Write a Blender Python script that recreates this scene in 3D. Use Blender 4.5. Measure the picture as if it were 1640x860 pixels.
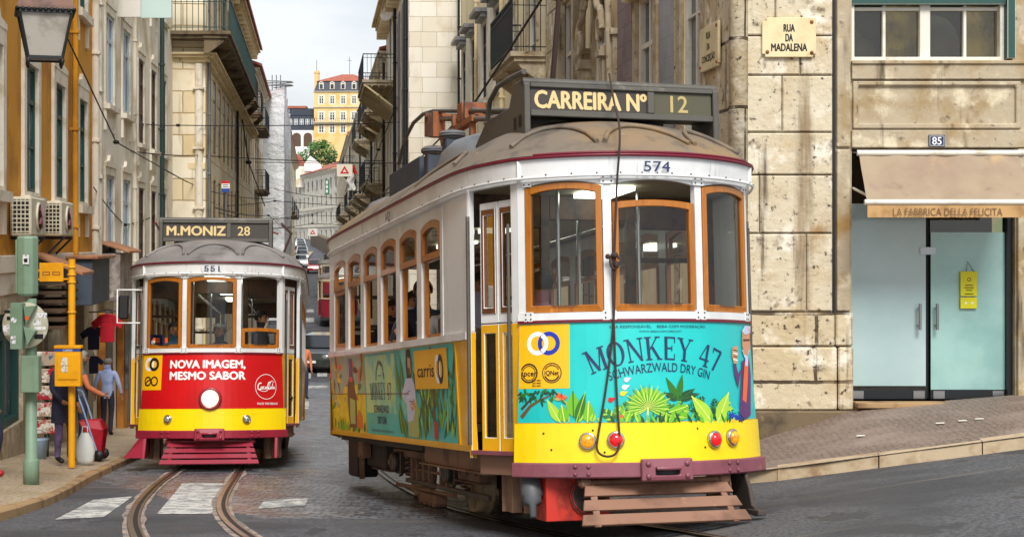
import bpy, bmesh, math, random
import numpy as np
from mathutils import Vector, Matrix, Euler, noise as mnoise
for o in list(bpy.data.objects): bpy.data.objects.remove(o)
SC = bpy.context.scene
COL = SC.collection
R = math.radians
random.seed(7)

# ------------------------------------------------------------------ camera, sky, sun, exposure
FPX, CX, HZ = 2590.0, 820.0, 390.0          # focal length in photo pixels, principal column, horizon row (photo is 1640 x 860)
cam_d = bpy.data.cameras.new('camera'); cam = bpy.data.objects.new('camera', cam_d); COL.objects.link(cam)
cam.location = (0, 0, 0); cam.rotation_euler = (R(90), 0, 0)
cam_d.sensor_fit = 'HORIZONTAL'; cam_d.sensor_width = 36; cam_d.lens = 36*FPX/1640
cam_d.shift_y = -(430-HZ)/1640
cam_d.clip_start = .1; cam_d.clip_end = 3000
SC.camera = cam
SUN_EL, SUN_ROT = R(46), R(170)
w = bpy.data.worlds.new('World'); SC.world = w; w.use_nodes = True
nt = w.node_tree; nt.nodes.clear()
out = nt.nodes.new('ShaderNodeOutputWorld'); mixs = nt.nodes.new('ShaderNodeMixShader')
b1 = nt.nodes.new('ShaderNodeBackground'); b2 = nt.nodes.new('ShaderNodeBackground')
sky = nt.nodes.new('ShaderNodeTexSky'); sky.sky_type = 'NISHITA'; sky.sun_disc = False
sky.sun_elevation = SUN_EL; sky.sun_rotation = SUN_ROT; sky.air_density = 1.5; sky.dust_density = 3
b1.inputs[1].default_value = .10
tc = nt.nodes.new('ShaderNodeTexCoord'); mp = nt.nodes.new('ShaderNodeMapping'); mp.inputs['Scale'].default_value = (1, 1, 3.2)
nz = nt.nodes.new('ShaderNodeTexNoise'); nz.inputs['Scale'].default_value = 5.5; nz.inputs['Detail'].default_value = 6
cr = nt.nodes.new('ShaderNodeValToRGB')
cr.color_ramp.elements[0].position = .34; cr.color_ramp.elements[0].color = (.60, .645, .715, 1)
cr.color_ramp.elements[1].position = .66; cr.color_ramp.elements[1].color = (.83, .85, .885, 1)
nt.links.new(tc.outputs['Generated'], mp.inputs[0]); nt.links.new(mp.outputs[0], nz.inputs['Vector'])
nt.links.new(nz.outputs['Fac'], cr.inputs[0]); nt.links.new(cr.outputs[0], b2.inputs[0]); b2.inputs[1].default_value = .47
nt.links.new(sky.outputs[0], b1.inputs[0]); mixs.inputs[0].default_value = .9
nt.links.new(b1.outputs[0], mixs.inputs[1]); nt.links.new(b2.outputs[0], mixs.inputs[2]); nt.links.new(mixs.outputs[0], out.inputs[0])
sd = bpy.data.lights.new('sun', 'SUN'); sd.energy = 1.5; sd.angle = R(22); sd.color = (1, .97, .925)
so = bpy.data.objects.new('sun', sd); COL.objects.link(so); so.rotation_euler = (R(90)-SUN_EL, 0, R(10))
SC.view_settings.view_transform = 'Standard'; SC.view_settings.look = 'None'
SC.view_settings.exposure = 1.3; SC.view_settings.gamma = 1; SC.view_settings.use_curve_mapping = False

# ------------------------------------------------------------------ helpers
def H(h):
    h = h.lstrip('#'); c = [int(h[i:i+2], 16)/255 for i in (0, 2, 4)]
    return tuple(x/12.92 if x <= .04045 else ((x+.055)/1.055)**2.4 for x in c)
def at(u, v, D): return Vector(((u-CX)/FPX*D, D, -(v-HZ)/FPX*D))

MATS = {}
def mat(name, col, rough=.6, metal=0., var=None, bump=None, emit=None, spec=.5, coat=0., streak=None, brick=None, vec='Object', bdist=.01):
    """procedural material. var=(col2, scale, lo, hi)|list of them, streak=(col, scale_xy, scale_z, lo, hi), brick=(w,h,mortar,mortarcol,colvar), bump=(scale,strength)"""
    if name in MATS: return MATS[name]
    m = bpy.data.materials.new(name); m.use_nodes = True; MATS[name] = m
    t = m.node_tree; N = t.nodes; L = t.links; b = N['Principled BSDF']
    def inp(s, v):
        if hasattr(v, 'is_linked') or hasattr(v, 'links'): L.new(v, s)
        else: s.default_value = v
    col = H(col) if isinstance(col, str) else col
    b.inputs['Roughness'].default_value = rough; b.inputs['Metallic'].default_value = metal
    b.inputs['Specular IOR Level'].default_value = spec; b.inputs['Coat Weight'].default_value = coat
    tcn = N.new('ShaderNodeTexCoord'); co = tcn.outputs[vec]
    cur = None
    def mixc(fac, a, bb, mode='MIX'):
        mx = N.new('ShaderNodeMix'); mx.data_type = 'RGBA'; mx.blend_type = mode
        inp(mx.inputs[0], fac)
        for i, x in ((6, a), (7, bb)):
            if isinstance(x, tuple): mx.inputs[i].default_value = (*x[:3], 1)
            else: L.new(x, mx.inputs[i])
        return mx.outputs[2]
    def ramp(v, lo, hi):
        r = N.new('ShaderNodeMapRange'); r.interpolation_type = 'SMOOTHSTEP'; L.new(v, r.inputs[0]); r.inputs[1].default_value = lo; r.inputs[2].default_value = hi
        return r.outputs[0]
    def noi(scale, detail=5, sc=None, ro=.6):
        n = N.new('ShaderNodeTexNoise'); n.inputs['Scale'].default_value = scale; n.inputs['Detail'].default_value = detail; n.inputs['Roughness'].default_value = ro
        if sc:
            mpn = N.new('ShaderNodeMapping'); mpn.inputs['Scale'].default_value = sc; L.new(co, mpn.inputs[0]); L.new(mpn.outputs[0], n.inputs['Vector'])
        else: L.new(co, n.inputs['Vector'])
        return n.outputs['Fac']
    cur = col; bh = None
    if brick:
        bw, bhh, mo, mc, cv = brick
        sx = N.new('ShaderNodeSeparateXYZ'); L.new(co, sx.inputs[0])
        ad = N.new('ShaderNodeMath'); ad.operation = 'ADD'; L.new(sx.outputs[0], ad.inputs[0]); L.new(sx.outputs[1], ad.inputs[1])
        cx = N.new('ShaderNodeCombineXYZ'); L.new(ad.outputs[0], cx.inputs[0]); L.new(sx.outputs[2], cx.inputs[1])
        wb = N.new('ShaderNodeTexNoise'); wb.inputs['Scale'].default_value = 5; wb.inputs['Detail'].default_value = 5; L.new(co, wb.inputs['Vector']); wv = N.new('ShaderNodeVectorMath'); wv.operation = 'MULTIPLY_ADD'; L.new(wb.outputs['Color'], wv.inputs[0]); wv.inputs[1].default_value = (.035, .035, 0); L.new(cx.outputs[0], wv.inputs[2])
        bt = N.new('ShaderNodeTexBrick'); L.new(wv.outputs[0], bt.inputs['Vector'])
        bt.inputs['Scale'].default_value = 1; bt.inputs['Brick Width'].default_value = bw; bt.inputs['Row Height'].default_value = bhh
        bt.inputs['Mortar Size'].default_value = mo; bt.inputs['Mortar Smooth'].default_value = .3
        bt.inputs['Color1'].default_value = (*cur, 1); c2 = H(cv) if isinstance(cv, str) else cv
        bt.inputs['Color2'].default_value = (*c2, 1); mcc = H(mc) if isinstance(mc, str) else mc; bt.inputs['Mortar'].default_value = (*mcc, 1)
        cur = bt.outputs['Color']; bh = bt.outputs['Fac']
    if var:
        for (c2, sc, lo, hi) in (var if isinstance(var, list) else [var]):
            c2 = H(c2) if isinstance(c2, str) else c2
            cur = mixc(ramp(noi(sc), lo, hi), cur, c2)
    if streak:
        for (c2, sxy, sz, lo, hi) in (streak if isinstance(streak, list) else [streak]):
            c2 = H(c2) if isinstance(c2, str) else c2
            cur = mixc(ramp(noi(1, 5, (sxy, sxy, sz)), lo, hi), cur, c2)
    if isinstance(cur, tuple): b.inputs['Base Color'].default_value = (*cur, 1)
    else: L.new(cur, b.inputs['Base Color'])
    if bump or bh is not None:
        bp = N.new('ShaderNodeBump'); bp.inputs['Strength'].default_value = bump[1] if bump else .4; bp.inputs['Distance'].default_value = bdist
        if bump:
            h = noi(bump[0], 6)
            if bh is not None:
                s = N.new('ShaderNodeMath'); s.operation = 'MULTIPLY_ADD'; L.new(bh, s.inputs[0]); s.inputs[1].default_value = -1.2; L.new(h, s.inputs[2]); h = s.outputs[0]
        else:
            s = N.new('ShaderNodeMath'); s.operation = 'MULTIPLY'; L.new(bh, s.inputs[0]); s.inputs[1].default_value = -1; h = s.outputs[0]
        L.new(h, bp.inputs['Height']); L.new(bp.outputs[0], b.inputs['Normal'])
    if emit:
        ec = H(emit[0]) if isinstance(emit[0], str) else emit[0]
        b.inputs['Emission Color'].default_value = (*ec, 1); b.inputs['Emission Strength'].default_value = emit[1]
    return m
def glass_mat(name, tint=(.75, .8, .8), refl=.16, rough=.03):
    if name in MATS: return MATS[name]
    m = bpy.data.materials.new(name); m.use_nodes = True; MATS[name] = m
    t = m.node_tree; N = t.nodes; L = t.links; N.clear()
    o = N.new('ShaderNodeOutputMaterial'); mx = N.new('ShaderNodeMixShader'); tr = N.new('ShaderNodeBsdfTransparent'); gl = N.new('ShaderNodeBsdfGlossy')
    tr.inputs[0].default_value = (*tint, 1); gl.inputs['Roughness'].default_value = rough
    fr = N.new('ShaderNodeFresnel'); fr.inputs[0].default_value = 1.45
    ma = N.new('ShaderNodeMath'); ma.operation = 'MULTIPLY_ADD'; L.new(fr.outputs[0], ma.inputs[0]); ma.inputs[1].default_value = .8; ma.inputs[2].default_value = refl
    L.new(ma.outputs[0], mx.inputs[0]); L.new(tr.outputs[0], mx.inputs[1]); L.new(gl.outputs[0], mx.inputs[2]); L.new(mx.outputs[0], o.inputs[0])
    return m

def tagd(o, label=None, cat=None, group=None, kind=None):
    if label: o['label'] = label
    if cat: o['category'] = cat
    if group: o['group'] = group
    if kind: o['kind'] = kind
    return o
def thing(name, label, cat, loc=(0, 0, 0), rot=(0, 0, 0), group=None):
    o = bpy.data.objects.new(name, None); COL.objects.link(o); o.empty_display_size = .2
    o.location = loc; o.rotation_euler = rot
    return tagd(o, label, cat, group)
def copy_tree(o, parent=None):
    c = o.copy(); COL.objects.link(c)
    if parent: c.parent = parent
    for ch in list(o.children): copy_tree(ch, c)
    return c
_text = {}
def text2d(s, bold=0., res=3, shear=0.):
    k = (s, bold, res, shear)
    if k in _text: return _text[k]
    cu = bpy.data.curves.new('lettering', 'FONT'); cu.body = s; cu.size = 1; cu.offset = bold; cu.resolution_u = res; cu.shear = shear
    ob = bpy.data.objects.new('lettering', cu); COL.objects.link(ob)
    dg = bpy.context.evaluated_depsgraph_get(); dg.update()
    me = bpy.data.meshes.new_from_object(ob.evaluated_get(dg))
    vs = [(v.co.x, v.co.y) for v in me.vertices]; fs = [tuple(p.vertices) for p in me.polygons]
    bpy.data.objects.remove(ob); bpy.data.meshes.remove(me); bpy.data.curves.remove(cu)
    _text[k] = (vs, fs); return _text[k]
def frame3(a, b):
    d = (b-a).normalized(); up = Vector((0, 0, 1)) if abs(d.z) < .95 else Vector((1, 0, 0))
    x = d.cross(up).normalized(); y = x.cross(d).normalized()
    return d, x, y
class MB:
    def __init__(s): s.v = []; s.f = []; s.m = []; s.sm = []
    def add(s, vs, fs, m=0, smooth=False, M=None):
        n = len(s.v)
        s.v += [tuple(M @ Vector(p)) for p in vs] if M is not None else [tuple(p) for p in vs]
        for f in fs: s.f.append(tuple(i+n for i in f)); s.m.append(m); s.sm.append(smooth)
        return s
    def box(s, x0, x1, y0, y1, z0, z1, m=0, M=None):
        vs = [(x0, y0, z0), (x1, y0, z0), (x1, y1, z0), (x0, y1, z0), (x0, y0, z1), (x1, y0, z1), (x1, y1, z1), (x0, y1, z1)]
        return s.add(vs, [(0, 3, 2, 1), (4, 5, 6, 7), (0, 1, 5, 4), (1, 2, 6, 5), (2, 3, 7, 6), (3, 0, 4, 7)], m, False, M)
    def bar(s, a, b, w, h, m=0):
        a = Vector(a); b = Vector(b); d, x, y = frame3(a, b); vs = []
        for p in (a, b):
            for (i, j) in ((-1, -1), (1, -1), (1, 1), (-1, 1)): vs.append(p+x*i*w/2+y*j*h/2)
        return s.add(vs, [(3, 2, 1, 0), (4, 5, 6, 7), (0, 1, 5, 4), (1, 2, 6, 5), (2, 3, 7, 6), (3, 0, 4, 7)], m)
    def tube(s, pts, r, m=0, n=8, cap=True, smooth=True, closed=False):
        pts = [Vector(p) for p in pts]; k = len(pts); rs = r if isinstance(r, (list, tuple)) else [r]*k
        vs = []; fs = []; px = None
        for i, p in enumerate(pts):
            a = pts[i-1] if (i > 0 or closed) else p; b = pts[(i+1) % k] if (i < k-1 or closed) else p
            d = (b-a).normalized()
            if px is None: _, x, y = frame3(Vector((0, 0, 0)), d)
            else:
                x = (px-d*px.dot(d)).normalized(); y = d.cross(x).normalized()*-1; y = x.cross(d)
            px = x
            for j in range(n):
                t = 2*math.pi*j/n; vs.append(p+(x*math.cos(t)+y*math.sin(t))*rs[i])
        for i in range(k if closed else k-1):
            for j in range(n):
                i2 = (i+1) % k; fs.append((i*n+j, i*n+(j+1) % n, i2*n+(j+1) % n, i2*n+j))
        s.add(vs, fs, m, smooth)
        if cap and not closed: s.add(vs[:n], [tuple(range(n))[::-1]], m); s.add(vs[-n:], [tuple(range(n))], m)
        return s
    def lathe(s, prof, c=(0, 0, 0), axis=(0, 0, 1), n=16, m=0, smooth=True, sy=1.):
        ax = Vector(axis).normalized(); _, x, y = frame3(Vector((0, 0, 0)), ax); c = Vector(c); vs = []; fs = []; k = len(prof)
        for (r, h) in prof:
            for j in range(n):
                t = 2*math.pi*j/n; vs.append(c+ax*h+(x*math.cos(t)+y*math.sin(t)*sy)*max(r, 1e-4))
        for i in range(k-1):
            for j in range(n): fs.append((i*n+j, i*n+(j+1) % n, (i+1)*n+(j+1) % n, (i+1)*n+j))
        fs.append(tuple(range(n))[::-1]); fs.append(tuple((k-1)*n+j for j in range(n)))
        return s.add(vs, fs, m, smooth)
    def ball(s, c, r, m=0, n=10, k=7, sc=(1, 1, 1)):
        c = Vector(c); vs = []; fs = []
        for i in range(k+1):
            t = math.pi*i/k
            for j in range(n):
                p = 2*math.pi*j/n
                vs.append(c+Vector((max(math.sin(t), 1e-3)*math.cos(p)*sc[0], max(math.sin(t), 1e-3)*math.sin(p)*sc[1], -math.cos(t)*sc[2]))*r)
        for i in range(k):
            for j in range(n): fs.append((i*n+j, i*n+(j+1) % n, (i+1)*n+(j+1) % n, (i+1)*n+j))
        return s.add(vs, fs, m, True)
    def poly(s, pts, m=0): return s.add(pts, [tuple(range(len(pts)))], m)
    def prism(s, pts, fn, d0, d1, m=0, smooth=False):           # outline (a,b) pushed from depth d0 to d1 through fn(a,b,d)
        n = len(pts); vs = [fn(a, b, d0) for a, b in pts]+[fn(a, b, d1) for a, b in pts]
        fs = [tuple(range(n))[::-1], tuple(range(n, 2*n))]+[(i, (i+1) % n, n+(i+1) % n, n+i) for i in range(n)]
        return s.add(vs, fs, m, smooth)
    def ring(s, outer, inner, fn, d0, d1, m=0):                 # two outlines with equal counts: a frame with depth
        n = len(outer); vs = []
        for pts in (outer, inner):
            for d in (d0, d1): vs += [fn(a, b, d) for a, b in pts]
        fs = []
        for i in range(n):
            j = (i+1) % n
            fs += [(n+i, n+j, 3*n+j, 3*n+i), (i, 2*n+i, 2*n+j, j), (i, j, n+j, n+i), (2*n+i, 3*n+i, 3*n+j, 2*n+j)]
        return s.add(vs, fs, m)
    def grid(s, na, nb, fn, m=0, smooth=True, skip=None):
        vs = [fn(i/na, j/nb) for i in range(na+1) for j in range(nb+1)]
        fs = [(i*(nb+1)+j, (i+1)*(nb+1)+j, (i+1)*(nb+1)+j+1, i*(nb+1)+j+1) for i in range(na) for j in range(nb) if not (skip and skip(i, j))]
        return s.add(vs, fs, m, smooth)
    def flat(s, pts, fn, d, m=0): return s.poly([fn(a, b, d) for a, b in pts], m)
    def text(s, txt, fn, d, h, x0, y0, m=0, width=None, bold=0., align='l', shear=0., arc=None, res=3):
        """lettering with cap height h laid through fn(a,b,d); arc=(cx,cy,r) bends its baseline"""
        if bold:                                                # heavier letters: the outline laid down again, slightly shifted
            e = bold*h*1.1
            for i, (dx, dy) in enumerate(((0, 0), (e, 0), (-e, 0), (0, e*.8), (0, -e*.8))):
                if arc: s.text(txt, fn, d+.0003*i, h, x0, y0, m, width, 0, align, shear, (arc[0]+dx, arc[1]+dy, arc[2]), res)
                else: s.text(txt, fn, d+.0003*i, h, x0+dx, y0+dy, m, width, 0, align, shear, None, res)
            return s
        vs, fs = text2d(txt, bold, res, shear)
        xs = [p[0] for p in vs]; a0, a1 = min(xs), max(xs); k = h/.70
        kx = width/(a1-a0) if width else k; wd = (a1-a0)*kx
        off = {'l': 0, 'c': -wd/2, 'r': -wd}[align]; q = []
        for (x, y) in vs:
            X = (x-a0)*kx+off; Y = y*k
            if arc:
                cx, cy, r = arc; t = X/r; X, Y = cx+(r+Y)*math.sin(t), cy+(r+Y)*math.cos(t)
                q.append(fn(X, Y, d))
            else: q.append(fn(x0+X, y0+Y, d))
        return s.add(q, fs, m)
    def disc(s, c, r, fn, d, m=0, n=20, r2=None, ry=None):
        k = (ry or r)/r
        P = [(c[0]+r*math.cos(2*math.pi*i/n), c[1]+r*k*math.sin(2*math.pi*i/n)) for i in range(n)]
        if r2 is None: return s.flat(P, fn, d, m)
        Q = [(c[0]+r2*math.cos(2*math.pi*i/n), c[1]+r2*k*math.sin(2*math.pi*i/n)) for i in range(n)]
        vs = [fn(a, b, d) for a, b in P]+[fn(a, b, d) for a, b in Q]
        return s.add(vs, [(i, (i+1) % n, n+(i+1) % n, n+i) for i in range(n)], m)
    def stroke(s, pts, w, fn, d, m=0):                          # flat line of width w through 2d points
        P = [Vector(p) for p in pts]; vs = []
        ws = w if isinstance(w, (list, tuple)) else [w]*len(P)
        for i, p in enumerate(P):
            t = (P[min(i+1, len(P)-1)]-P[max(i-1, 0)]).normalized(); nn = Vector((-t.y, t.x))
            vs += [fn(*(p+nn*ws[i]/2), d), fn(*(p-nn*ws[i]/2), d)]
        return s.add(vs, [(2*i, 2*i+1, 2*i+3, 2*i+2) for i in range(len(P)-1)], m)
    def leaf(s, a, b, wd, fn, d, m=0, bend=0., rib=None, n=6):
        a = Vector(a); b = Vector(b); t = b-a; nn = Vector((-t.y, t.x)); L1 = []; L2 = []; mid = []
        for i in range(n+1):
            k = i/n; c = a+t*k+nn*bend*math.sin(k*math.pi/2)**2; h = wd*math.sin(math.pi*k**.75)*.5
            u = nn.normalized(); L1.append(c+u*h); L2.append(c-u*h); mid.append(c)
        s.flat([tuple(p) for p in L1]+[tuple(p) for p in L2[::-1][1:-1]], fn, d, m)
        if rib is not None: s.stroke([tuple(p) for p in mid], wd*.09, fn, d+.0012, rib)
        return s
    def mesh(s, name, mats, bevel=0., fix=True):
        me = bpy.data.meshes.new(name); me.from_pydata(s.v, [], s.f); me.update()
        for m in mats: me.materials.append(m)
        me.polygons.foreach_set('material_index', s.m); me.polygons.foreach_set('use_smooth', s.sm)
        if fix or bevel:
            bm = bmesh.new(); bm.from_mesh(me)
            bmesh.ops.recalc_face_normals(bm, faces=bm.faces)
            if bevel:
                es = [e for e in bm.edges if len(e.link_faces) == 2 and e.calc_face_angle(0) > .6 and e.calc_length() > bevel*2.5]
                bmesh.ops.bevel(bm, geom=es, offset=bevel, segments=1, affect='EDGES', clamp_overlap=True)
            bm.to_mesh(me); bm.free()
        return me
    def build(s, name, mats, parent=None, bevel=0., fix=True, loc=None, rot=None):
        me = s.mesh(name, mats if isinstance(mats, (list, tuple)) else [mats], bevel, fix)
        o = bpy.data.objects.new(name, me); COL.objects.link(o)
        if parent: o.parent = parent
        if loc is not None: o.location = loc
        if rot is not None: o.rotation_euler = rot
        return o
def obj(name, me, parent=None, loc=(0, 0, 0), rot=(0, 0, 0)):
    o = bpy.data.objects.new(name, me); COL.objects.link(o)
    if parent: o.parent = parent
    o.location = loc; o.rotation_euler = rot
    return o
def sag(a, b, s, n=14):
    a = Vector(a); b = Vector(b)
    return [a.lerp(b, i/n)-Vector((0, 0, 4*s*(i/n)*(1-i/n))) for i in range(n+1)]

# ------------------------------------------------------------------ ground
GY = np.array([-40, 0, 8, 15.9, 24, 33, 38, 45, 60, 80, 100, 140, 200, 300, 420.])
GZ = np.array([.3, -1.3, -1.86, -2.575, -3.25, -3.98, -4.36, -4.72, -5.03, -5.03, -4.85, -4.0, -2.5, 0, 3.])
_gs = np.gradient(GZ, GY)
def g0(y):
    i = int(min(max(np.searchsorted(GY, y)-1, 0), len(GY)-2)); h = GY[i+1]-GY[i]; t = (y-GY[i])/h
    t = min(max(t, 0), 1)
    return float((2*t**3-3*t*t+1)*GZ[i]+(t**3-2*t*t+t)*h*_gs[i]+(3*t*t-2*t**3)*GZ[i+1]+(t**3-t*t)*h*_gs[i+1])
def gz(x, y):
    k = math.log1p(math.exp(min(4*(x-1.25), 40)))/4
    fade = 1 if y < 21 else max(0, 1-(y-21)/8)
    r = min(max((x-.7)/1.4, 0), 1); r = r*r*(3-2*r)
    return g0(y)+(.14*min(k, 12)+.09*r*(1 if y < 19 else max(0, 1-(y-19)/4)))*fade
def on_ground(u, v, dz=0.):
    lo, hi = 3., 300.
    for D in np.arange(4, 300, .25):
        p = at(u, v, D)
        if p.z < gz(p.x, D)+dz: hi = D; lo = D-.25; break
    for _ in range(30):
        mid = (lo+hi)/2; p = at(u, v, mid)
        if p.z < gz(p.x, mid)+dz: hi = mid
        else: lo = mid
    p = at(u, v, hi); return Vector((p.x, p.y, gz(p.x, p.y)+dz))
SD = Vector((-.1207, .9927, 0))            # street direction
def lw(y): return -6.75-.135*(y-21) if y < 31.6 else -8.18-.1014*(y-31.6)     # left house front line
def rw(y): return 2.55-.1216*(y-18.5)      # right house front line
# ------------------------------------------------------------------ materials of the place
def M(n): return MATS[n]
mat('stone_rough', '#cfc4aa', .85, bump=(9, .7), bdist=.03, brick=(1.62, .78, .022, '#4d3f30', '#c4b390'),
    var=[('#b59b70', 1.1, .46, .74), ('#ece4d2', 2.6, .50, .68), ('#5f4c37', 5, .565, .76), ('#7b664a', 3.1, .60, .80), ('#3b3026', 13, .585, .70), ('#9c7746', 1.7, .60, .78)], streak=[('#4a3d2f', 4.5, .35, .60, .76), ('#8a7558', 2, .2, .58, .75)])
mat('stone_block', '#cfc4aa', .85, bump=(9, .7), bdist=.03,
    var=[('#b59b70', 1.1, .46, .74), ('#ece4d2', 2.6, .50, .68), ('#5f4c37', 5, .565, .76), ('#7b664a', 3.1, .60, .80), ('#3b3026', 13, .585, .70), ('#9c7746', 1.7, .60, .78)], streak=[('#4a3d2f', 4.5, .35, .60, .76), ('#8a7558', 2, .2, .58, .75)])
mat('stone_plain', '#b2a48b', .85, bump=(12, .55), bdist=.02, var=[('#9a835b', 1.7, .46, .70), ('#4f402f', 6, .575, .76), ('#d6caad', 3.2, .52, .70), ('#9c7a48', 1.3, .58, .76), ('#3f3428', 16, .64, .76)], streak=[('#4f4232', 5, .5, .58, .76)])
mat('stone_dark', '#73634c', .9, bump=(14, .5), bdist=.015, var=[('#4e4334', 3, .42, .65), ('#a08a66', 9, .6, .8)])
mat('stone_white', '#e3ddcf', .85, bump=(10, .25), brick=(.95, .5, .01, '#a79c88', '#d6cdb9'), var=[('#bfae8f', .8, .5, .75)], streak=[('#8f826c', 2.5, .25, .6, .85)])
mat('stone_cream', '#efe7d2', .85, bump=(10, .25), brick=(1.3, .62, .02, '#a58e63', '#d8c295'), var=[('#cdb68c', .7, .50, .74)], streak=[('#85735a', 2.2, .22, .62, .82)])
mat('plaster_yellow', '#d0921c', .85, bump=(6, .15), var=[('#a96f12', .8, .45, .68), ('#e7ad3c', 1.7, .55, .75)], streak=[('#855a18', 3, .25, .58, .8)])
mat('plaster_cream', '#ece5d5', .85, bump=(6, .15), var=[('#c4b28f', .7, .45, .7)], streak=[('#8c7b62', 2.6, .2, .6, .85)])
mat('plaster_ochre', '#e0cda4', .85, bump=(6, .2), var=[('#bda373', .6, .47, .72), ('#8a765a', 2.2, .64, .8)], streak=[('#6f5e49', 2, .2, .61, .82)])
mat('plaster_pale', '#eee7d6', .85, bump=(6, .15), var=[('#cbb68e', .5, .45, .7)], streak=[('#94815f', 2, .15, .6, .82)])
mat('plaster_wheat', '#efe0b8', .85, bump=(6, .15), var=[('#c9ab70', .6, .45, .7)], streak=[('#85704c', 2.4, .2, .62, .82)])
mat('plaster_mauve', '#8f7f80', .8, bump=(6, .1), brick=(.28, .28, .008, '#6d6061', '#857476'), var=[('#6f6062', .9, .5, .7)])
mat('tile_grey', '#8c9096', .35, brick=(.28, .28, .008, '#70747a', '#7c828a'), var=[('#6b7078', 1.2, .5, .7)])
mat('plaster_gold', '#e2c188', .85, var=[('#dba94f', .3, .45, .7)])
mat('trim_stone', '#e4dcca', .8, bump=(14, .2), var=[('#bcab8c', 2, .48, .72)], streak=[('#85745a', 5, .5, .62, .82)])
mat('roof_tile', '#a8604c', .8, bump=(3, .4), var=[('#8a4a3c', 1.5, .45, .65), ('#c08870', 3, .58, .75)])
mat('slate', '#39414f', .6, var=[('#2b313c', 1.5, .45, .65)])
mat('frame_white', '#dcd8cc', .5, var=[('#b7ae9a', 3, .5, .75)])
mat('frame_green', '#1f4a44', .5)
mat('frame_brown', '#5b4330', .6, var=[('#3f2e21', 4, .45, .7)])
mat('frame_blue', '#b9cbd8', .5)
mat('frame_dark', '#3a3a3c', .5)
mat('pane_dark', '#2b3034', .12, spec=.8, var=[('#4b4a42', 1.3, .5, .62), ('#15181b', 2.3, .5, .65)], vec='Object')
mat('pane_grey', '#59616a', .15, spec=.8, var=[('#87909a', 1.1, .5, .62), ('#30363c', 1.7, .5, .65)])
mat('iron', '#23272a', .5, metal=.3)
mat('iron_green', '#22423f', .5)
mat('zinc', '#7d7f80', .45, metal=.5, var=[('#5e6061', 3, .45, .7)])
mat('canvas_sheet', '#dcdee0', .7, bump=(2.2, .9), bdist=.25, var=[('#c3c6ca', .35, .45, .65), ('#d9dadb', .8, .55, .7)])
mat('black', '#0c0c0d', .6)
mat('white_paint', '#e9e9e6', .45)
mat('copper', '#7fae9b', .7)

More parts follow.
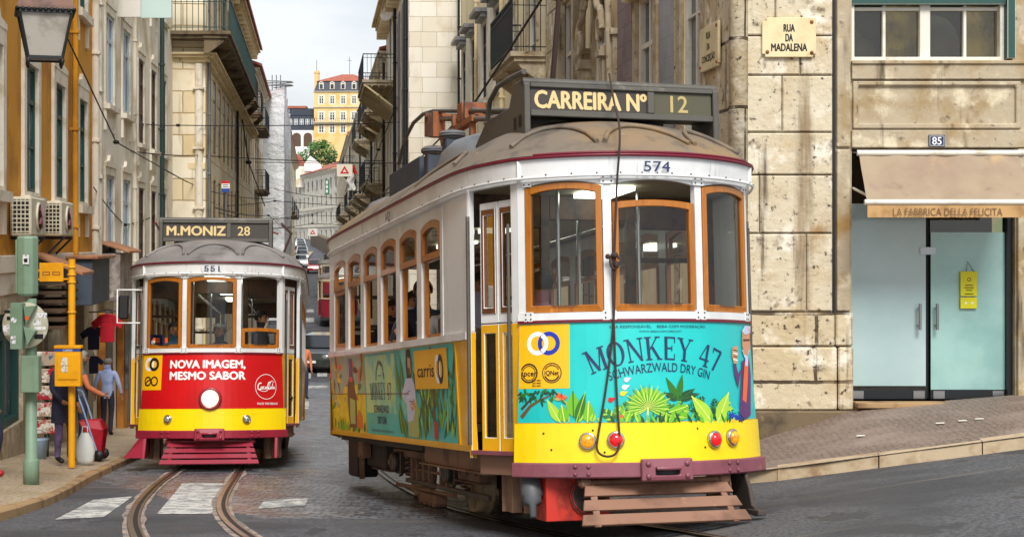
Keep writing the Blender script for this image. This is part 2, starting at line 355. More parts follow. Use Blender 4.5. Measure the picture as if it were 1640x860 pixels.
# ------------------------------------------------------------------ street surface
def street_material():
    m = bpy.data.materials.new('street_surface'); m.use_nodes = True; MATS['street_surface'] = m
    t = m.node_tree; N = t.nodes; L = t.links; b = N['Principled BSDF']
    g = N.new('ShaderNodeNewGeometry'); pos = g.outputs['Position']
    def math1(op, a, b_=None, c=None):
        n = N.new('ShaderNodeMath'); n.operation = op
        for i, x in enumerate((a, b_, c)):
            if x is None: continue
            if isinstance(x, (int, float)): n.inputs[i].default_value = x
            else: L.new(x, n.inputs[i])
        return n.outputs[0]
    def noise(sc, det=5, scale=None):
        n = N.new('ShaderNodeTexNoise'); n.inputs['Scale'].default_value = sc; n.inputs['Detail'].default_value = det
        if scale:
            q = N.new('ShaderNodeMapping'); q.inputs['Scale'].default_value = scale; L.new(pos, q.inputs[0]); L.new(q.outputs[0], n.inputs['Vector'])
        else: L.new(pos, n.inputs['Vector'])
        return n
    def mix(f, a, b_):
        n = N.new('ShaderNodeMix'); n.data_type = 'RGBA'
        for i, x in ((0, f), (6, a), (7, b_)):
            if isinstance(x, tuple): n.inputs[i].default_value = (*x[:3], 1)
            elif isinstance(x, (int, float)): n.inputs[i].default_value = x
            else: L.new(x, n.inputs[i])
        return n.outputs[2]
    def ramp(v, lo, hi):
        r = N.new('ShaderNodeMapRange'); r.interpolation_type = 'SMOOTHSTEP'; L.new(v, r.inputs[0]); r.inputs[1].default_value = lo; r.inputs[2].default_value = hi
        return r.outputs[0]
    sx = N.new('ShaderNodeSeparateXYZ'); L.new(pos, sx.inputs[0]); X, Y = sx.outputs[0], sx.outputs[1]
    # mask of the cobbled part
    e = math1('MAXIMUM', math1('MULTIPLY', math1('SUBTRACT', -2.2, X), 1.9), 0.)
    e2 = math1('MULTIPLY', math1('MAXIMUM', math1('SUBTRACT', X, .5), 0.), 3.)
    d = math1('SUBTRACT', math1('SUBTRACT', Y, math1('ADD', math1('ADD', 14.3, e), e2)), math1('MULTIPLY', noise(1.6).outputs[0], .9))
    mask = ramp(d, -.5, -.3)
    far = ramp(Y, 58, 59)                                   # the crossing further down is asphalt again
    mask = math1('MULTIPLY', mask, math1('SUBTRACT', 1., far))
    # cobbles
    dn = noise(3.2, 4); vm = N.new('ShaderNodeVectorMath'); vm.operation = 'MULTIPLY_ADD'; L.new(dn.outputs['Color'], vm.inputs[0]); vm.inputs[1].default_value = (.16, .16, 0); L.new(pos, vm.inputs[2])
    bt = N.new('ShaderNodeTexBrick'); L.new(vm.outputs[0], bt.inputs['Vector']); bt.inputs['Scale'].default_value = 1
    bt.inputs['Brick Width'].default_value = .17; bt.inputs['Row Height'].default_value = .125; bt.inputs['Mortar Size'].default_value = .016; bt.inputs['Mortar Smooth'].default_value = .6
    bt.inputs['Color1'].default_value = (*H('#585b64'), 1); bt.inputs['Color2'].default_value = (*H('#8d9097'), 1); bt.inputs['Mortar'].default_value = (*H('#45433f'), 1)
    cob = mix(ramp(noise(.55).outputs[0], .56, .74), bt.outputs['Color'], H('#857868')); cob = mix(ramp(noise(3.1).outputs[0], .58, .72), cob, H('#4c4a4c'))
    # asphalt
    asp = mix(ramp(noise(30, 4).outputs[0], .40, .60), H('#3f4045'), H('#606166'))
    asp = mix(ramp(noise(.5, 4).outputs[0], .48, .66), asp, H('#3c3d42'))
    asp = mix(ramp(noise(1, 5, (.5, 2.5, 1)).outputs[0], .56, .74), asp, H('#6c6863'))
    asp = mix(ramp(noise(2.2, 8, (1, .35, 1)).outputs[0], .60, .63), asp, H('#3c3d41'))
    asp = mix(ramp(noise(120, 2).outputs[0], .66, .74), asp, H('#8b8a86'))
    L.new(mix(mask, asp, cob), b.inputs['Base Color'])
    r = math1('MULTIPLY_ADD', mask, -.3, .62); r = math1('ADD', r, math1('MULTIPLY', math1('SUBTRACT', noise(1.3).outputs[0], .5), .5)); L.new(r, b.inputs['Roughness'])
    hc = math1('MULTIPLY', math1('SUBTRACT', math1('MULTIPLY', noise(9).outputs[0], .8), bt.outputs['Fac']), mask)
    hh = math1('ADD', hc, math1('MULTIPLY', math1('SUBTRACT', 1., mask), math1('MULTIPLY', noise(60, 4).outputs[0], .35)))
    bp = N.new('ShaderNodeBump'); bp.inputs['Strength'].default_value = .9; bp.inputs['Distance'].default_value = .03; L.new(hh, bp.inputs['Height']); L.new(bp.outputs[0], b.inputs['Normal'])
    return m
street_material()
def paving(name, c1, c2, mo, bw=.09, var=None):
    m = bpy.data.materials.new(name); m.use_nodes = True; MATS[name] = m
    t = m.node_tree; N = t.nodes; L = t.links; b = N['Principled BSDF']; b.inputs['Roughness'].default_value = .65
    g = N.new('ShaderNodeNewGeometry'); n1 = N.new('ShaderNodeTexNoise'); n1.inputs['Scale'].default_value = 6; n1.inputs['Detail'].default_value = 4; L.new(g.outputs['Position'], n1.inputs['Vector'])
    vm = N.new('ShaderNodeVectorMath'); vm.operation = 'MULTIPLY_ADD'; L.new(n1.outputs['Color'], vm.inputs[0]); vm.inputs[1].default_value = (.15, .15, 0); L.new(g.outputs['Position'], vm.inputs[2])
    mp_ = N.new('ShaderNodeMapping'); mp_.inputs['Rotation'].default_value = (0, 0, .6); L.new(vm.outputs[0], mp_.inputs[0])
    bt = N.new('ShaderNodeTexBrick'); L.new(mp_.outputs[0], bt.inputs['Vector']); bt.inputs['Scale'].default_value = 1; bt.inputs['Brick Width'].default_value = bw; bt.inputs['Row Height'].default_value = bw*.85; bt.inputs['Mortar Size'].default_value = .011
    bt.inputs['Color1'].default_value = (*H(c1), 1); bt.inputs['Color2'].default_value = (*H(c2), 1); bt.inputs['Mortar'].default_value = (*H(mo), 1)
    n2 = N.new('ShaderNodeTexNoise'); n2.inputs['Scale'].default_value = 1.2; n2.inputs['Detail'].default_value = 6; L.new(g.outputs['Position'], n2.inputs['Vector'])
    r = N.new('ShaderNodeMapRange'); L.new(n2.outputs[0], r.inputs[0]); r.inputs[1].default_value = .45; r.inputs[2].default_value = .72
    mx = N.new('ShaderNodeMix'); mx.data_type = 'RGBA'; L.new(r.outputs[0], mx.inputs[0]); L.new(bt.outputs['Color'], mx.inputs[6]); mx.inputs[7].default_value = (*H(var or mo), 1)
    L.new(mx.outputs[2], b.inputs['Base Color'])
    bp = N.new('ShaderNodeBump'); bp.invert = True; bp.inputs['Strength'].default_value = .6; bp.inputs['Distance'].default_value = .012; L.new(bt.outputs['Fac'], bp.inputs['Height']); L.new(bp.outputs[0], b.inputs['Normal'])
paving('paving_pale', '#c9b79b', '#b8a589', '#92806a', .09, '#9c8868')
paving('paving_brown', '#8d7b70', '#806e63', '#67584d', .085, '#9c8b80')
mat('kerb_stone', '#bba88a', .8, bump=(10, .4), var=[('#94795a', 3, .46, .68), ('#dcc9a3', 2, .55, .75)])
mat('kerb_brown', '#a98a62', .8, bump=(10, .4), var=[('#7b5f44', 3, .46, .68)])
mat('steel_rail', '#9b948d', .28, metal=.85, var=[('#6a5d55', 2, .45, .7)], bump=(20, .15))
mat('rail_rust', '#564a44', .55, metal=.4, var=[('#3d302a', 4, .45, .65)])
mat('mortar_edge', '#a8978a', .9, bump=(12, .6), var=[('#7d7470', 4, .45, .6), ('#5e5c5c', 7, .52, .62), ('#c2aa98', 3, .58, .7)])
mat('road_paint', '#d3d2cd', .7, bump=(22, .3), var=[('#9a9a98', 5, .44, .62), ('#6e6f72', 14, .52, .64), ('#7b7c7e', 2.2, .52, .66)])
mat('earth', '#5f6a3e', .9, var=[('#7a6a48', .08, .45, .6)])

ys = list(np.arange(4, 40, .5))+list(np.arange(40, 110, 2))+list(np.arange(110, 430, 8)); xs = [-90, -60, -40, -25, -16]+list(np.arange(-12, 8.1, .5))+[10, 14, 22, 40, 80]
g = MB(); vs = [(x, y, gz(x, y)) for y in ys for x in xs]; nx = len(xs)
g.add(vs, [(j*nx+i, j*nx+i+1, (j+1)*nx+i+1, (j+1)*nx+i) for j in range(len(ys)-1) for i in range(nx-1)], 0, True)
tagd(g.build('road', M('street_surface'), fix=False), kind='structure')

def strip_pts(pl, n):                                       # resample a 2d polyline
    P = [Vector(p[:2]) for p in pl]; L_ = [0]
    for a, b in zip(P, P[1:]): L_.append(L_[-1]+(b-a).length)
    o = []
    for i in range(n+1):
        s = L_[-1]*i/n; k = max(j for j in range(len(L_)) if L_[j] <= s+1e-9); k = min(k, len(P)-2)
        o.append(P[k].lerp(P[k+1], (s-L_[k])/(L_[k+1]-L_[k])))
    return o
def smooth_pts(P, n=8):
    P = [Vector(p) for p in P]; o = []
    for i in range(len(P)-1):
        p0, p1, p2, p3 = P[max(i-1, 0)], P[i], P[i+1], P[min(i+2, len(P)-1)]
        for k in range(n):
            t = k/n; o.append(.5*((2*p1)+(p2-p0)*t+(2*p0-5*p1+4*p2-p3)*t*t+(3*p1-p0-3*p2+p3)*t**3))
    o.append(P[-1]); return o
# left pavement and kerb
LK = [on_ground(u, v) for u, v in [(-70, 872), (-30, 848), (0, 834), (50, 820), (100, 800), (160, 765), (230, 732)]]
lk = [Vector((p.x, p.y)) for p in LK]; 
e = lk[-1]
lk += [e+Vector((-.1216*d, d)) for d in (2, 6, 12, 18, 24, 30, 36, 50, 75, 110, 160, 220)]
lk = smooth_pts(lk, 5)
KW = .2
def lkerb(name, pl, side, mtl, h=.13, seg=1.0):
    b = MB(); P = strip_pts(pl, max(2, int(sum((b_-a_).length for a_, b_ in zip(pl, pl[1:]))/seg)))
    for i in range(len(P)-1):
        if P[i].y > 60: continue
        for q in range(1):
            a, c = P[i], P[i+1]; t = (c-a).normalized(); nn = Vector((-t.y, t.x))*side; a = a+t*.006; c = c-t*.006
            pr = [(0, -.2), (.012, h-.012), (.03, h+.004), (KW, h+.004), (KW, -.2)]
            vs = [(*(p+nn*k), gz(p.x, p.y)+z+(random.uniform(-.003, .003) if z > 0 else 0)) for p in (a, c) for k, z in pr]
            b.add(vs, [(0, 1, 6, 5), (1, 2, 7, 6), (2, 3, 8, 7), (3, 4, 9, 8), (0, 4, 3, 2, 1), (5, 6, 7, 8, 9)])
    return tagd(b.build(name, mtl, bevel=0), kind='structure')
lkerb('kerb', lk, 1, M('kerb_brown'), .085)
b = MB(); vs = []
for p in lk:
    x1 = lw(p.y)-.3 if p.y > 12 else -12
    for k in range(6):
        t = k/5; x = (p.x-.1)*(1-t)+x1*t; vs.append((x, p.y, gz(p.x, p.y)+.086+.09*t))
n = len(lk); b.add(vs, [(i*6+k, i*6+k+1, (i+1)*6+k+1, (i+1)*6+k) for i in range(n-1) for k in range(5)], 0, True)
tagd(b.build('pavement', M('paving_pale')), kind='structure')
# right pavement and kerb: along the cross street, round the corner, then down the street
RK = [Vector(p) for p in [(12, 14.6), (8, 14.85), (4.8, 15.12), (3.6, 15.28), (2.6, 15.42), (2.0, 15.7), (1.55, 16.3), (1.3, 17.5)]]
RK += [RK[-1]+Vector((-.1216*d, d)) for d in (2, 5, 10, 20, 30, 34.5, 40, 60, 90, 130, 180, 225)]
RK = smooth_pts(RK, 5)
lkerb('kerb', RK, -1, M('kerb_stone'), .12, .95)
def wall_z(x): return -2.30+.32*(x-2.6) if x < 3.9 else -1.885+.08*(x-3.9)
b = MB(); vs = []
FY = 18.5
for p in RK:
    if p.x > 2.3: q = Vector((max(p.x, 2.5), FY+.05)); zq = wall_z(q.x)
    elif p.y < 18: q = Vector((2.62, FY+.05)); zq = wall_z(2.6)
    else: q = Vector((rw(p.y)+.3, p.y+.4)); zq = gz(p.x, p.y)+.15
    for k in range(6):
        t = k/5; c = p.lerp(q, t); vs.append((c.x, c.y, (gz(p.x, p.y)+.12)*(1-t)+zq*t))
n = len(RK); b.add(vs, [(i*6+k, i*6+k+1, (i+1)*6+k+1, (i+1)*6+k) for i in range(n-1) for k in range(5)], 0, True)
tagd(b.build('pavement', M('paving_brown')), kind='structure')
mat('litter', '#dedbd2', .8)
# tracks
def rail(parent, pl, margin=True):
    P = smooth_pts([Vector((p[0], p[1])) for p in pl], 10)
    P = strip_pts(P, max(8, int(len(P)*1.2)))
    def strip(a, c, z0, m, name, wob=0):
        b = MB(); vs = []
        for i, p in enumerate(P):
            t = (P[min(i+1, len(P)-1)]-P[max(i-1, 0)]).normalized(); nn = Vector((-t.y, t.x))
            for k in (a, c):
                q = p+nn*(k+(mnoise.noise(Vector((p.x*1.3, p.y*1.3, k*9)))*wob if wob else 0)); vs.append((q.x, q.y, gz(p.x, p.y)+z0))
        b.add(vs, [(2*i, 2*i+1, 2*i+3, 2*i+2) for i in range(len(P)-1)])
        return b.build(name, m, parent)
    if margin:
        strip(-.10, .10, .006, M('mortar_edge'), 'mortar_edge', .035)
    r_ = strip(-.055, .06, .012, M('rail_rust'), 'rail')
    strip(-.05, -.004, .017, M('steel_rail'), 'rail_head'); strip(.036, .055, .017, M('steel_rail'), 'guard_lip'); strip(-.003, .035, .0145, M('black'), 'groove')
t1 = thing('tram_track', 'curving steel tram track set in pale mortar, running out from under the red tram', 'tram track', tuple(on_ground(300, 800)))
def rel(t, pts): return pts
def track(t, lines, margin=True):
    for l in lines:
        rail(t, [(p.x, p.y) for p in [on_ground(u, v) if isinstance(u, (int, float)) and v is not None else u for u, v in l]], margin)
    for c in t.children: c.location = -t.location
track(t1, [[(302, 741), (278, 757), (252, 776), (226, 803), (214, 830), (219, 858), (240, 890)], [(392, 741), (376, 766), (361, 790), (355, 812), (366, 835), (400, 862), (450, 890)]])
t2 = thing('tram_track', 'worn tram track sunk in asphalt, sweeping out from under the yellow tram', 'tram track', tuple(on_ground(760, 825)))
track(t2, [[(552, 700), (578, 724), (596, 742), (613, 759), (640, 778), (690, 803), (760, 825), (840, 845), (920, 862), (1010, 880)], [(900, 822), (950, 832), (1018, 841), (1080, 850), (1145, 861), (1250, 878)]], False)
# crossing stripes
def stripes(name, quads):
    b = MB()
    for q in quads:
        P = [on_ground(u, v) for u, v in q]; n = 8
        vs = []
        for i in range(n+1):
            for j in range(n+1):
                s, t = i/n, j/n; p = (P[0]*(1-s)+P[1]*s)*(1-t)+(P[3]*(1-s)+P[2]*s)*t; vs.append((p.x, p.y, gz(p.x, p.y)+.0045))
        b.add(vs, [(i*(n+1)+j, (i+1)*(n+1)+j, (i+1)*(n+1)+j+1, i*(n+1)+j+1) for i in range(n) for j in range(n)])
    tagd(b.build(name, M('road_paint'), fix=False), kind='structure')
stripes('road_markings', [[(251, 823), (338, 823), (362, 774), (292, 774)], [(88, 832), (166, 828), (212, 795), (150, 800)], [(412, 815), (488, 810), (494, 798), (424, 801)],
    [(466, 598), (478, 598), (480, 588), (470, 588)], [(484, 655), (494, 655), (495, 642), (486, 642)], [(508, 603), (524, 603), (524, 592), (508, 592)], [(488, 606), (498, 606), (498, 594), (488, 594)],
    [(489, 622), (524, 621), (524, 617), (489, 618)], [(490, 516), (503, 516), (503, 509), (490, 509)], [(491, 500), (503, 500), (502, 495), (491, 495)], [(484, 458), (494, 458), (494, 452), (484, 452)]])
# ------------------------------------------------------------------ buildings
_wm = {}
def win_meshes(w, h, st, panes=True):
    k = (round(w, 2), round(h, 2), st['id'], panes)
    if k in _wm: return _wm[k]
    fw = st.get('fw', .07); dp = st.get('dep', .2); b = MB(); I = lambda a, c, d: (a, d, c)
    O = [(-w/2, 0), (w/2, 0), (w/2, h), (-w/2, h)]; N_ = [(-w/2+fw, fw), (w/2-fw, fw), (w/2-fw, h-fw), (-w/2+fw, h-fw)]
    fp = st.get('fp', .09); b.ring(O, N_, I, dp-fp, dp+.02, 0)
    nx, nz_ = st.get('nx', 2), st.get('nz', 3); tr = st.get('transom', .72); mw = fw*.55
    for i in range(1, nx): x = -w/2+w*i/nx; b.box(x-(fw*.7 if i*2 == nx else mw/2), x+(fw*.7 if i*2 == nx else mw/2), dp-fp*.8, dp+.012, fw, h-fw, 0)
    zs = [h*tr] if tr else []
    zs += [h*tr*i/nz_ for i in range(1, nz_)] if tr else [h*i/nz_ for i in range(1, nz_)]
    for i, z in enumerate(zs): t = fw*.6 if (i == 0 and tr) else mw/2; b.box(-w/2+fw, w/2-fw, dp-fp*.75, dp+.01, z-t, z+t, 0)
    sw = st.get('sw', 0)
    if sw:
        e = .004; IN = [(-w/2+e, -e*0), (w/2-e, -e*0), (w/2-e, h-e), (-w/2+e, h-e)]
        OU = [(-w/2-sw, -sw*.6), (w/2+sw, -sw*.6), (w/2+sw, h+sw), (-w/2-sw, h+sw)]
        b.ring(OU, IN, I, -st.get('sp', .05), .012, 1)
        if st.get('sill', 1): b.box(-w/2-sw*1.2, w/2+sw*1.2, -.13, .01, -sw*.95, -sw*.3, 1)
        hd = st.get('hood')
        if hd == 'arch':
            P = [(-w/2-sw, h+sw-.002), (w/2+sw, h+sw-.002), (w/2+sw, h+sw+.08), (w*.28, h+sw+.13), (w*.2, h+sw+.24), (-w*.2, h+sw+.24), (-w*.28, h+sw+.13), (-w/2-sw, h+sw+.08)]
            b.prism(P, I, -.06, .01, 1)
            b.box(-w/2-sw, -w/2, -.05, .01, -sw-.42, -sw*.6-.003, 1); b.box(w/2, w/2+sw, -.05, .01, -sw-.42, -sw*.6-.003, 1)
        if hd == 'cap': b.box(-w/2-sw-.08, w/2+sw+.08, -.38, .01, h+sw+.03, h+sw+.14, 2); b.box(-w/2-sw, w/2+sw, -.22, .01, h+sw-.1, h+sw+.028, 2)
        if hd == 'corn': b.box(-w/2-sw-.1, w/2+sw+.1, -.2, .01, h+sw+.02, h+sw+.14, 1)
    if not panes: b.add([(-w/2+fw*.5, dp, fw*.5), (w/2-fw*.5, dp, fw*.5), (w/2-fw*.5, dp, h-fw*.5), (-w/2+fw*.5, dp, h-fw*.5)], [(0, 1, 2, 3)], 3)
    me = b.mesh('window', [st['frame'], st.get('sur', st['frame']), st.get('cap', st['frame']), st['pane']], fix=True)
    p = MB(); p.add([(-w/2+fw*.5, dp, fw*.5), (w/2-fw*.5, dp, fw*.5), (w/2-fw*.5, dp, h-fw*.5), (-w/2+fw*.5, dp, h-fw*.5)], [(0, 1, 2, 3)])
    pm = p.mesh('pane', [st['pane']], fix=False)
    _wm[k] = (me, pm); return _wm[k]
class Fr:
    """a facade's own frame: x along the front, -y towards the street; children are placed under root"""
    def __init__(s, root, p, ang): s.root = root; s.p = Vector((p[0], p[1], 0)); s.a = ang; s.rl = root.location.copy()
    def put(s, o, x=0, z=0, y=0):
        c, n = math.cos(s.a), math.sin(s.a); o.parent = s.root
        o.location = (s.p.x+x*c-y*n-s.rl.x, s.p.y+x*n+y*c-s.rl.y, z-s.rl.z); o.rotation_euler = (0, 0, s.a); return o
    def W(s, x, y, z):
        c, n = math.cos(s.a), math.sin(s.a); return Vector((s.p.x+x*c-y*n, s.p.y+x*n+y*c, z))
    def part(s, name, mb, mats, bevel=0.): return s.put(mb.build(name, mats, bevel=bevel))
    def wall(s, W_, z0, z1, ops, mats, deep=6., dep=.2, back=True, mfun=None):
        """front wall with real openings; ops = (xc,w,zb,zt)"""
        X = sorted(set([0, W_]+[round(v, 4) for o in ops for v in (o[0]-o[1]/2, o[0]+o[1]/2) if 0 < v < W_])); Z = sorted(set([z0, z1]+[round(v, 4) for o in ops for v in (o[2], o[3]) if z0 < v < z1]))
        b = MB(); idx = {}
        vs = [(x, 0, z) for x in X for z in Z]; nz_ = len(Z); fs = []; ms = []
        for i in range(len(X)-1):
            for j in range(nz_-1):
                cx, cz = (X[i]+X[i+1])/2, (Z[j]+Z[j+1])/2
                if any(abs(cx-o[0]) < o[1]/2 and o[2] < cz < o[3] for o in ops): continue
                fs.append((i*nz_+j, (i+1)*nz_+j, (i+1)*nz_+j+1, i*nz_+j+1))
        b.add(vs, fs, 0)
        for (xc, w_, zb, zt) in [o[:4] for o in ops]:
            a, c = xc-w_/2, xc+w_/2; q = dep+.03
            b.add([(a, 0, zb), (c, 0, zb), (c, 0, zt), (a, 0, zt), (a, q, zb), (c, q, zb), (c, q, zt), (a, q, zt)], [(0, 1, 5, 4), (1, 2, 6, 5), (2, 3, 7, 6), (3, 0, 4, 7)], 0)
        if back:
            b.add([(0, 0, z0), (0, deep, z0), (0, deep, z1), (0, 0, z1)], [(0, 1, 2, 3)], 0); b.add([(W_, 0, z0), (W_, deep, z0), (W_, deep, z1), (W_, 0, z1)], [(3, 2, 1, 0)], 0)
            b.add([(0, deep, z0), (W_, deep, z0), (W_, deep, z1), (0, deep, z1)], [(3, 2, 1, 0)], 0); b.add([(0, 0, z1), (W_, 0, z1), (W_, deep, z1), (0, deep, z1)], [(0, 1, 2, 3)], 0)
        return s.put(b.build('wall', mats, fix=False))
    def windows(s, ops, st, panes=True):
        for (xc, w_, zb, zt) in [o[:4] for o in ops]:
            me, pm = win_meshes(w_, zt-zb, st, panes); o = s.put(obj('window', me), xc, zb)
            if panes: obj('pane', pm, o)
    def band(s, name, x0, x1, z0, z1, proud, m, y1=.01): b = MB(); b.box(x0, x1, -proud, y1, z0, z1); return s.part(name, b, m, .01)
    def cornice(s, x0, x1, z, m, k=1., brackets=0, name='cornice'):
        b = MB(); b.box(x0-.1*k, x1+.1*k, -.18*k, .01, z-.28*k, z-.12*k); b.box(x0-.2*k, x1+.2*k, -.34*k, .01, z-.118*k, z-.002); b.box(x0-.28*k, x1+.28*k, -.46*k, .01, z, z+.08*k)
        for i in range(brackets):
            x = x0+(x1-x0)*(i+.5)/brackets; b.box(x-.08*k, x+.08*k, -.32*k, .008, z-.45*k, z-.12*k)
        return s.part(name, b, m)
    def balcony(s, x0, x1, z, proj, m, iron, pitch=.13, h=.95, brackets=0, diag=False, bar=.018):
        b = MB(); b.box(x0, x1, -proj, .01, z-.1, z); b.box(x0+.06, x1-.06, -proj+.08, .012, z-.2, z-.102)
        for i in range(brackets):
            x = x0+.2+(x1-x0-.4)*i/max(1, brackets-1); b.prism([(0, z-.2), (-proj*.8, z-.2), (-proj*.7, z-.32), (-.12, z-.62), (0, z-.62)], lambda a, c, d: (x+d, a, c), -.08, .08)
        o = s.part('balcony', b, m); r = MB()
        P = [(x0+.03, .0), (x0+.03, -proj+.04), (x1-.03, -proj+.04), (x1-.03, .0)]
        for (a, c) in zip(P, P[1:]):
            A, B_ = Vector((a[0], a[1], 0)), Vector((c[0], c[1], 0)); n = max(2, int((B_-A).length/pitch))
            for zz, t in ((z+h, .035), (z+.1, .022), (z+h-.14, .018)): r.bar(A+Vector((0, 0, zz)), B_+Vector((0, 0, zz)), t, t)
            for i in range(n+1): q = A.lerp(B_, i/n); r.bar(q+Vector((0, 0, z)), q+Vector((0, 0, z+h)), bar, bar)
        q = s.put(r.build('railing', iron)); q.parent = o; q.location = (0, 0, 0); q.rotation_euler = (0, 0, 0)
        return o
    def pipe(s, x, z0, z1, m, r=.05, y=-.09, name='downpipe'):
        b = MB(); b.tube([(x, y, z0), (x, y, z1)], r)
        z = z0+.6
        while z < z1: b.box(x-r*1.3, x+r*1.3, y-r*1.2, .0, z-.025, z+.025); z += 1.7
        return s.part(name, b, m)
    def roof(s, x0, x1, z, deep, rise, m, over=.25):
        b = MB(); b.add([(x0-over, -over, z), (x1+over, -over, z), (x1+over, deep, z+rise), (x0-over, deep, z+rise), (x0-over, -over, z+.12), (x1+over, -over, z+.12), (x1+over, deep, z+rise+.12), (x0-over, deep, z+rise+.12)],
              [(0, 3, 2, 1), (4, 5, 6, 7), (0, 1, 5, 4), (1, 2, 6, 5), (2, 3, 7, 6), (3, 0, 4, 7)])
        return s.part('roof', b, m)
AL, AR = math.atan2(SD.y, SD.x), math.atan2(-SD.y, -SD.x)
def rowops(xs, w_, zb, zt): return [(x, w_, zb, zt) for x in xs]
S_yel = dict(id='yel', fw=.06, frame=M('frame_green'), pane=M('pane_grey'), sur=M('trim_stone'), sw=.22, hood='arch', nx=2, nz=2, dep=.05, fp=.04)
S_blu = dict(id='blu', fw=.07, frame=M('frame_blue'), pane=M('pane_grey'), sur=M('trim_stone'), sw=.16, hood='arch', nx=2, nz=1, dep=.04, fp=.03, sp=.035)
S_brn = dict(id='brn', fw=.06, frame=M('frame_brown'), pane=M('pane_dark'), sur=M('trim_stone'), sw=.14, hood='arch', nx=2, nz=2, dep=.04, fp=.03, sp=.03)
S_dk = dict(id='dk', fw=.06, frame=M('frame_brown'), pane=M('pane_dark'), sur=M('plaster_ochre'), sw=.12, sp=.012, sill=0, nx=2, nz=2, dep=.012, fp=.008)
S_cap = dict(id='cap', fw=.07, frame=M('frame_dark'), pane=M('pane_dark'), sur=M('trim_stone'), cap=M('zinc'), sw=.2, hood='cap', nx=2, nz=3, dep=.05, fp=.04, sp=.03)
S_wht = dict(id='wht', fw=.07, frame=M('frame_white'), pane=M('pane_dark'), sur=M('trim_stone'), sw=.12, sp=.012, sill=0, nx=2, nz=2, dep=.015, fp=.01)
S_stn = dict(id='stn', fw=.06, frame=M('frame_white'), pane=M('pane_dark'), sur=M('stone_plain'), sw=.24, hood='corn', nx=2, nz=3, dep=.10, fp=.07)

# --- left, nearest: the yellow house over the shop
def on_l(y): return (lw(y), y)
y0, y1 = 8., 31.6; A1 = math.atan2(1, -.135); SY = math.sin(A1); Wl = (y1-y0)/SY
t = thing('yellow_house', 'yellow ochre house with white arched window surrounds above the pavement shop', 'house', (*on_l(19), -3.0)); F1 = Fr(t, on_l(y0), A1)
X = lambda y: (y-y0)/SY
up = rowops([X(q) for q in (15, 18, 21, 24.0, 26.9, 29.8)], 1.12, .76, 2.64); up2 = rowops([X(q) for q in (15, 18, 21, 24.0, 26.9, 29.8)], 1.12, 4.3, 6.3)
F1.wall(Wl, -.16, 9, up+up2, M('plaster_yellow'), dep=.11); F1.windows(up+up2, S_yel)
b = MB(); b.box(0, Wl, -.07, .3, -.4, -.162); b.box(0, Wl, -.03, .3, -.7, -.402); F1.part('string_course', b, M('trim_stone'), .01)
gops = [(X(22.3), 2.2, -2.55, -.95), (X(26.2), 1.7, -3.3, -.95), (X(29.4), 1.7, -3.5, -.95)]
F1.wall(Wl, -4.2, -.702, gops, M('stone_plain'), back=False)
F1.windows(gops[:1], dict(id='shopw', fw=.1, frame=M('frame_green'), pane=M('pane_grey'), nx=2, nz=1, tr=0, dep=.15, transom=.8))
for o in gops[1:]:
    b = MB(); b.box(o[0]-o[1]/2, o[0]+o[1]/2, .19, .22, o[2], o[3]); F1.part('door', b, M('pane_dark'))
F1.pipe(X(28.3), -.3, 9, M('plaster_yellow'), .055)
F1.pipe(Wl-.12, -.3, 9, M('trim_stone'), .08, -.05, 'quoin')
# --- left, second: pale house
y0b, y1b = 31.61, 46.; A2 = math.atan2(1, -.1014); SY2 = math.sin(A2); Wb = (y1b-y0b)/SY2; X2 = lambda y: (y-y0b)/SY2
t = thing('pale_house', 'cream stuccoed house with blue window frames between the yellow house and the balcony house', 'house', (*on_l(37), -4.2)); F2 = Fr(t, on_l(y0b), A2)
b1_ = [(X2(q), 1.15, 2.9, 4.75) for q in (33.7, 36.2)]; b2_ = [(X2(q), 1.05, 2.4, 4.4) for q in (38.8, 41.25, 43.6)]
c1_ = [(X2(q), 1.15, -.42, 1.42) for q in (33.7, 36.2)]; c2_ = [(X2(q), 1.05, -.7, 1.33) for q in (38.8, 41.25, 43.6)]
d1_ = [(X2(q), 1.1, 6., 7.7) for q in (33.7, 36.2, 38.8, 41.25, 43.6)]
F2.wall(Wb, -5, 10, b1_+b2_+c1_+c2_+d1_, M('plaster_cream')); F2.windows(b1_+c1_, S_blu); F2.windows(b2_+c2_+d1_, S_brn)
F2.pipe(X2(42.5), -1, 10, M('iron_green'), .06); F2.pipe(X2(31.8), -1, 10, M('trim_stone'), .1, -.04, 'quoin'); F2.pipe(X2(37.5), -1, 10, M('trim_stone'), .05, -.03, 'moulding')
F2.band('string_course', 0, Wb, -.95, -.75, .05, M('trim_stone'))
# --- left, third: the tall house with the wrap-around balcony
t = thing('balcony_house', 'weathered cream house with an iron balcony wrapping its corner and dark windows', 'house', (-9.5, 55, -5))
L3x = -8.72; F3f = Fr(t, (-13.6, 46), 0); F3 = Fr(t, (L3x, 46), AL); W3 = 34.
F3f.wall(4.88, -5.2, 9.6, [(1.2, 1.0, 2.6, 4.6)], M('stone_cream'), deep=.1, back=False)
xs3 = [1.4+2.62*i for i in range(12)]
o3 = rowops(xs3, 1.3, 2.75, 5.0)+rowops(xs3, 1.3, -.4, 1.95)+rowops(xs3, 1.1, 6.0, 8.3)
F3.wall(W3, -5.2, 9.4, o3, M('stone_cream'), deep=8); F3.windows(o3, S_dk, False)
F3f.cornice(0, 4.88, 5.35, M('plaster_ochre'), .7); F3.cornice(0, W3, 5.35, M('plaster_ochre'), .7)
F3f.balcony(.4, 5.5, 5.95, .75, M('stone_dark'), M('iron_green'), .16); F3.balcony(-.8, 19, 5.95, .75, M('stone_dark'), M('iron_green'), .16, brackets=8)
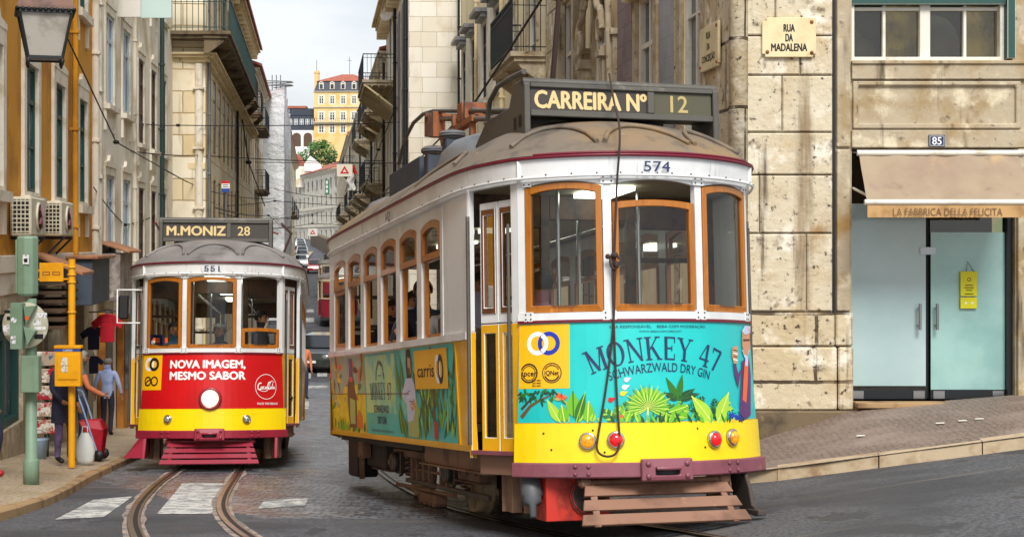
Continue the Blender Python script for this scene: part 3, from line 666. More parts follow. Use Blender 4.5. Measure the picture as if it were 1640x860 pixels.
F3.balcony(20, 23.4, 5.9, .7, M('stone_dark'), M('iron'), .16, brackets=2); F3.balcony(27, 30, 5.9, .7, M('stone_dark'), M('iron'), .16, brackets=2)
F3.cornice(0, W3, 9.4, M('plaster_ochre'), .9, 24); F3f.cornice(0, 4.88, 9.6, M('plaster_ochre'), .9)
F3.roof(0, W3, 9.55, 6, 2.6, M('roof_tile'), .5); F3.pipe(.25, -2, 5.2, M('zinc'), .05); F3.pipe(17.2, -2, 5.2, M('iron'), .05)
F3f.pipe(4.7, -3, 5.1, M('trim_stone'), .12, -.03, 'quoin')
F3f.band('string_course', 0, 4.88, 2.1, 2.3, .06, M('plaster_ochre'))
for i, x in enumerate((5., 9.5, 14., 18.5, 23, 27.5)):
    b = MB(); b.box(x-.7, x+.7, .3, 3, 9.6, 11.1); b.add([(x-.9, .1, 11.1), (x+.9, .1, 11.1), (x+.9, 3, 11.1), (x-.9, 3, 11.1), (x, .1, 11.75), (x, 3, 11.75)], [(0, 1, 4), (2, 3, 5), (1, 2, 5, 4), (3, 0, 4, 5), (0, 3, 2, 1)], 1)
    b.box(x-.35, x+.35, .285, .3, 9.85, 10.9, 2); F3.part('dormer', b, [M('plaster_pale'), M('roof_tile'), M('pane_dark')])
# --- left, fourth: lower house with red eaves, before the scaffold
pL = lambda y: (L3x-.1216*(y-46), y)
t = thing('red_eaved_house', 'narrow pale house with red tiled eaves beside the sheeted scaffold', 'house', (*pL(88), -5)); F4 = Fr(t, pL(79.8), AL)
x4 = [1.5+2.7*i for i in range(6)]; o4 = rowops(x4, 1.1, 3.0, 5.2)+rowops(x4, 1.1, -.2, 2.)+rowops(x4, 1.1, 6.2, 7.6)
F4.wall(17.2, -5.2, 8.6, o4, M('plaster_pale')); F4.windows(o4, S_dk, False); F4.cornice(0, 17.2, 8.6, M('trim_stone'), .8); F4.roof(0, 17.2, 8.7, 6, 2.2, M('roof_tile'), .5)
for z in (2.8, 6.): F4.balcony(3, 10, z, .6, M('stone_dark'), M('iron'), .18)
# --- the sheeted scaffold
t = thing('sheeted_scaffold', 'tall scaffold wrapped in grey building sheet further down the left pavement', 'scaffold', (-14.6, 100, -4.8)); F5 = Fr(t, (-16.6, 97), 0)
b = MB()
def shx(a, c):
    x = a*2.95; z = -4.6+c*14.0; k = mnoise.noise(Vector((x*1.1, z*.25, 3)))*.22+mnoise.noise(Vector((x*3, z*.5, 8)))*.09
    return (x, k-.12+.1*math.sin(c*22), z-(.35*math.sin(a*math.pi)*(c > .97)))
b.grid(16, 44, shx)
def shy(a, c):
    y = a*28; z = -4.6+c*14.0+.25*math.sin(a*40)*(c > .97); k = mnoise.noise(Vector((y*.6, z*.3, 5)))*.25; return (2.95+k-.05-y*.1216, y, z)
b.grid(40, 40, shy); b.add([(0, .2, 9.2), (2.9, .2, 9.2), (-.5, 28, 9.2), (-3.5, 28, 9.2)], [(0, 1, 2, 3)]); F5.part('sheet', b, M('canvas_sheet'))
b = MB()
for i in range(3):
    for zz in (9.5, 9.7): b.tube([(1.6+.35*i, -.6+.3*i, zz-.3*i*.3), (3.4, .3*i, zz)], .03, n=5)
    b.tube([(2.2+.25*i, .1, 8.5), (2.2+.25*i, .1, 10.1)], .03, n=5)
for i in range(8): z = -4+1.8*i; b.tube([(0, .25, z), (2.9, .25, z)], .03, n=5)
for x in (.1, 1.4, 2.8): b.tube([(x, .3, -4.9), (x, .3, 9.5)], .03, n=5)
F5.part('poles', b, M('zinc'))
# --- left, far row down the dip
t = thing('far_house_row', 'distant pale houses lining the left side of the dip in the street', 'house', (-24, 180, -4)); F6 = Fr(t, (-17.9, 124), AL)
x6 = [2+3.4*i for i in range(28)]; o6 = rowops(x6[:24], 1.3, 3.2, 5.5)+rowops(x6[:24], 1.3, 0, 2.2)+rowops(x6[:24], 1.3, 6.4, 8.4)
F6.wall(96, -5.2, 10.2, o6, M('plaster_pale')); F6.windows(o6, dict(S_wht, id='wht6', fw=.12), False); F6.cornice(0, 96, 10.2, M('trim_stone'), 1.2); F6.roof(0, 96, 10.4, 6, 2.6, M('roof_tile'), .6)
for x in (10, 26, 44, 60): F6.balcony(x, x+8, 3, .9, M('stone_dark'), M('iron'), .3, bar=.03)

# --- right: the corner house with the shop
t = thing('corner_house', 'weathered limestone corner house with the glass shop front and street name plaques', 'house', (2.6, 18.5, -2.3)); RX = 2.55; C1 = Fr(t, (RX, FY), 0)
K = lambda u: (u-CX)/FPX*FY-RX                              # photo column -> metres along the front
Zv = lambda v: (HZ-v)/FPX*FY
sh = (( K(1364)+K(1626))/2, K(1626)-K(1364), -1.80, Zv(238)); uw = ((K(1364)+K(1622))/2, K(1622)-K(1364), Zv(97), 4.3)
C1.wall(9, -3, 9, [sh, uw, (7.3, 1.9, Zv(97), 4.3), (7.3, 1.8, -1.6, 1.08)], M('stone_plain'), dep=.3, deep=.1, back=False)
def upper_window(x0, x1):
    b = MB(); I = lambda a, c, d: (a, d, c); h = 2.0; z = Zv(97)
    b.ring([(x0, z), (x1, z), (x1, z+h), (x0, z+h)], [(x0+.05, z+.05), (x1-.05, z+.05), (x1-.05, z+h), (x0+.05, z+h)], I, .1, .3, 0)
    m_ = (x0+x1)/2; b.box(m_-.075, m_+.045, .14, .25, z+.05, z+h, 0)
    for s in (x0+.42*(x1-x0)/1.84, m_+.45): b.box(s-.018, s+.018, .16, .25, z+.05, z+h, 0)
    b.box(x0+.05, x1-.05, .155, .25, z+.59, z+.63, 0); b.box(x0, x1, .06, .2, z+.648, z+.745, 1); b.box(x1+.003, x1+.095, -.01, .2, z+.02, z+h, 1)
    o = C1.part('window', b, [M('frame_white'), M('frame_green')], .006)
    p = MB(); p.box(x0+.04, x1-.04, .22, .23, z+.04, z+h); q = C1.put(p.build('pane', glass_mat('shop_glass', (.85, .86, .82), .03, .03))); q.parent = o; q.location = (0, 0, 0); q.rotation_euler = (0, 0, 0)
upper_window(K(1364)+.003, K(1613)); upper_window(6.36, 8.2)
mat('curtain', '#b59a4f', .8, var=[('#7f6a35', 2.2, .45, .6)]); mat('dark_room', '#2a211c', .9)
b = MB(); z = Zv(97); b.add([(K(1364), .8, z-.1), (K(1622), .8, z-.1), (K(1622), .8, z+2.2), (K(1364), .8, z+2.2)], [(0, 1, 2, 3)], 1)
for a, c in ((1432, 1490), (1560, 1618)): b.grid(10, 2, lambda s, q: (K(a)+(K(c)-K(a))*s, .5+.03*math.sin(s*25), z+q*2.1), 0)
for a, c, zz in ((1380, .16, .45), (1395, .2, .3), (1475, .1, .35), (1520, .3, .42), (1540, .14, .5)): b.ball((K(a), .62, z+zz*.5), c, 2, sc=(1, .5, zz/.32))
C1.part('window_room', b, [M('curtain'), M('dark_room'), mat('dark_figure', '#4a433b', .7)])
# masonry: rough pilaster, groove, plinth, bands, recessed panel
b = MB(); b.box(K(1185), K(1330), -.045, .01, Zv(500), 9); o = C1.part('pilaster', b, M('stone_dark'))
for v0, v1, cuts in ((-420, -150, ()), (-150, 59, (1240,)), (59, 122, (1280,)), (122, 213, (1251,)), (213, 281, ()), (281, 374, (1215,)), (374, 499, (1290,))):
    us = [1183]+list(cuts)+[1332]
    for a, c in zip(us, us[1:]): b = MB(); b.box(K(a)+.006, K(c)-.006, -.07-.006*((a*7) % 3)/2, -.04, Zv(v1)+.007, Zv(v0)-.007); C1.part('stone_course', b, M('stone_block'), .016)
b = MB(); b.box(K(1339), K(1361), -.05, .01, Zv(498), Zv(240)); b.box(K(1339), K(1361), -.045, .01, Zv(236), 9); C1.part('pilaster', b, M('stone_plain'), .012)
b = MB(); b.box(K(1333), K(1337), -.045, .012, Zv(500), 9); C1.part('cable_duct', b, M('iron'))
b = MB()
for (a, c, v0, v1, pr) in ((1183, 1334, 500, 553, .12), (1336, 1364, 500, 553, .10), (1183, 1338, 555, 655, .11), (1340, 1364, 555, 655, .115)): b.box(K(a), K(c)-.003, -pr, .01, Zv(v1), Zv(v0))
C1.part('plinth', b, M('stone_rough'), .018)
b = MB(); b.box(K(1182), K(1364)-.004, -.13, .01, -3, Zv(656)); C1.part('plinth_base', b, M('stone_dark'), .02)
b = MB(); b.box(K(1363), 9, -.055, .01, Zv(128), Zv(99)); b.box(K(1363), 9, -.08, .01, Zv(104), Zv(98.5)); b.box(K(1363), 9, -.05, .01, Zv(237), Zv(209)); C1.part('lintel', b, M('stone_plain'), .008)
I = lambda a, c, d: (a, d, c)
for dx in (0, 2.2):
    b = MB(); a, c, e, f = K(1365)+dx, K(1634)+dx, Zv(207), Zv(131)
    b.ring([(a, e), (c, e), (c, f), (a, f)], [(a+.06, e+.06), (c-.06, e+.06), (c-.06, f-.05), (a+.06, f-.05)], I, -.045, .01, 0); C1.part('panel_moulding', b, M('stone_plain'), .012)
b = MB(); b.box(K(1628), K(1650), -.06, .01, -2.2, Zv(239)); C1.part('pilaster', b, M('stone_plain'), .012)
b = MB(); b.box(K(1366), K(1640), -.25, .3, -1.86, -1.80); b.box(K(1366), K(1640), -.12, .3, -2.3, -1.862); C1.part('door_step', b, M('kerb_brown'), .008)
# glass shop doors
mat('frost', '#b3c9c9', .10, var=[('#9db8b9', .5, .4, .7)], spec=.9); mat('steel', '#a5a8aa', .3, metal=.9); mat('frost_r', '#9cc4be', .10, var=[('#83aeaa', 1.1, .4, .7)], spec=.9)
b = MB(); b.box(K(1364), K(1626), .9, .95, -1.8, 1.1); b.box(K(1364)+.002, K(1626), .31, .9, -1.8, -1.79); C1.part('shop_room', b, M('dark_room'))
def door(x0, x1, film, ft, fb):
    b = MB(); b.box(x0, x1, .20, .215, -1.79, 1.06, 0); o = C1.part('glass_door', b, [M('shop_glass')])
    b = MB(); b.box(x0+.004, x1-.004, .188, .1985, fb, ft, 0); q = C1.part('frosted_film', b, film); q.parent = o; q.location = (0, 0, 0); q.rotation_euler = (0, 0, 0)
    b = MB(); b.box(x0, x1, .185, .232, -1.795, -1.69, 0)
    for x in (x0+.03, x1-.15): b.box(x, x+.13, .17, .24, -1.79, -1.70, 1)
    q = C1.part('bottom_rail', b, [M('iron'), M('steel')]); q.parent = o; q.location = (0, 0, 0); q.rotation_euler = (0, 0, 0)
    return o
dl = door(K(1366), K(1490), M('frost'), .46, Zv(620)); dr = door(K(1497), K(1618), M('frost_r'), Zv(372), Zv(626))
for o, u in ((dl, 1477), (dr, 1505)):
    b = MB(); x = K(u); b.tube([(x, .1, Zv(529)), (x, .1, Zv(487))], .018, 0, 8)
    for v in (494, 522): b.tube([(x, .1, Zv(v)), (x, .2, Zv(v))], .012, 0, 6)
    q = C1.part('handle', b, M('steel')); q.parent = o; q.location = (0, 0, 0); q.rotation_euler = (0, 0, 0)
b = MB(); b.box(K(1618), K(1626), .1, .3, -1.79, 1.08); b.box(K(1366), K(1626), .12, .3, 1.062, 1.085); b.box(K(1490)+.003, K(1497)-.003, .26, .29, -1.79, 1.06); C1.part('door_frame', b, M('iron'))
b = MB(); b.box(K(1480), K(1505), .17, .25, Zv(408), Zv(396)); C1.part('lock_plate', b, M('steel'))
# street side of the corner house
WS = 35.1; C2 = Fr(t, (RX-.1216*(WS*SD.y), FY+WS*SD.y), AR); T = lambda q: WS-q
near = [(T(2.05), 1.15, 1.1, 4.9), (T(4.95), 1.25, 1.1, 3.6), (T(8.6), 1.3, 1.1, 4.2), (T(12.2), 1.2, 1.1, 4.6), (T(17.3), 1.4, 3.75, 6.6), (T(20.8), 1.1, 4.2, 6.6)]
capd = [(T(q), 1.15, 4.1, 6.2) for q in (24.2, 27.4, 30.7, 33.7)]; low = [(T(q), 1.3, -1.6, .3) for q in (6, 10, 14, 18, 22, 26, 30)]
C2.wall(WS, -5, 9, near+capd+low, M('plaster_wheat'), dep=.28, deep=7, back=False); C2.windows(near, S_stn); C2.windows(capd, S_cap); C2.windows(low, dict(S_dk, id='dk2'), False)
for a, c in ((3.0, 3.95), (6.0, 7.1), (10.3, 11.2)): b = MB(); b.box(T(c), T(a), -.03, .01, .8, 8.9); C2.part('tile_panel', b, M('tile_grey' if a < 5 else 'plaster_mauve'))
for a, c in ((.12, 1.45), (2.66, 3.0), (13.3, 15)): b = MB(); b.box(T(c), T(a), -.04, .01, -4, 8.9); C2.part('pilaster', b, M('stone_rough'), .015)
b = MB(); b.lathe([(.11, Zv(498)), (.11, 9)], (0, 0, 0), n=14); o = b.build('corner_shaft', M('stone_rough')); o.parent = t; o.location = (RX-2.6+.03, -.06, 2.3)
C2.band('string_course', 0, T(.2), .55, .8, .1, M('stone_plain'))
# baroque doorcase with scroll hood and volutes
def scroll(cx, cz, r, s, n=22, turns=1.4): return [(cx+s*(r*(1-i/n*.85))*math.cos(turns*2*math.pi*i/n), cz+(r*(1-i/n*.85))*math.sin(turns*2*math.pi*i/n)) for i in range(n+1)]
b = MB(); x0 = T(8.6)
for s in (-1, 1):
    b.box(x0+s*.98-.13, x0+s*.98+.13, -.2, .01, .6, 3.0); b.box(x0+s*.98-.19, x0+s*.98+.19, -.27, .008, 3.002, 3.10); b.box(x0+s*.98-.16, x0+s*.98+.16, -.24, .009, 3.102, 3.16); b.box(x0+s*1.36-.12, x0+s*1.36+.12, -.1, .01, .6, 3.3); b.box(x0+s*1.36-.17, x0+s*1.36+.17, -.14, .008, 3.302, 3.4)
    b.tube([(x, -.22, z) for x, z in scroll(x0+s*.98, 3.42, .24, s, 26, 1.7)], [.06-.0016*i for i in range(27)], n=7)
    b.tube([(x, -.2, z) for x, z in scroll(x0+s*.55, 4.12, .2, -s, 26, 1.6)], [.055-.0015*i for i in range(27)], n=7)
    b.tube([(x0+s*(1.22-.67*q), -.22, 3.42+.78*q+.12*math.sin(q*6.3)) for q in [i/14 for i in range(15)]], .06, n=7); b.tube([(x0+s*(1.5-.3*q), -.14, 2.5+1.5*q-.15*math.sin(q*6.3)) for q in [i/14 for i in range(15)]], .055, n=7)
    b.tube([(x0+s*(.35-.35*q), -.26, 4.3+.28*math.sin(q*1.57)) for q in [i/8 for i in range(9)]], .07, n=7)
b.box(x0-.8, x0+.8, -.16, .01, 4.2, 4.36); b.box(x0-1.5, x0+1.5, -.5, .01, 5.0, 5.2); b.box(x0-1.6, x0+1.6, -.75, .01, 5.202, 5.32)
C2.part('doorcase', b, M('stone_plain'))
b = MB()
for s in (-1, 1): b.box(T(11.9)+s*.95-.12, T(11.9)+s*.95+.12, -.14, .01, 1, 4.7); b.box(T(11.9)+s*.95-.18, T(11.9)+s*.95+.18, -.2, .01, 4.702, 4.85)
b.tube([(T(11.9)+.95*math.cos(a), -.25, 4.9+.6*math.sin(a)) for a in [math.pi*i/12 for i in range(13)]], .14, n=8); C2.part('window_surround', b, M('stone_plain'))
b = MB(); b.tube([(T(4.95)+.8*math.cos(a), -.08, 3.6+.55*math.sin(a)) for a in [math.pi*i/12 for i in range(13)]], .15, n=8); C2.part('arch_moulding', b, M('stone_plain'))
C2.balcony(T(19.4), T(15.2), 3.98, .75, M('stone_plain'), M('iron'), .11, 1.1, brackets=3)
C2.pipe(T(22.6), -2, 8.9, M('plaster_ochre'), .06); C2.pipe(T(29.2), -2, 8.9, M('plaster_ochre'), .05); C2.pipe(T(34.9), -2, 8.9, M('iron'), .04)
for q in (25.8, 29.0, 32.2): C2.band('wall_panel', T(q+.75), T(q-.75), 2.9, 6.6, .04, M('trim_stone'))
# --- right, second: white ashlar house that steps forward
t = thing('white_ashlar_house', 'white ashlar house stepping forward with dark windows and a bracketed canopy', 'house', (-3.4, 53.5, -4.8)); D1 = Fr(t, (-3.42, 53.45), 0)
D1.wall(5.5, -5.2, 11.5, [], M('stone_white'), deep=.1, back=False)
b = MB(); b.box(.0, .42, -.05, .01, -5, 11.4); D1.part('quoin', b, M('stone_white'), .02)
W2 = 17.; D2 = Fr(t, (-3.42-.1216*W2*SD.y, 53.45+W2*SD.y), AR); T2 = lambda q: W2-q
xr = [1.6+2.75*i for i in range(6)]; orr = [(T2(q), 1.15, 3.0, 5.5) for q in xr]+[(T2(q), 1.15, -.5, 2.) for q in xr]+[(T2(q), 1.15, 6.4, 8.3) for q in xr]
D2.wall(W2, -5.2, 10.4, orr, M('plaster_pale'), deep=7); D2.windows(orr, S_wht, False)
for a, c in ((.5, 1.0), (2.3, 3.7), (5.0, 6.4)): b = MB(); b.box(T2(c), T2(a), -.03, .01, -4.5, 8.4); D2.part('tile_panel', b, M('plaster_mauve'))
D2.pipe(T2(.25), -4, 10.3, M('iron'), .07); D2.pipe(T2(7.6), -4, 10.3, M('iron'), .06)
D2.cornice(0, W2, 9.4, M('plaster_ochre'), 1.35, 18); D2.cornice(0, W2, 11.4, M('plaster_ochre'), 1.0)
o = D2.balcony(T2(16.6), T2(9.5), 6.35, 1.25, M('stone_plain'), M('iron'), .14, 1.0)
b = MB()
for i in range(9): x = T2(16.5)+.86*i; b.bar((x, -1.2, 6.2), (x, -.02, 5.3), .07, .07); b.bar((x, -1.2, 6.17), (x, .0, 6.17), .06, .08)
for k in range(5): y = -1.15+.27*k; z = 6.14-(1.15+y)*0; b.bar((T2(16.6), y, 6.12), (T2(9.5), y, 6.12), .05, .05)
b.bar((T2(16.6), -.6, 5.78), (T2(9.5), -.6, 5.78), .05, .05); D2.part('canopy_brackets', b, M('plaster_ochre'))
# --- right, further houses
def row_house(name, lab, s0, s1, ztop, wall, roofm, bal, trim='trim_stone', st=S_wht, x0=-3.42, y0=53.45, n=None, step=0.):
    W_ = (s1-s0)/SD.y; p = (x0-.1216*(s1-y0)-step, s1); t = thing(name, lab, 'house', (x0-.1216*((s0+s1)/2-y0), (s0+s1)/2, -4.9)); f = Fr(t, p, AR)
    n = n or int(W_/2.9); xs = [W_*(i+.5)/n for i in range(n)]
    ops = rowops(xs, 1.2, 2.9, 5.3)+rowops(xs, 1.2, -.4, 1.9)+(rowops(xs, 1.2, 6.2, 8.2) if ztop > 8.6 else [])
    f.wall(W_, -5.2, ztop, ops, wall, deep=8); f.windows(ops, st, False); f.cornice(0, W_, ztop, M(trim), .8, n*2); f.roof(0, W_, ztop+.1, 6, 1.6, roofm, .3)
    for (a, c, z) in bal: f.balcony(W_-c, W_-a, z, .9, M('stone_plain'), M('iron'), .2, 1.0, brackets=3, bar=.022)
    f.pipe(W_-.3, -4, ztop-.4, M('iron'), .06)
    return f
row_house('narrow_house', 'narrow ochre house with stacked iron balconies past the bracketed canopy', 70.5, 86, 8.3, M('plaster_ochre'), M('roof_tile'), [(1, 7, 5.9), (8, 14, 5.9), (2, 9, 2.7)])
row_house('cream_house', 'cream house with a jutting stone balcony halfway down the right row', 86, 108, 7.7, M('plaster_pale'), M('roof_tile'), [(2, 9, 2.7), (12, 19, 2.7), (4, 12, 5.8)])
row_house('tall_cream_house', 'taller pale house further down the right row under a red roof', 108, 140, 8.7, M('stone_cream'), M('roof_tile'), [(4, 16, 2.6), (18, 28, 5.8)])
row_house('far_right_row', 'farthest run of pale houses at the right end of the street', 140, 235, 9.4, M('plaster_pale'), M('roof_tile'), [(4, 30, 2.6)], n=24)
# rooftop clutter on the right row: a satellite dish and an aerial
p = at(625, 28, 62); t_ = thing('satellite_dish', 'pale satellite dish on a mast above the right hand eaves', 'dish', tuple(p-Vector((0, 0, .9))))
b = MB(); b.tube([(0, 0, -.6), (0, 0, .9)], .03, n=6); b.build('mast', M('zinc'), t_); b = MB(); b.lathe([(.02, -.08), (.18, -.05), (.3, .02), (.3, .03), (.18, -.035), (.02, -.065)], (-.1, -.1, 1.0), (-.4, -.8, .35), 18); b.build('bowl', M('trim_stone'), t_)

# ------------------------------------------------------------------ end of the street and the hill
tagd((lambda b: b.build('hill', M('earth'), fix=False))(MB().grid(30, 20, lambda a, c: (-170+a*340, 380+c*240, 2+min(1, c*5.5)*20+1.5*mnoise.noise(Vector((a*6, c*5, 1)))), 0, True)), kind='structure')
t = thing('red_roofed_block', 'long pale block with rows of small windows and a red roof closing the street', 'building', (-40, 330, 0)); E1 = Fr(t, (-50.5, 362), math.atan2(-64, 19.5)); WE = 67.
xe = [3+5.1*i for i in range(13)]; oe = [q for z in (.5, 4.0, 7.4, 10.6) for q in rowops(xe, 1.5, z, z+2.1)]
E1.wall(WE, -4, 14, oe, M('plaster_cream'), deep=14); E1.windows(oe, dict(S_dk, id='whtE', fw=.1, sw=.0, dep=.12), False); E1.cornice(0, WE, 14, M('trim_stone'), 1.5)
for z in (3.2, 6.7): E1.band('string_course', 0, WE, z, z+.3, .15, M('trim_stone'))
E1.roof(0, WE, 14.2, 14, 5, M('roof_tile'), .8)
# yellow mansard house on the hill
t = thing('mansard_house', 'yellow hilltop house with a dark mansard and red hipped roof', 'building', (-41, 420, 22)); E2 = Fr(t, at(503, 235, 420)[:2], R(-3)); WM = 15.2; k = 420/FPX; zz = lambda v: (HZ-v)*k
xm = [1.9+2.85*i for i in range(5)]; om = rowops(xm, 1.3, zz(213), zz(198.5))+rowops(xm, 1.3, zz(193), zz(180))+rowops(xm, 1.2, zz(167), zz(154))
E2.wall(WM, 18, zz(147), om, M('plaster_gold'), deep=12); E2.windows(om, dict(S_wht, id='whtM', fw=.14, sw=.3, nx=2), False)
for v in (147, 172, 197): E2.cornice(0, WM, zz(v), M('trim_stone'), .9)
E2.balcony(.2, WM-.2, zz(196), 1.0, M('trim_stone'), M('iron'), .5, 1.0, bar=.06)
b = MB(); z0, z1, z2 = zz(146), zz(130), zz(116); b.add([(0, 0, z0), (WM, 0, z0), (WM, 12, z0), (0, 12, z0), (.8, .9, z1), (WM-.8, .9, z1), (WM-.8, 11, z1), (.8, 11, z1)], [(0, 1, 5, 4), (1, 2, 6, 5), (2, 3, 7, 6), (3, 0, 4, 7)], 0)
b.add([(.5, .6, z1), (WM-.5, .6, z1), (WM-.5, 11.4, z1), (.5, 11.4, z1), (WM*.42, 6, z2), (WM*.62, 6, z2)], [(0, 1, 5, 4), (1, 2, 5), (2, 3, 4, 5), (3, 0, 4)], 1); E2.part('roof', b, [M('slate'), M('roof_tile')])
for x in xm:
    b = MB(); b.box(x-.6, x+.6, -.1, 1.2, z0+.4, z0+2.0, 0); b.box(x-.4, x+.4, -.12, -.1, z0+.5, z0+1.7, 1); b.tube([(x-.6, -.1, z0+2), (x, -.1, z0+2.4), (x+.6, -.1, z0+2)], .12, 0, 5); E2.part('dormer', b, [M('trim_stone'), M('pane_dark')])
b = MB(); b.box(-.1, 1.0, 1, 2.4, z0, zz(113)); b.box(-.25, 1.15, .85, 2.55, zz(117), zz(115)); E2.part('chimney', b, M('plaster_gold')); b = MB(); b.tube([(WM*.55, 6, z2-.5), (WM*.55, 6, z2+4.5)], .06, n=5); b.tube([(WM*.55-.6, 6, z2+3.6), (WM*.55+.6, 6, z2+3.6)], .04, n=4); b.tube([(.4, 1.6, zz(114)), (.4, 1.6, zz(96))], .06, n=5); E2.part('aerial', b, M('iron'))
# arcaded house
t = thing('arcaded_house', 'slate grey glazed house over white arches left of the mansard house', 'building', (-52, 420, 24)); E3 = Fr(t, at(450, 235, 422)[:2], 0); WA = 9.0
b = MB(); b.box(0, WA, 0, 6, 22, zz(208))
E3.part('podium', b, M('white_paint'))
ar = [(1.2+2.9*i, 2.2, zz(234), zz(212)) for i in range(3)]; aw = rowops([.9+1.5*i for i in range(6)], 1.0, zz(200), zz(190))
E3.wall(WA, zz(207.5), zz(184), aw, M('slate'), deep=6); E3.windows(aw, dict(id='arcw', fw=.1, frame=M('white_paint'), pane=M('pane_grey'), nx=2, nz=1, transom=.6, dep=.1), True)
b = MB()
for (x, w_, a, c) in ar: b.prism([(x-w_/2, a), (x+w_/2, a), (x+w_/2, c-1.0)]+[(x+w_/2*math.cos(q), c-1+1.0*math.sin(q)) for q in [math.pi*i/8 for i in range(1, 8)]]+[(x-w_/2, c-1.0)], lambda a_, c_, d: (a_, d, c_), -.06, -.02, 0)
E3.part('arch_openings', b, M('frame_brown')); b = MB(); b.box(-.2, WA+.2, -.2, 6, zz(183.8), zz(182)); b.box(0, WA, 2, 6, zz(181.9), zz(172), 0); b.box(-.3, WA*.7, 1.8, 6, zz(171.9), zz(168), 1); E3.part('roof', b, [M('slate'), M('roof_tile')])
t = thing('gabled_house', 'small red roofed house with a white gable below the hill tree', 'house', tuple(at(480, 285, 340))); b = MB(); q = 340/FPX
b.box(-.8, 3.2, 0, 5, -2, 2.6); b.build('wall', M('plaster_cream'), t); b = MB(); b.add([(-2.6, -.3, 2.7), (1, -.3, 2.7), (1, 5, 2.7), (-2.6, 5, 2.7), (-.6, -.3, 5.0), (-.6, 5, 5.0)], [(0, 1, 4), (2, 3, 5), (1, 2, 5, 4), (3, 0, 4, 5), (0, 3, 2, 1)]); b.build('roof', M('roof_tile'), t)
b = MB(); b.add([(1.0, -.35, 1.4), (4.6, -.35, 1.4), (4.6, -.35, 2.7), (2.3, -.35, 4.6), (1.0, -.35, 3.0), (1.0, 0, 1.4), (4.6, 0, 1.4), (4.6, 0, 2.7), (2.3, 0, 4.6), (1, 0, 3.0)], [(0, 1, 2, 3, 4), (5, 9, 8, 7, 6), (0, 4, 9, 5), (4, 3, 8, 9), (3, 2, 7, 8), (2, 1, 6, 7)]); b.build('gable', M('white_paint'), t)
# hill tree
mat('leaf', '#4f7a35', .7, var=[('#33562a', .25, .42, .6), ('#77a048', .5, .55, .7)]); mat('bark', '#55453a', .9)
t = thing('hill_tree', 'dark green bushy tree on the hill above the red roof', 'tree', (-49.5, 396, 18)); rnd = random.Random(3); b = MB()
cl = [(Vector(((at(u, v, 392)-t.location).x, rnd.uniform(-3, 3), (at(u, v, 392)-t.location).z)), r) for u, v, r in [(485, 252, 2.0), (497, 244, 2.6), (510, 238, 2.4), (522, 242, 2.2), (505, 250, 2.6), (520, 254, 2.4), (530, 250, 1.6), (490, 262, 2.2), (512, 262, 2.6), (478, 258, 1.5), (498, 232, 1.2), (516, 231, 1.2)]]
for c, r in cl:
    for i in range(230):
        d = Vector((rnd.gauss(0, 1), rnd.gauss(0, 1), rnd.gauss(0, 1))).normalized()*r*rnd.uniform(.55, 1.08); p = c+d; s = rnd.uniform(.16, .34)
        n_ = Vector((rnd.gauss(0, 1), rnd.gauss(0, 1), rnd.gauss(0, 1)+.4)).normalized(); _, x_, y_ = frame3(Vector((0, 0, 0)), n_)
        b.add([p+x_*s, p+y_*s*.7, p-x_*s, p-y_*s*.7], [(0, 1, 2, 3)])
b.build('crown', M('leaf'), t, fix=False); b = MB(); b.tube([(0, 0, -1), (0, 0, 3), (.4, 0, 5)], [.5, .4, .2], n=7)
for c, r in cl: b.tube([(0, 0, 2.5), (c.x*.5, c.y*.5, 2.5+c.z*.25), tuple(c)], [.2, .12, .04], n=5)
b.build('trunk', M('bark'), t)
# ------------------------------------------------------------------ trams
mat('tram_white', '#e6e7e6', .35, spec=.5, bump=(2.5, .12), var=[('#cfd0cd', 1.6, .45, .7)], streak=[('#938978', 9, .6, .60, .82), ('#8a7a5e', 30, 1.5, .66, .8)], coat=.2)
mat('tram_yellow', '#f2b70c', .32, bump=(2.5, .12), var=[('#e2a408', 1.3, .45, .7), ('#c98b10', 5, .62, .78)], streak=[('#8f6412', 12, .7, .62, .82)], coat=.3)
mat('tram_lemon', '#f8d708', .3, bump=(2.5, .15), var=[('#eac605', 1.2, .45, .7), ('#a88a16', 9, .66, .78)], streak=[('#b98a10', 7, .8, .60, .8)], coat=.3)
mat('wood', '#ad681c', .35, coat=.3, streak=[('#8f4d10', 22, 2.2, .5, .72), ('#cf8228', 14, 1.5, .56, .75)])
mat('wood_dark', '#6f4222', .45, streak=[('#4d2c16', 20, 2, .5, .7)])
mat('roof_brown', '#74685a', .7, var=[('#8a7253', .9, .45, .65), ('#4f4840', 2.3, .50, .68), ('#b3a492', 5, .68, .78)], bump=(18, .2))
mat('roof_grey', '#77726f', .7, var=[('#8b8683', 1.1, .45, .65), ('#5e5a58', 2.6, .52, .7)], bump=(18, .2))
mat('grey_metal', '#5a5750', .5, metal=.3, var=[('#4d4a46', 2.5, .45, .65), ('#867f74', 4, .6, .75)])
mat('maroon_dusty', '#854a55', .5, var=[('#6d3a43', 1.8, .45, .7), ('#a4776a', 5, .62, .78)], coat=.1)
mat('maroon', '#941f36', .4, var=[('#7a1529', 1.8, .45, .7)], coat=.3)
mat('trim_maroon', '#6e1428', .4)
mat('under_brown', '#94705b', .7, var=[('#6b4e3b', 2.2, .45, .68), ('#b0907a', 6, .62, .78)])
mat('under_dark', '#453a34', .75, var=[('#2b2421', 3, .5, .7)])
mat('wheel_dust', '#d0b894', .6, var=[('#a38c70', 4, .45, .65)]); mat('fender_brown', '#8d6752', .7, var=[('#6d4d3b', 2.4, .45, .68), ('#b08b72', 8, .62, .78)])
mat('motor_red', '#c43222', .5, var=[('#7d2118', 3, .5, .68), ('#e2563a', 6, .6, .75)])
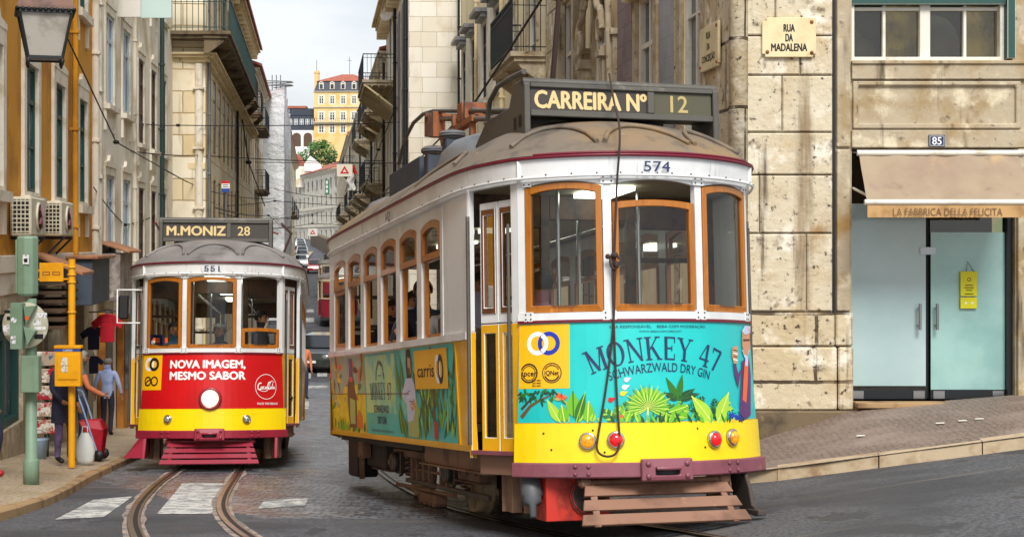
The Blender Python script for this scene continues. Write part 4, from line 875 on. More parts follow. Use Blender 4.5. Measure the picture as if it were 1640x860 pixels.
mat('rust', '#94552e', .7, var=[('#6b3a20', 5, .45, .65)])
mat('interior_wood', '#6a4a34', .5, var=[('#35261d', 3, .45, .65)]); mat('interior_cream', '#cfc2a4', .6); mat('interior_dark', '#1d1b1c', .8); mat('seat_dark', '#3b322e', .5)
mat('chrome', '#c4c4c2', .18, metal=1.)
mat('lamp_red', '#d4141c', .2, emit=('#e0141c', .25), var=[('#7a070b', 26, .55, .6)], coat=.5); mat('lamp_orange', '#f29a12', .2, emit=('#f09010', .2), var=[('#a65b06', 26, .55, .6)], coat=.5)
mat('headlamp_lit', '#fff6da', .2, emit=('#ffe9b8', .55)); mat('lamp_glass', '#b9bcbc', .1, metal=.6); mat('brass', '#9c7a3c', .35, metal=.8)
mat('ceiling_panel', '#d7e4da', .4, emit=('#e6f2e4', 1.6))
mat('sign_brown', '#3a3430', .5); mat('sign_olive', '#4f4c3a', .5); mat('sign_cream', '#d8bf86', .5, emit=('#efd694', .0)); mat('sign_dim', '#b5a26a', .5)
mat('ad_teal', '#12c5bf', .4, var=[('#0fb6b4', .8, .45, .65)], coat=.2); mat('ad_teal_dark', '#1aa7a0', .4, var=[('#2fbfb4', .6, .4, .6)]); mat('ad_mint', '#7fcbb0', .4, var=[('#b7d48a', 1.3, .45, .62), ('#3fb7ae', 2.1, .5, .65)])
mat('ad_yellow', '#f6b90b', .4, coat=.2); mat('ad_navy', '#1b2f57', .4); mat('ad_blue', '#1c35a8', .4); mat('ad_white', '#f0f0ee', .4); mat('ad_black', '#241d16', .5); mat('ad_red', '#cf1016', .35, var=[('#bd0b12', .8, .45, .7)], coat=.2)
mat('ad_g1', '#2f6f1c', .4); mat('ad_g2', '#6fb522', .4); mat('ad_g3', '#a5cf3a', .4); mat('ad_g4', '#1c4a2a', .4); mat('ad_g5', '#d6e56a', .4)
mat('ad_skin', '#c98f6b', .5); mat('ad_purple', '#5a2a68', .4); mat('ad_orange', '#e0642a', .4); mat('ad_brown', '#6f4526', .5); mat('ad_lilac', '#c6cbe6', .4); mat('ad_gold', '#f0cf1c', .4, var=[('#d7a80e', 3, .42, .6), ('#fbe95c', 6, .55, .7), ('#7d9b24', 4.2, .62, .7)])
mat('ad_sage', '#8fb29a', .4, var=[('#b98f3a', 2.3, .45, .6), ('#5f8f88', 3.2, .55, .7)]); mat('ad_hair', '#4a2f22', .6); mat('ad_khaki', '#a9b36a', .4)
TG = glass_mat('tram_glass', (.88, .9, .88), .02, .02)
mat('rope', '#3d2c26', .8); mat('hose', '#55585a', .5)

RA, XC = 1.2, 2.99                                            # front arc radius and centre
def fF(a, z, d=0.):
    s = .05*max(0, 1.55-z); r = RA+d+s; return Vector((XC+r*math.cos(a/RA), r*math.sin(a/RA), z))
def ya(y): return RA*math.asin(max(-1, min(1, y/RA)))
def fS(sg):
    def f(x, z, d=0.): return Vector((x, sg*(1.183-.045*max(0, 1.44-z)+d), z))
    return f
def fP(sg, ins=0.):                                           # platform side between saloon corner and front corner
    A_, B_ = Vector((3.15, 1.183-ins)), Vector((3.735, .94-ins)); n = Vector((B_.y-A_.y, A_.x-B_.x)).normalized()*-1
    def f(t, z, d=0.): p = A_.lerp(B_, t)+n*d*(1 if n.y > 0 else -1); return Vector((p.x, sg*p.y, z))
    return f
OUT = [(4.23, 0), (4.2, .28), (4.07, .62), (3.83, .93), (3.5, 1.1), (3.1, 1.205), (2.5, 1.24), (1.2, 1.245), (0, 1.245)]
_o = smooth_pts([Vector(p) for p in OUT], 4)
OUTL = [(p.x, p.y) for p in _o]+[(-p.x, p.y) for p in _o[:-1][::-1]]; OUTL += [(x, -y) for x, y in OUTL[1:-1][::-1]]
def shrink(p, f): x, y = p; s = 1 if x > 0 else -1; return (s*(2.3+(abs(x)-2.3)*f) if abs(x) > 2.3 else x, y*f)
def roof_z(f): return 2.80+.47*max(0, 1-f**2.5)**.92
def arc_panel(b, a0, a1, z0, z1, d0, d1, m, n=20, zb=None, zt=None):
    """solid curved panel on the front arc; zb/zt = functions of a for shaped edges"""
    zb = zb or (lambda a: z0); zt = zt or (lambda a: z1); A = [a0+(a1-a0)*i/n for i in range(n+1)]; vs = []; fs = []
    for a in A: vs += [fF(a, zb(a), d1), fF(a, zt(a), d1), fF(a, zt(a), d0), fF(a, zb(a), d0)]
    for i in range(n):
        for k in range(4): fs.append((4*i+k, 4*(i+1)+k, 4*(i+1)+(k+1) % 4, 4*i+(k+1) % 4))
    fs += [(0, 1, 2, 3), (4*n+3, 4*n+2, 4*n+1, 4*n)]
    return b.add(vs, fs, m)
def arched(x0, x1, z0, z1, rise, n=10):                         # outline with an arched top
    return [(x0, z0), (x1, z0)]+[(x1+(x0-x1)*i/n, z1+rise*(1-(2*i/n-1)**2)) for i in range(n+1)]
SERIF = {
 'M': (.98, [(.13, 0, .13, 1, .07), (.13, 1, .49, .03, .16), (.47, .03, .83, 1, .07), (.84, 0, .84, 1, .16)], [(.13, 0, .14), (.10, 1, .13), (.84, 0, .18), (.86, 1, .16)]),
 'O': (.94, 'O', []),
 'N': (.90, [(.14, 0, .14, 1, .07), (.13, 1, .75, .02, .16), (.75, 0, .75, 1, .07)], [(.14, 0, .14), (.10, 1, .13), (.75, 1, .14)]),
 'K': (.88, [(.18, 0, .18, 1, .16), (.22, .40, .66, 1, .07), (.36, .58, .76, 0, .16)], [(.18, 0, .17), (.18, 1, .17), (.67, 1, .13), (.76, 0, .15)]),
 'E': (.76, [(.18, 0, .18, 1, .16), (.1, .965, .64, .965, .07), (.2, .5, .5, .5, .07), (.1, .035, .66, .035, .07), (.64, .74, .64, 1, .05), (.66, 0, .66, .27, .05), (.5, .38, .5, .62, .05)], []),
 'Y': (.82, [(.12, 1, .42, .45, .16), (.72, 1, .43, .45, .07), (.42, 0, .42, .46, .16)], [(.13, 1, .16), (.72, 1, .13), (.42, 0, .18)]),
 '4': (.74, [(.46, 1, .06, .3, .07), (.05, .3, .68, .3, .08), (.5, 0, .5, 1, .15)], [(.5, 0, .17)]),
 '7': (.70, [(.06, .95, .64, .95, .1), (.60, .93, .26, 0, .15), (.08, .76, .08, 1, .06)], []),
 ' ': (.38, [], [])}
def serif_text(b, txt, fn, d, h, m, arc, kx=1., sp=.06):
    cx, cy, r = arc; W_ = sum(SERIF[c][0]+sp for c in txt)-sp; x = -W_/2
    def g_(X, Y): t = X*h*kx/r; return (cx+(r+Y*h)*math.sin(t), cy+(r+Y*h)*math.cos(t))
    for c in txt:
        w_, st, sf = SERIF[c]
        if st == 'O':
            n = 22; P = [(x+.46+.44*math.cos(2*math.pi*i/n), .5+.53*math.sin(2*math.pi*i/n)) for i in range(n)]; Q = [(x+.46+.28*math.cos(2*math.pi*i/n), .5+.47*math.sin(2*math.pi*i/n)) for i in range(n)]
            vs = [fn(*g_(*p), d) for p in P+Q]; b.add(vs, [(i, (i+1) % n, n+(i+1) % n, n+i) for i in range(n)], m)
        else:
            for i, (x0, y0, x1, y1, w) in enumerate(st):
                dx, dy = x1-x0, y1-y0
                if abs(dy) > abs(dx)*.35: nx_, ny_ = w/2, 0          # stems and diagonals are cut level
                else: nx_, ny_ = 0, w/2
                b.add([fn(*g_(x+x0-nx_, y0-ny_), d+i*.0002), fn(*g_(x+x0+nx_, y0+ny_), d+i*.0002), fn(*g_(x+x1+nx_, y1+ny_), d+i*.0002), fn(*g_(x+x1-nx_, y1-ny_), d+i*.0002)], [(0, 1, 2, 3)], m)
            for (sx, sy, hw) in sf:
                y0, y1 = (0, .055) if sy == 0 else (.945, 1); b.add([fn(*g_(x+sx-hw, y0), d+.001), fn(*g_(x+sx+hw, y0), d+.001), fn(*g_(x+sx+hw, y1), d+.001), fn(*g_(x+sx-hw, y1), d+.001)], [(0, 1, 2, 3)], m)
        x += w_+sp
class Tram:
    def __init__(s, name, label, group, loc, rot, c):
        s.t = thing(name, label, 'tram', loc, rot, group); s.c = c; s.mx = Euler(rot, 'XYZ').to_matrix(); s.o = Vector(loc)
    def pix(s, p): q = s.mx @ Vector(p)+s.o; return Vector((CX+FPX*q.x/q.y, HZ-FPX*q.z/q.y))
    def inv(s, fn, u, v, g=(0, 1.2)):
        a, z = g
        for _ in range(12):
            p = s.pix(fn(a, z)); e = 1e-3; ja = (s.pix(fn(a+e, z))-p)/e; jz = (s.pix(fn(a, z+e))-p)/e; r = Vector((u, v))-p
            det = ja.x*jz.y-jz.x*ja.y; da = (r.x*jz.y-jz.x*r.y)/det; a += max(-.3, min(.3, da)); z += max(-.3, min(.3, (ja.x*r.y-r.x*ja.y)/det))
        return (a, z)
    def W(s, p): return s.mx @ Vector(p)+s.o
    def P(s, name, mb, mats, bevel=0., parent=None): return mb.build(name, mats, parent or s.t, bevel)

def make_tram(T, far=False):
    c = T.c; P = T.P; n = 12 if far else 24
    # --- shell, white upper works
    b = MB(); AM = ya(.94)
    arc_panel(b, -AM, AM, 1.555, 1.61, -.03, .018, 0, n)
    ends = [(-AM, -ya(.90)), (-ya(.395), -ya(.335)), (ya(.335), ya(.395)), (ya(.90), AM)]
    for a0, a1 in ends: arc_panel(b, a0, a1, 1.612, 2.62, -.045, .004, 0, 2)
    wins = [(-ya(.898), -ya(.397)), (-ya(.333), ya(.333)), (ya(.397), ya(.898))]
    for a0, a1 in wins: arc_panel(b, a0, a1, 2.57, 2.622, -.03, .002, 0, 10, zb=lambda a: 2.562+.035*(1-((2*a-a0-a1)/(a1-a0))**2))
    o = [Vector((*shrink(p, .985), 2.60)) for p in OUTL]; o2 = [Vector((*p, 2.765)) for p in OUTL]; o3 = [Vector((*shrink(p, .95), 2.60)) for p in OUTL]; k = len(o)
    b.add(o+o2, [(i, (i+1) % k, k+(i+1) % k, k+i) for i in range(k)], 0, True); b.add(o+o3, [(i, (i+1) % k, k+(i+1) % k, k+i) for i in range(k)], 0)
    P('upper_shell', b, c['white'])
    if not far:
        b = MB(); L_ = [Vector((p[0]*1.003, p[1]*1.003, 2.625)) for p in OUTL]; b.tube(L_, .012, 0, 5, closed=True); P('moulding', b, c['white'])
        for a in (-.365, .365, -.985, .985):
            for z in (1.585, 2.60):
                b = MB(); w_ = .05 if abs(a) < .5 else .035; arc_panel(b, a-w_, a+w_, z-.035, z+.035, .004, .022, 0, 2)
                for da in (-.6, .6):
                    for dz in (-.018, .018): p = fF(a+da*w_, z+dz, .022); b.lathe([(.008, 0), (.005, .006)], p, (math.cos(a/RA), math.sin(a/RA), 0), 6, 1)
                P('bolt_plate', b, [c['white'], M('grey_metal')])
        b = MB()
        for i in range(0, k, 2): p = OUTL[i]; q = Vector((p[0]*1.004, p[1]*1.004, 2.64)); b.lathe([(.008, 0), (.005, .008)], q, (p[0]*.2, p[1], 0), 6)
        P('studs', b, M('grey_metal'))
        for sx in (-1, 1):
            b = MB(); f0, f1 = fF(sx*1.03, 2.62, .05), fF(sx*1.03, 2.76, .055); b.bar(f0, f1, .03, .012); P('seam_strip', b, c['white'])
    # rear end wall as a plain mirrored arc
    b = MB(); f_ = lambda a, z, d=0.: Vector((-fF(a, z, d).x, fF(a, z, d).y, z))
    b.grid(10, 1, lambda q, r: f_(-AM+2*AM*q, .5+1.08*r), 1, True)
    for a0, a1 in ends: b.grid(1, 1, lambda q, r: f_(a0+(a1-a0)*q, 1.58+1.04*r), 0)
    for sg in (-1, 1):
        b.add([(-3.15, sg*1.18, .55), (-3.735, sg*.94, .5), (-3.735, sg*.94, 1.58), (-3.15, sg*1.18, 1.5)], [(0, 1, 2, 3)], 1)
        for x0, y0, x1, y1 in ((-3.15, 1.18, -3.3, 1.12), (-3.65, .975, -3.735, .94)): b.add([(x0, sg*y0, 1.5), (x1, sg*y1, 1.5), (x1, sg*y1, 2.62), (x0, sg*y0, 2.62)], [(0, 1, 2, 3)], 0)
    P('rear_end', b, [c['white'], c['lower']])
    b = MB(); b.tube([Vector((p[0]*1.004, p[1]*1.004, 2.775)) for p in OUTL], .013, 0, 6, closed=True); P('gutter', b, c['trim'])
    # --- roof
    b = MB(); FS = [1.012, 1.0, .95, .88, .78, .64, .48, .3, .12, .02]
    vs = []
    for i, f in enumerate(FS):
        for p in OUTL: x, y = shrink(p, f); vs.append((x, y, 2.79 if i == 0 else roof_z(f)))
    b.add(vs, [(i*k+j, i*k+(j+1) % k, (i+1)*k+(j+1) % k, (i+1)*k+j) for i in range(len(FS)-1) for j in range(k)], 0, True)
    if not far:
        segs = [(-1.15, -.42), (-.36, .36), (.42, 1.15)]
        for a0, a1 in segs:                                     # raised seams that scallop over each front pane
            L_ = []
            for i in range(13):
                q = i/12; a = a0+(a1-a0)*q; f = .93-.20*math.sin(math.pi*q)**.6; e = 4*q*(1-q)
                bx, by = XC+1.25*math.cos(a/RA), 1.25*math.sin(a/RA); x, y = shrink((bx, by*1.0), f); L_.append((x, y, roof_z(f)+.012))
            b.tube(L_, .02, 0, 5)
        for sg in (-1, 1):
            for x0, x1 in ((1.3, 2.75),):
                L_ = []
                for i in range(11): q = i/10; f = .95-.2*math.sin(math.pi*q)**.6; L_.append((x0+(x1-x0)*q, sg*1.245*f, roof_z(f)+.012))
                b.tube(L_, .02, 0, 5)
    P('roof', b, c['roof'])
    # --- lower front
    b = MB(); arc_panel(b, -AM, AM, .5, 1.545, -.03, 0, 0, n); P('front_panel', b, c['front'])
    b = MB(); arc_panel(b, -AM, AM, 1.536, 1.556, -.02, .022, 0, n); P('waist_line', b, c['trim'])
    if not far:
        b = MB(); arc_panel(b, -AM-.02, AM+.02, .5, .79, .001, .012, 0, n); P('apron', b, c['apron'])
    b = MB(); BM_ = AM+.02; arc_panel(b, -BM_, BM_, .395, .505, -.02, .05, 0, n)
    o = P('bumper', b, c['bumper'], .01)
    if not far:
        b = MB()
        for a in (-.62, -.53, .53, .62):
            for z in (.425, .478): p = fF(a, z, .05); b.lathe([(.017, 0), (.015, .008), (.006, .014)], p, (math.cos(a/RA), math.sin(a/RA), 0), 8)
        P('rivets', b, c['bumper'], parent=o)
        b = MB(); I = lambda a, z, d: fF(a, z, d)
        b.ring([(-.18, .37), (.18, .37), (.18, .53), (-.18, .53)], [(-.085, .41), (.085, .41), (.085, .462), (-.085, .462)], I, .04, .095); b.add([fF(-.09, .4, .056), fF(.09, .4, .056), fF(.09, .47, .056), fF(-.09, .47, .056)], [(0, 1, 2, 3)], 1)
        for a in (-.135, .135):
            for z in (.405, .495): p = fF(a, z, .095); b.lathe([(.022, 0), (.02, .01), (.008, .016)], p, (1, 0, 0), 8)
        b.tube([fF(a, .462, .10+.02*math.cos(a*18)) for a in [-.08+.016*i for i in range(11)]], .016, 0, 6)
        P('coupler_plate', b, [c['bumper'], M('black')], .008)
    # --- front windows: timber frame and pane
    for i, (a0, a1) in enumerate(wins):
        if far and i != 1: pass
        op = c.get('open', {}).get(i); top = 2.545
        b = MB(); fwd = .048
        zt = top-.12 if op == 'drop' else (1.88 if op == 'down' else top+.008); rise = .02 if op == 'drop' else (.012 if op == 'down' else .03)
        m_ = .004; O_ = arched(a0+m_, a1-m_, 1.613, zt, rise); N_ = arched(a0+fwd+m_, a1-fwd-m_, 1.613+fwd*1.1, zt-fwd, rise)
        b.ring(O_, N_, fF, -.04, .012 if op != 'drop' else .006); fr = P('front_window', b, c.get('wood', M('wood')), .004 if not far else 0)
        b = MB(); na = 6; A = [a0+.03+(a1-a0-.06)*j/na for j in range(na+1)]
        b.add([fF(a, z, -.012) for a in A for z in (1.65, zt-.02+rise*.5)], [(2*j, 2*j+2, 2*j+3, 2*j+1) for j in range(na)], 0, True); P('pane', b, TG, 0, fr)
    # --- platform sides with folding doors
    for sg in (-1, 1):
        f = fP(sg); fi = fP(sg, .05); b = MB()
        def slab(t0, t1, z0, z1, d0, d1, m, fn=f): b.prism([(t0, z0), (t1, z0), (t1, z1), (t0, z1)], fn, d0, d1, m)
        slab(.86, 1.0, 1.55, 2.63, -.04, .0, 0); slab(.86, 1.0, .5, 1.548, -.04, .0, 1); slab(0, .04, 1.5, 2.63, -.05, .0, 0); slab(0, .05, .52, 1.498, -.05, .0, 1)
        P('corner_post', b, [c['white'], c['lower']], .004)
        for (t0, t1) in ((.13, .48), (.5, .84)):
            b = MB(); z0, z1 = .56, 2.5
            b.ring([(t0, 1.56), (t1, 1.56), (t1, z1), (t0, z1)], [(t0+.035, 1.63), (t1-.035, 1.63), (t1-.035, 2.45), (t0+.035, 2.45)], fi, -.03, 0, 0)
            b.ring([(t0+.035, 1.63), (t1-.035, 1.63), (t1-.035, 2.45), (t0+.035, 2.45)], [(t0+.085, 1.68), (t1-.085, 1.68), (t1-.085, 2.40), (t0+.085, 2.40)], fi, -.03, .008, 1)
            b.ring([(t0, z0), (t1, z0), (t1, 1.55), (t0, 1.55)], [(t0+.065, .68), (t1-.065, .68), (t1-.065, 1.48), (t0+.065, 1.48)], fi, -.03, 0, 2)
            d_ = P('door', b, [c['white'], M('wood_dark'), c['lower']], .004 if not far else 0)
            b = MB(); b.flat([(t0+.07, 1.66), (t1-.07, 1.66), (t1-.07, 2.42), (t0+.07, 2.42)], fi, -.015); b.flat([(t0+.05, .66), (t1-.05, .66), (t1-.05, 1.5), (t0+.05, 1.5)], fi, -.015, 0); P('pane', b, glass_mat('door_glass', (.55, .54, .46), .06), 0, d_)
        if not far:
            b = MB(); b.prism([(0.05, .55), (.86, .55), (.86, .58), (.05, .58)], f, -.3, .012, 0); P('step', b, M('maroon_dusty'))
            b = MB(); b.tube([f(.07, .62, .03), f(.07, 2.4, .03)], .016, 0, 6); b.tube([f(.845, .8, .02), f(.845, 2.3, .02)], .014, 0, 6); P('grab_rail', b, M('grey_metal'))
    # --- saloon sides
    xc = [-2.5+.878*i for i in range(6)]; hw = .35
    for sg in (-1, 1):
        f = fS(sg); b = MB()
        def slab(x0, x1, z0, z1, d0, d1, m=0): b.prism([(x0, z0), (x1, z0), (x1, z1), (x0, z1)], f, d0, d1, m)
        edges = [-3.15]+[e for x in xc for e in (x-hw, x+hw)]+[3.15]
        for i in range(0, len(edges), 2): slab(edges[i], edges[i+1], 1.5, 2.62, -.05, .0)
        slab(-3.15, 3.15, 1.44, 1.498, -.06, .025)
        for x in xc: 
            N_ = [(x-hw, 2.622), (x-hw, 2.46)]+[(x-hw+2*hw*q/8, 2.46+.05*(1-(2*q/8-1)**2)) for q in range(1, 8)]+[(x+hw, 2.46), (x+hw, 2.622)]
            b.prism(N_, f, -.045, -.003, 0)
        slab(2.33, 2.345, 1.5, 2.6, .0, .006); 
        P('side_posts', b, c['white'])
        b = MB(); b.prism([(-3.15, .58), (3.15, .58), (3.15, 1.438), (-3.15, 1.438)], f, -.03, 0, 0); b.prism([(-3.15, .565), (3.15, .565), (3.15, .61), (-3.15, .61)], f, .001, .015, 0); b.prism([(2.72, .612), (2.75, .612), (2.75, 1.438), (2.72, 1.438)], f, .001, .01, 0)
        P('side_panel', b, c['lower'])
        for i, x in enumerate(xc):
            b = MB(); z0 = 2.17
            b.ring(arched(x-hw+.003, x+hw-.003, z0, 2.455, .05), arched(x-hw+.06, x+hw-.06, z0+.055, 2.40, .045), f, -.04, .004)
            shut = (i == 0)
            if shut: b.ring([(x-hw+.003, 1.5), (x+hw-.003, 1.5), (x+hw-.003, z0-.002), (x-hw+.003, z0-.002)], [(x-hw+.07, 1.58), (x+hw-.07, 1.58), (x+hw-.07, z0-.05), (x-hw+.07, z0-.05)], f, -.05, -.01)
            w_ = P('side_window', b, M('wood'))
            if not shut:
                h_ = hw-.003; b = MB(); b.prism([(x-h_, 1.501), (x+h_, 1.501), (x+h_, z0-.002), (x+h_-.045, z0-.002), (x+h_-.045, 1.53), (x-h_+.045, 1.53), (x-h_+.045, z0-.002), (x-h_, z0-.002)], f, -.06, -.02); P('jamb', b, M('wood'), 0, w_)
            b = MB(); b.flat(arched(x-hw+.04, x+hw-.04, z0+.03, 2.43, .045), f, -.02)
            if shut: b.flat([(x-hw+.05, 1.55), (x+hw-.05, 1.55), (x+hw-.05, z0-.03), (x-hw+.05, z0-.03)], f, -.03)
            P('pane', b, TG, 0, w_)
    # --- inside
    b = MB(); b.box(-3.6, 3.75, -.9, .9, .72, .78); b.box(-3.1, 3.1, -1.14, 1.14, .721, .779); b.box(-3.0, 3.0, -1.12, 1.12, .78, 1.44, 0) if far else None
    P('floor', b, M('interior_dark'))
    b = MB(); k2 = [(*shrink(p, .93), 2.66) for p in OUTL]; b.poly(k2, 0); P('ceiling', b, M('interior_cream'))
    if not far:
        for sg in (-1, 1):
            b = MB(); b.box(-3.1, 3.1, sg*1.12-.01, sg*1.12+.01, .78, 1.45); P('inner_panel', b, M('interior_wood'))
        for X_ in (2.62, -2.9):
            b = MB()
            for y0, y1 in ((-1.14, -1.0), (-.42, -.34), (.34, .42), (1.0, 1.14)): b.box(X_-.03, X_+.03, y0, y1, .78, 2.65)
            for y0, y1 in ((-1.0, -.42), (.42, 1.0)): b.box(X_-.028, X_+.028, y0, y1, .78, 1.55); b.box(X_-.028, X_+.028, y0, y1, 2.38, 2.65); b.box(X_-.02, X_+.02, y0, y1, 2.1, 2.14)
            b.box(X_-.028, X_+.028, -.34, .34, 2.45, 2.65); P('bulkhead', b, M('interior_wood'), .006)
        for i, x in enumerate((-2.3, -1.45, -.6, .25, 1.1, 1.95)):
            for sg in (-1, 1):
                b = MB(); b.box(x-.2, x+.2, sg*.72-.36, sg*.72+.36, 1.12, 1.2); b.box(x-.24, x-.18, sg*.72-.36, sg*.72+.36, 1.2, 1.68); b.box(x-.05, x+.05, sg*.72-.05, sg*.72+.05, .78, 1.12)
                b.tube([(x-.21, sg*.72-.36, 1.66), (x-.21, sg*.72-.3, 1.74), (x-.21, sg*.72+.3, 1.74), (x-.21, sg*.72+.36, 1.66)], .018, 1, 6); P('bench', b, [M('seat_dark'), M('chrome')], .012)
        b = MB()
        for x, y in ((2.9, .35), (2.9, -.35), (1.5, .3), (0, -.3), (-1.4, .3)): b.tube([(x, y, .78), (x, y, 2.66)], .018, 0, 7)
        b.tube([(-2.6, .32, 2.45), (2.5, .32, 2.45)], .016, 0, 6); b.tube([(-2.6, -.32, 2.45), (2.5, -.32, 2.45)], .016, 0, 6); P('handrail', b, M('chrome'))
        for x in (-1.8, .0, 1.5, 3.05):
            b = MB(); b.box(x-.3, x+.3, -.16, .16, 2.62, 2.655); P('ceiling_lamp', b, M('ceiling_panel'))
        b = MB(); b.box(3.55, 3.8, -.62, -.1, .78, 1.5, 0); b.lathe([(.16, 1.5), (.16, 1.56), (.05, 1.58)], (3.62, -.35, 0), n=14, m=1); b.bar((3.62, -.35, 1.6), (3.5, -.15, 1.62), .03, .03, 1); P('controller', b, [M('interior_dark'), M('brass')], .01)
    # --- running gear
    b = MB(); b.box(-3.1, 1.0, -1.06, -.98, .50, .565, 1); b.box(-3.1, 1.0, .98, 1.06, .50, .565, 1); b.box(-3.5, 3.7, -.55, -.47, .46, .56, 1); b.box(-3.5, 3.7, .47, .55, .46, .56, 1); b.box(-2.9, 3.6, -.9, .9, .52, .7, 1)
    P('underframe', b, [M('under_brown'), M('under_dark')])
    for x in (-1.5, .8):
        for sg in (-1, 1):
            b = MB(); cc = (x, sg*.45, .245); prof = [(.06, .07), (.2, .06), (.24, .03), (.31, .03), (.325, .05), (.33, .09), (.33, -.01), (.36, -.02), (.36, -.045), (.1, -.045)]
            b.lathe(prof, cc, (0, sg, 0), 22, 0); w_ = P('wheel', b, M('wheel_dust'))
            if not far: b = MB(); b.lathe([(.07, .06), (.07, .14), (.03, .15)], cc, (0, sg, 0), 12); P('hub', b, M('under_dark'), 0, w_)
    if not far:
        for sg in (-1, 1):
            b = MB(); y = sg*.68
            b.box(-1.9, 1.5, y-.03, y+.03, .42, .49, 0); b.box(-1.35, 1.9, y-.02, y+.02, .155, .20, 2); b.box(-2.75, -1.85, y-.06, y+.05, .25, .43, 0); b.box(-2.8, -1.8, y-.09, y+.06, .235, .249, 0)
            for x in (-1.5, .8):
                b.box(x-.13, x+.13, y-.07, y+.07, .24, .46, 1); b.lathe([(.10, 0), (.10, .05), (.085, .07), (.04, .085)], (x, y+sg*.07, .36), (0, sg, 0), 16, 2); b.lathe([(.035, .085), (.03, .1)], (x, y+sg*.07, .36), (0, sg, 0), 8, 0)
                for s_ in (-1, 1): b.tube([(x+s_*.26+.04*math.cos(q*1.2), y+.04*math.sin(q*1.2), .2+.011*q) for q in range(22)], .014, 1, 5)
            for x in (-1.05, -.82, -.5, -.28, .2, .42): b.box(x-.022, x+.022, y-.026, y+.026, .2, .42, 0)
            b.box(-.95, .3, y-.012, y+.012, .29, .32, 0); b.box(1.0, 1.75, y-.05, y+.05, .30, .42, 0); b.box(.95, 1.8, y-.075, y+.06, .285, .299, 0)
            for x in (1.1, 1.35, 1.65): b.lathe([(.02, 0), (.012, .015)], (x, y+sg*.05, .36), (0, sg, 0), 7, 2)
            b.tube([(-1.6, y+sg*.05, .12), (.9, y+sg*.05, .14)], .022, 0, 7)
            b.v = [(p[0], p[1], p[2]-.06) for p in b.v]; P('truck_frame', b, [M('under_brown'), M('under_dark'), M('grey_metal'), M('rust')], .006)
            b = MB(); b.box(-.55, .2, y-.07, y+.05, .04, .13, 0)
            for x in (-.45, -.25, -.05, .12): b.box(x-.03, x+.03, y-.08, y+.06, .015, .045, 0)
            b.v = [(p[0], p[1], p[2]-.085) for p in b.v]; P('track_brake', b, M('under_brown'), .006)
            for x0, x1, yy in ((3.16, 3.34, .86), (3.42, 3.62, .76)): b = MB(); b.box(x0, x1, sg*yy-.04, sg*yy+.04, .10, .40, 0); b.box(x0, x0+.02, sg*yy-.07, sg*yy+.07, .1, .4, 0); P('hanger', b, M('under_brown'), .004)
            b = MB(); f = fP(sg, .03); b.box(1.0, 3.2, sg*1.0-.04, sg*1.0+.04, .40, .55, 0); b.box(.95, 3.2, sg*1.02-.06, sg*1.02+.06, .385, .399, 0)
            for x in (2.2, 2.215): b.box(x-.004, x+.004, sg*1.0-.05, sg*1.0+.05, .405, .54, 0)
            P('step_beam', b, M('under_brown'), .004)
            b = MB(); b.prism([(0, .395), (.93, .395), (.93, .545), (0, .545)], fP(sg, .1), -.02, .02); P('step_beam', b, M('under_brown'), .004)
            b = MB(); b.box(-2.9, -2.6, sg*.86-.05, sg*.86+.05, .3, .5, 0); P('hanger', b, M('fender_brown'), .006); b = MB(); b.bar((-2.7, sg*.9, .32), (-2.95, sg*.85, .06), .06, .03, 0); P('brace', b, M('under_brown'))
            b = MB(); b.box(-3.7, -3.1, sg*.75-.12, sg*.75+.12, .06, .5, 0); P('rear_guard', b, M('black'), .02)
        b = MB(); b.box(-1, 1, -.35, .35, .14, .5); b.box(-2.9, -1.9, -.8, -.3, .2, .5); b.box(1.9, 2.8, .2, .8, .2, .5); P('motor_casing', b, M('under_dark'), .02)
        # lifeguard of slats
        fm = c['fender']; hb = .62
        b = MB(); nb = c.get('slats', 3)
        A_, B_ = Vector((4.10, 0, .345)), Vector((4.34, 0, .05))
        for i in range(nb):
            t0, t1 = i/nb+.02, (i+.72)/nb+.02; h0, h1 = .56+.11*t0, .56+.11*t1; p0, p1 = A_.lerp(B_, t0), A_.lerp(B_, t1)
            b.add([(p0.x, -h0, p0.z), (p0.x, h0, p0.z), (p1.x, h1, p1.z), (p1.x, -h1, p1.z), (p0.x-.022, -h0, p0.z-.015), (p0.x-.022, h0, p0.z-.015), (p1.x-.022, h1, p1.z-.015), (p1.x-.022, -h1, p1.z-.015)],
                  [(0, 1, 2, 3), (7, 6, 5, 4), (0, 4, 5, 1), (1, 5, 6, 2), (2, 6, 7, 3), (3, 7, 4, 0)])
        for y in (-.5, .5): b.bar((4.075, y, .345), (4.315, y*1.08, .055), .05, .02)
        P('lifeguard', b, fm, .003)
        b = MB(); b.tube([(4.06, -.60, .355), (4.06, .60, .355)], .024, 0, 8)
        for y in (-.55, .55): b.lathe([(.04, -.035), (.04, .035)], (4.06, y, .355), (0, 1, 0), 10); b.bar((4.06, y, .36), (3.8, y, .42), .03, .05)
        P('lifeguard_bar', b, fm, .004)
    # --- destination box on the roof
    y0, y1 = c.get('box_y', (-.78, .78)); zt = c.get('box_top', 3.47); zb = c.get('box_bot', 3.17)
    b = MB(); ck = [(3.36, 3.02), (3.36, zt-.03), (3.30, zt+.02), (3.05, zt+.02), (2.9, 3.3), (2.9, 3.05)]
    for y in (y0, y1-.05): b.prism(ck, lambda a, z, d: Vector((a, d, z)), y, y+.05, 0)
    b.box(3.0, 3.33, y0+.052, y1-.052, zb, zt-.02, 0); b.box(3.33, 3.362, y0+.052, y1-.052, zb-.03, zb+.02, 0); b.box(3.33, 3.362, y0+.052, y1-.052, zt-.055, zt-.02, 0); yd = c.get('box_div', .28); b.box(3.33, 3.36, yd-.03, yd+.03, zb+.022, zt-.057, 0)
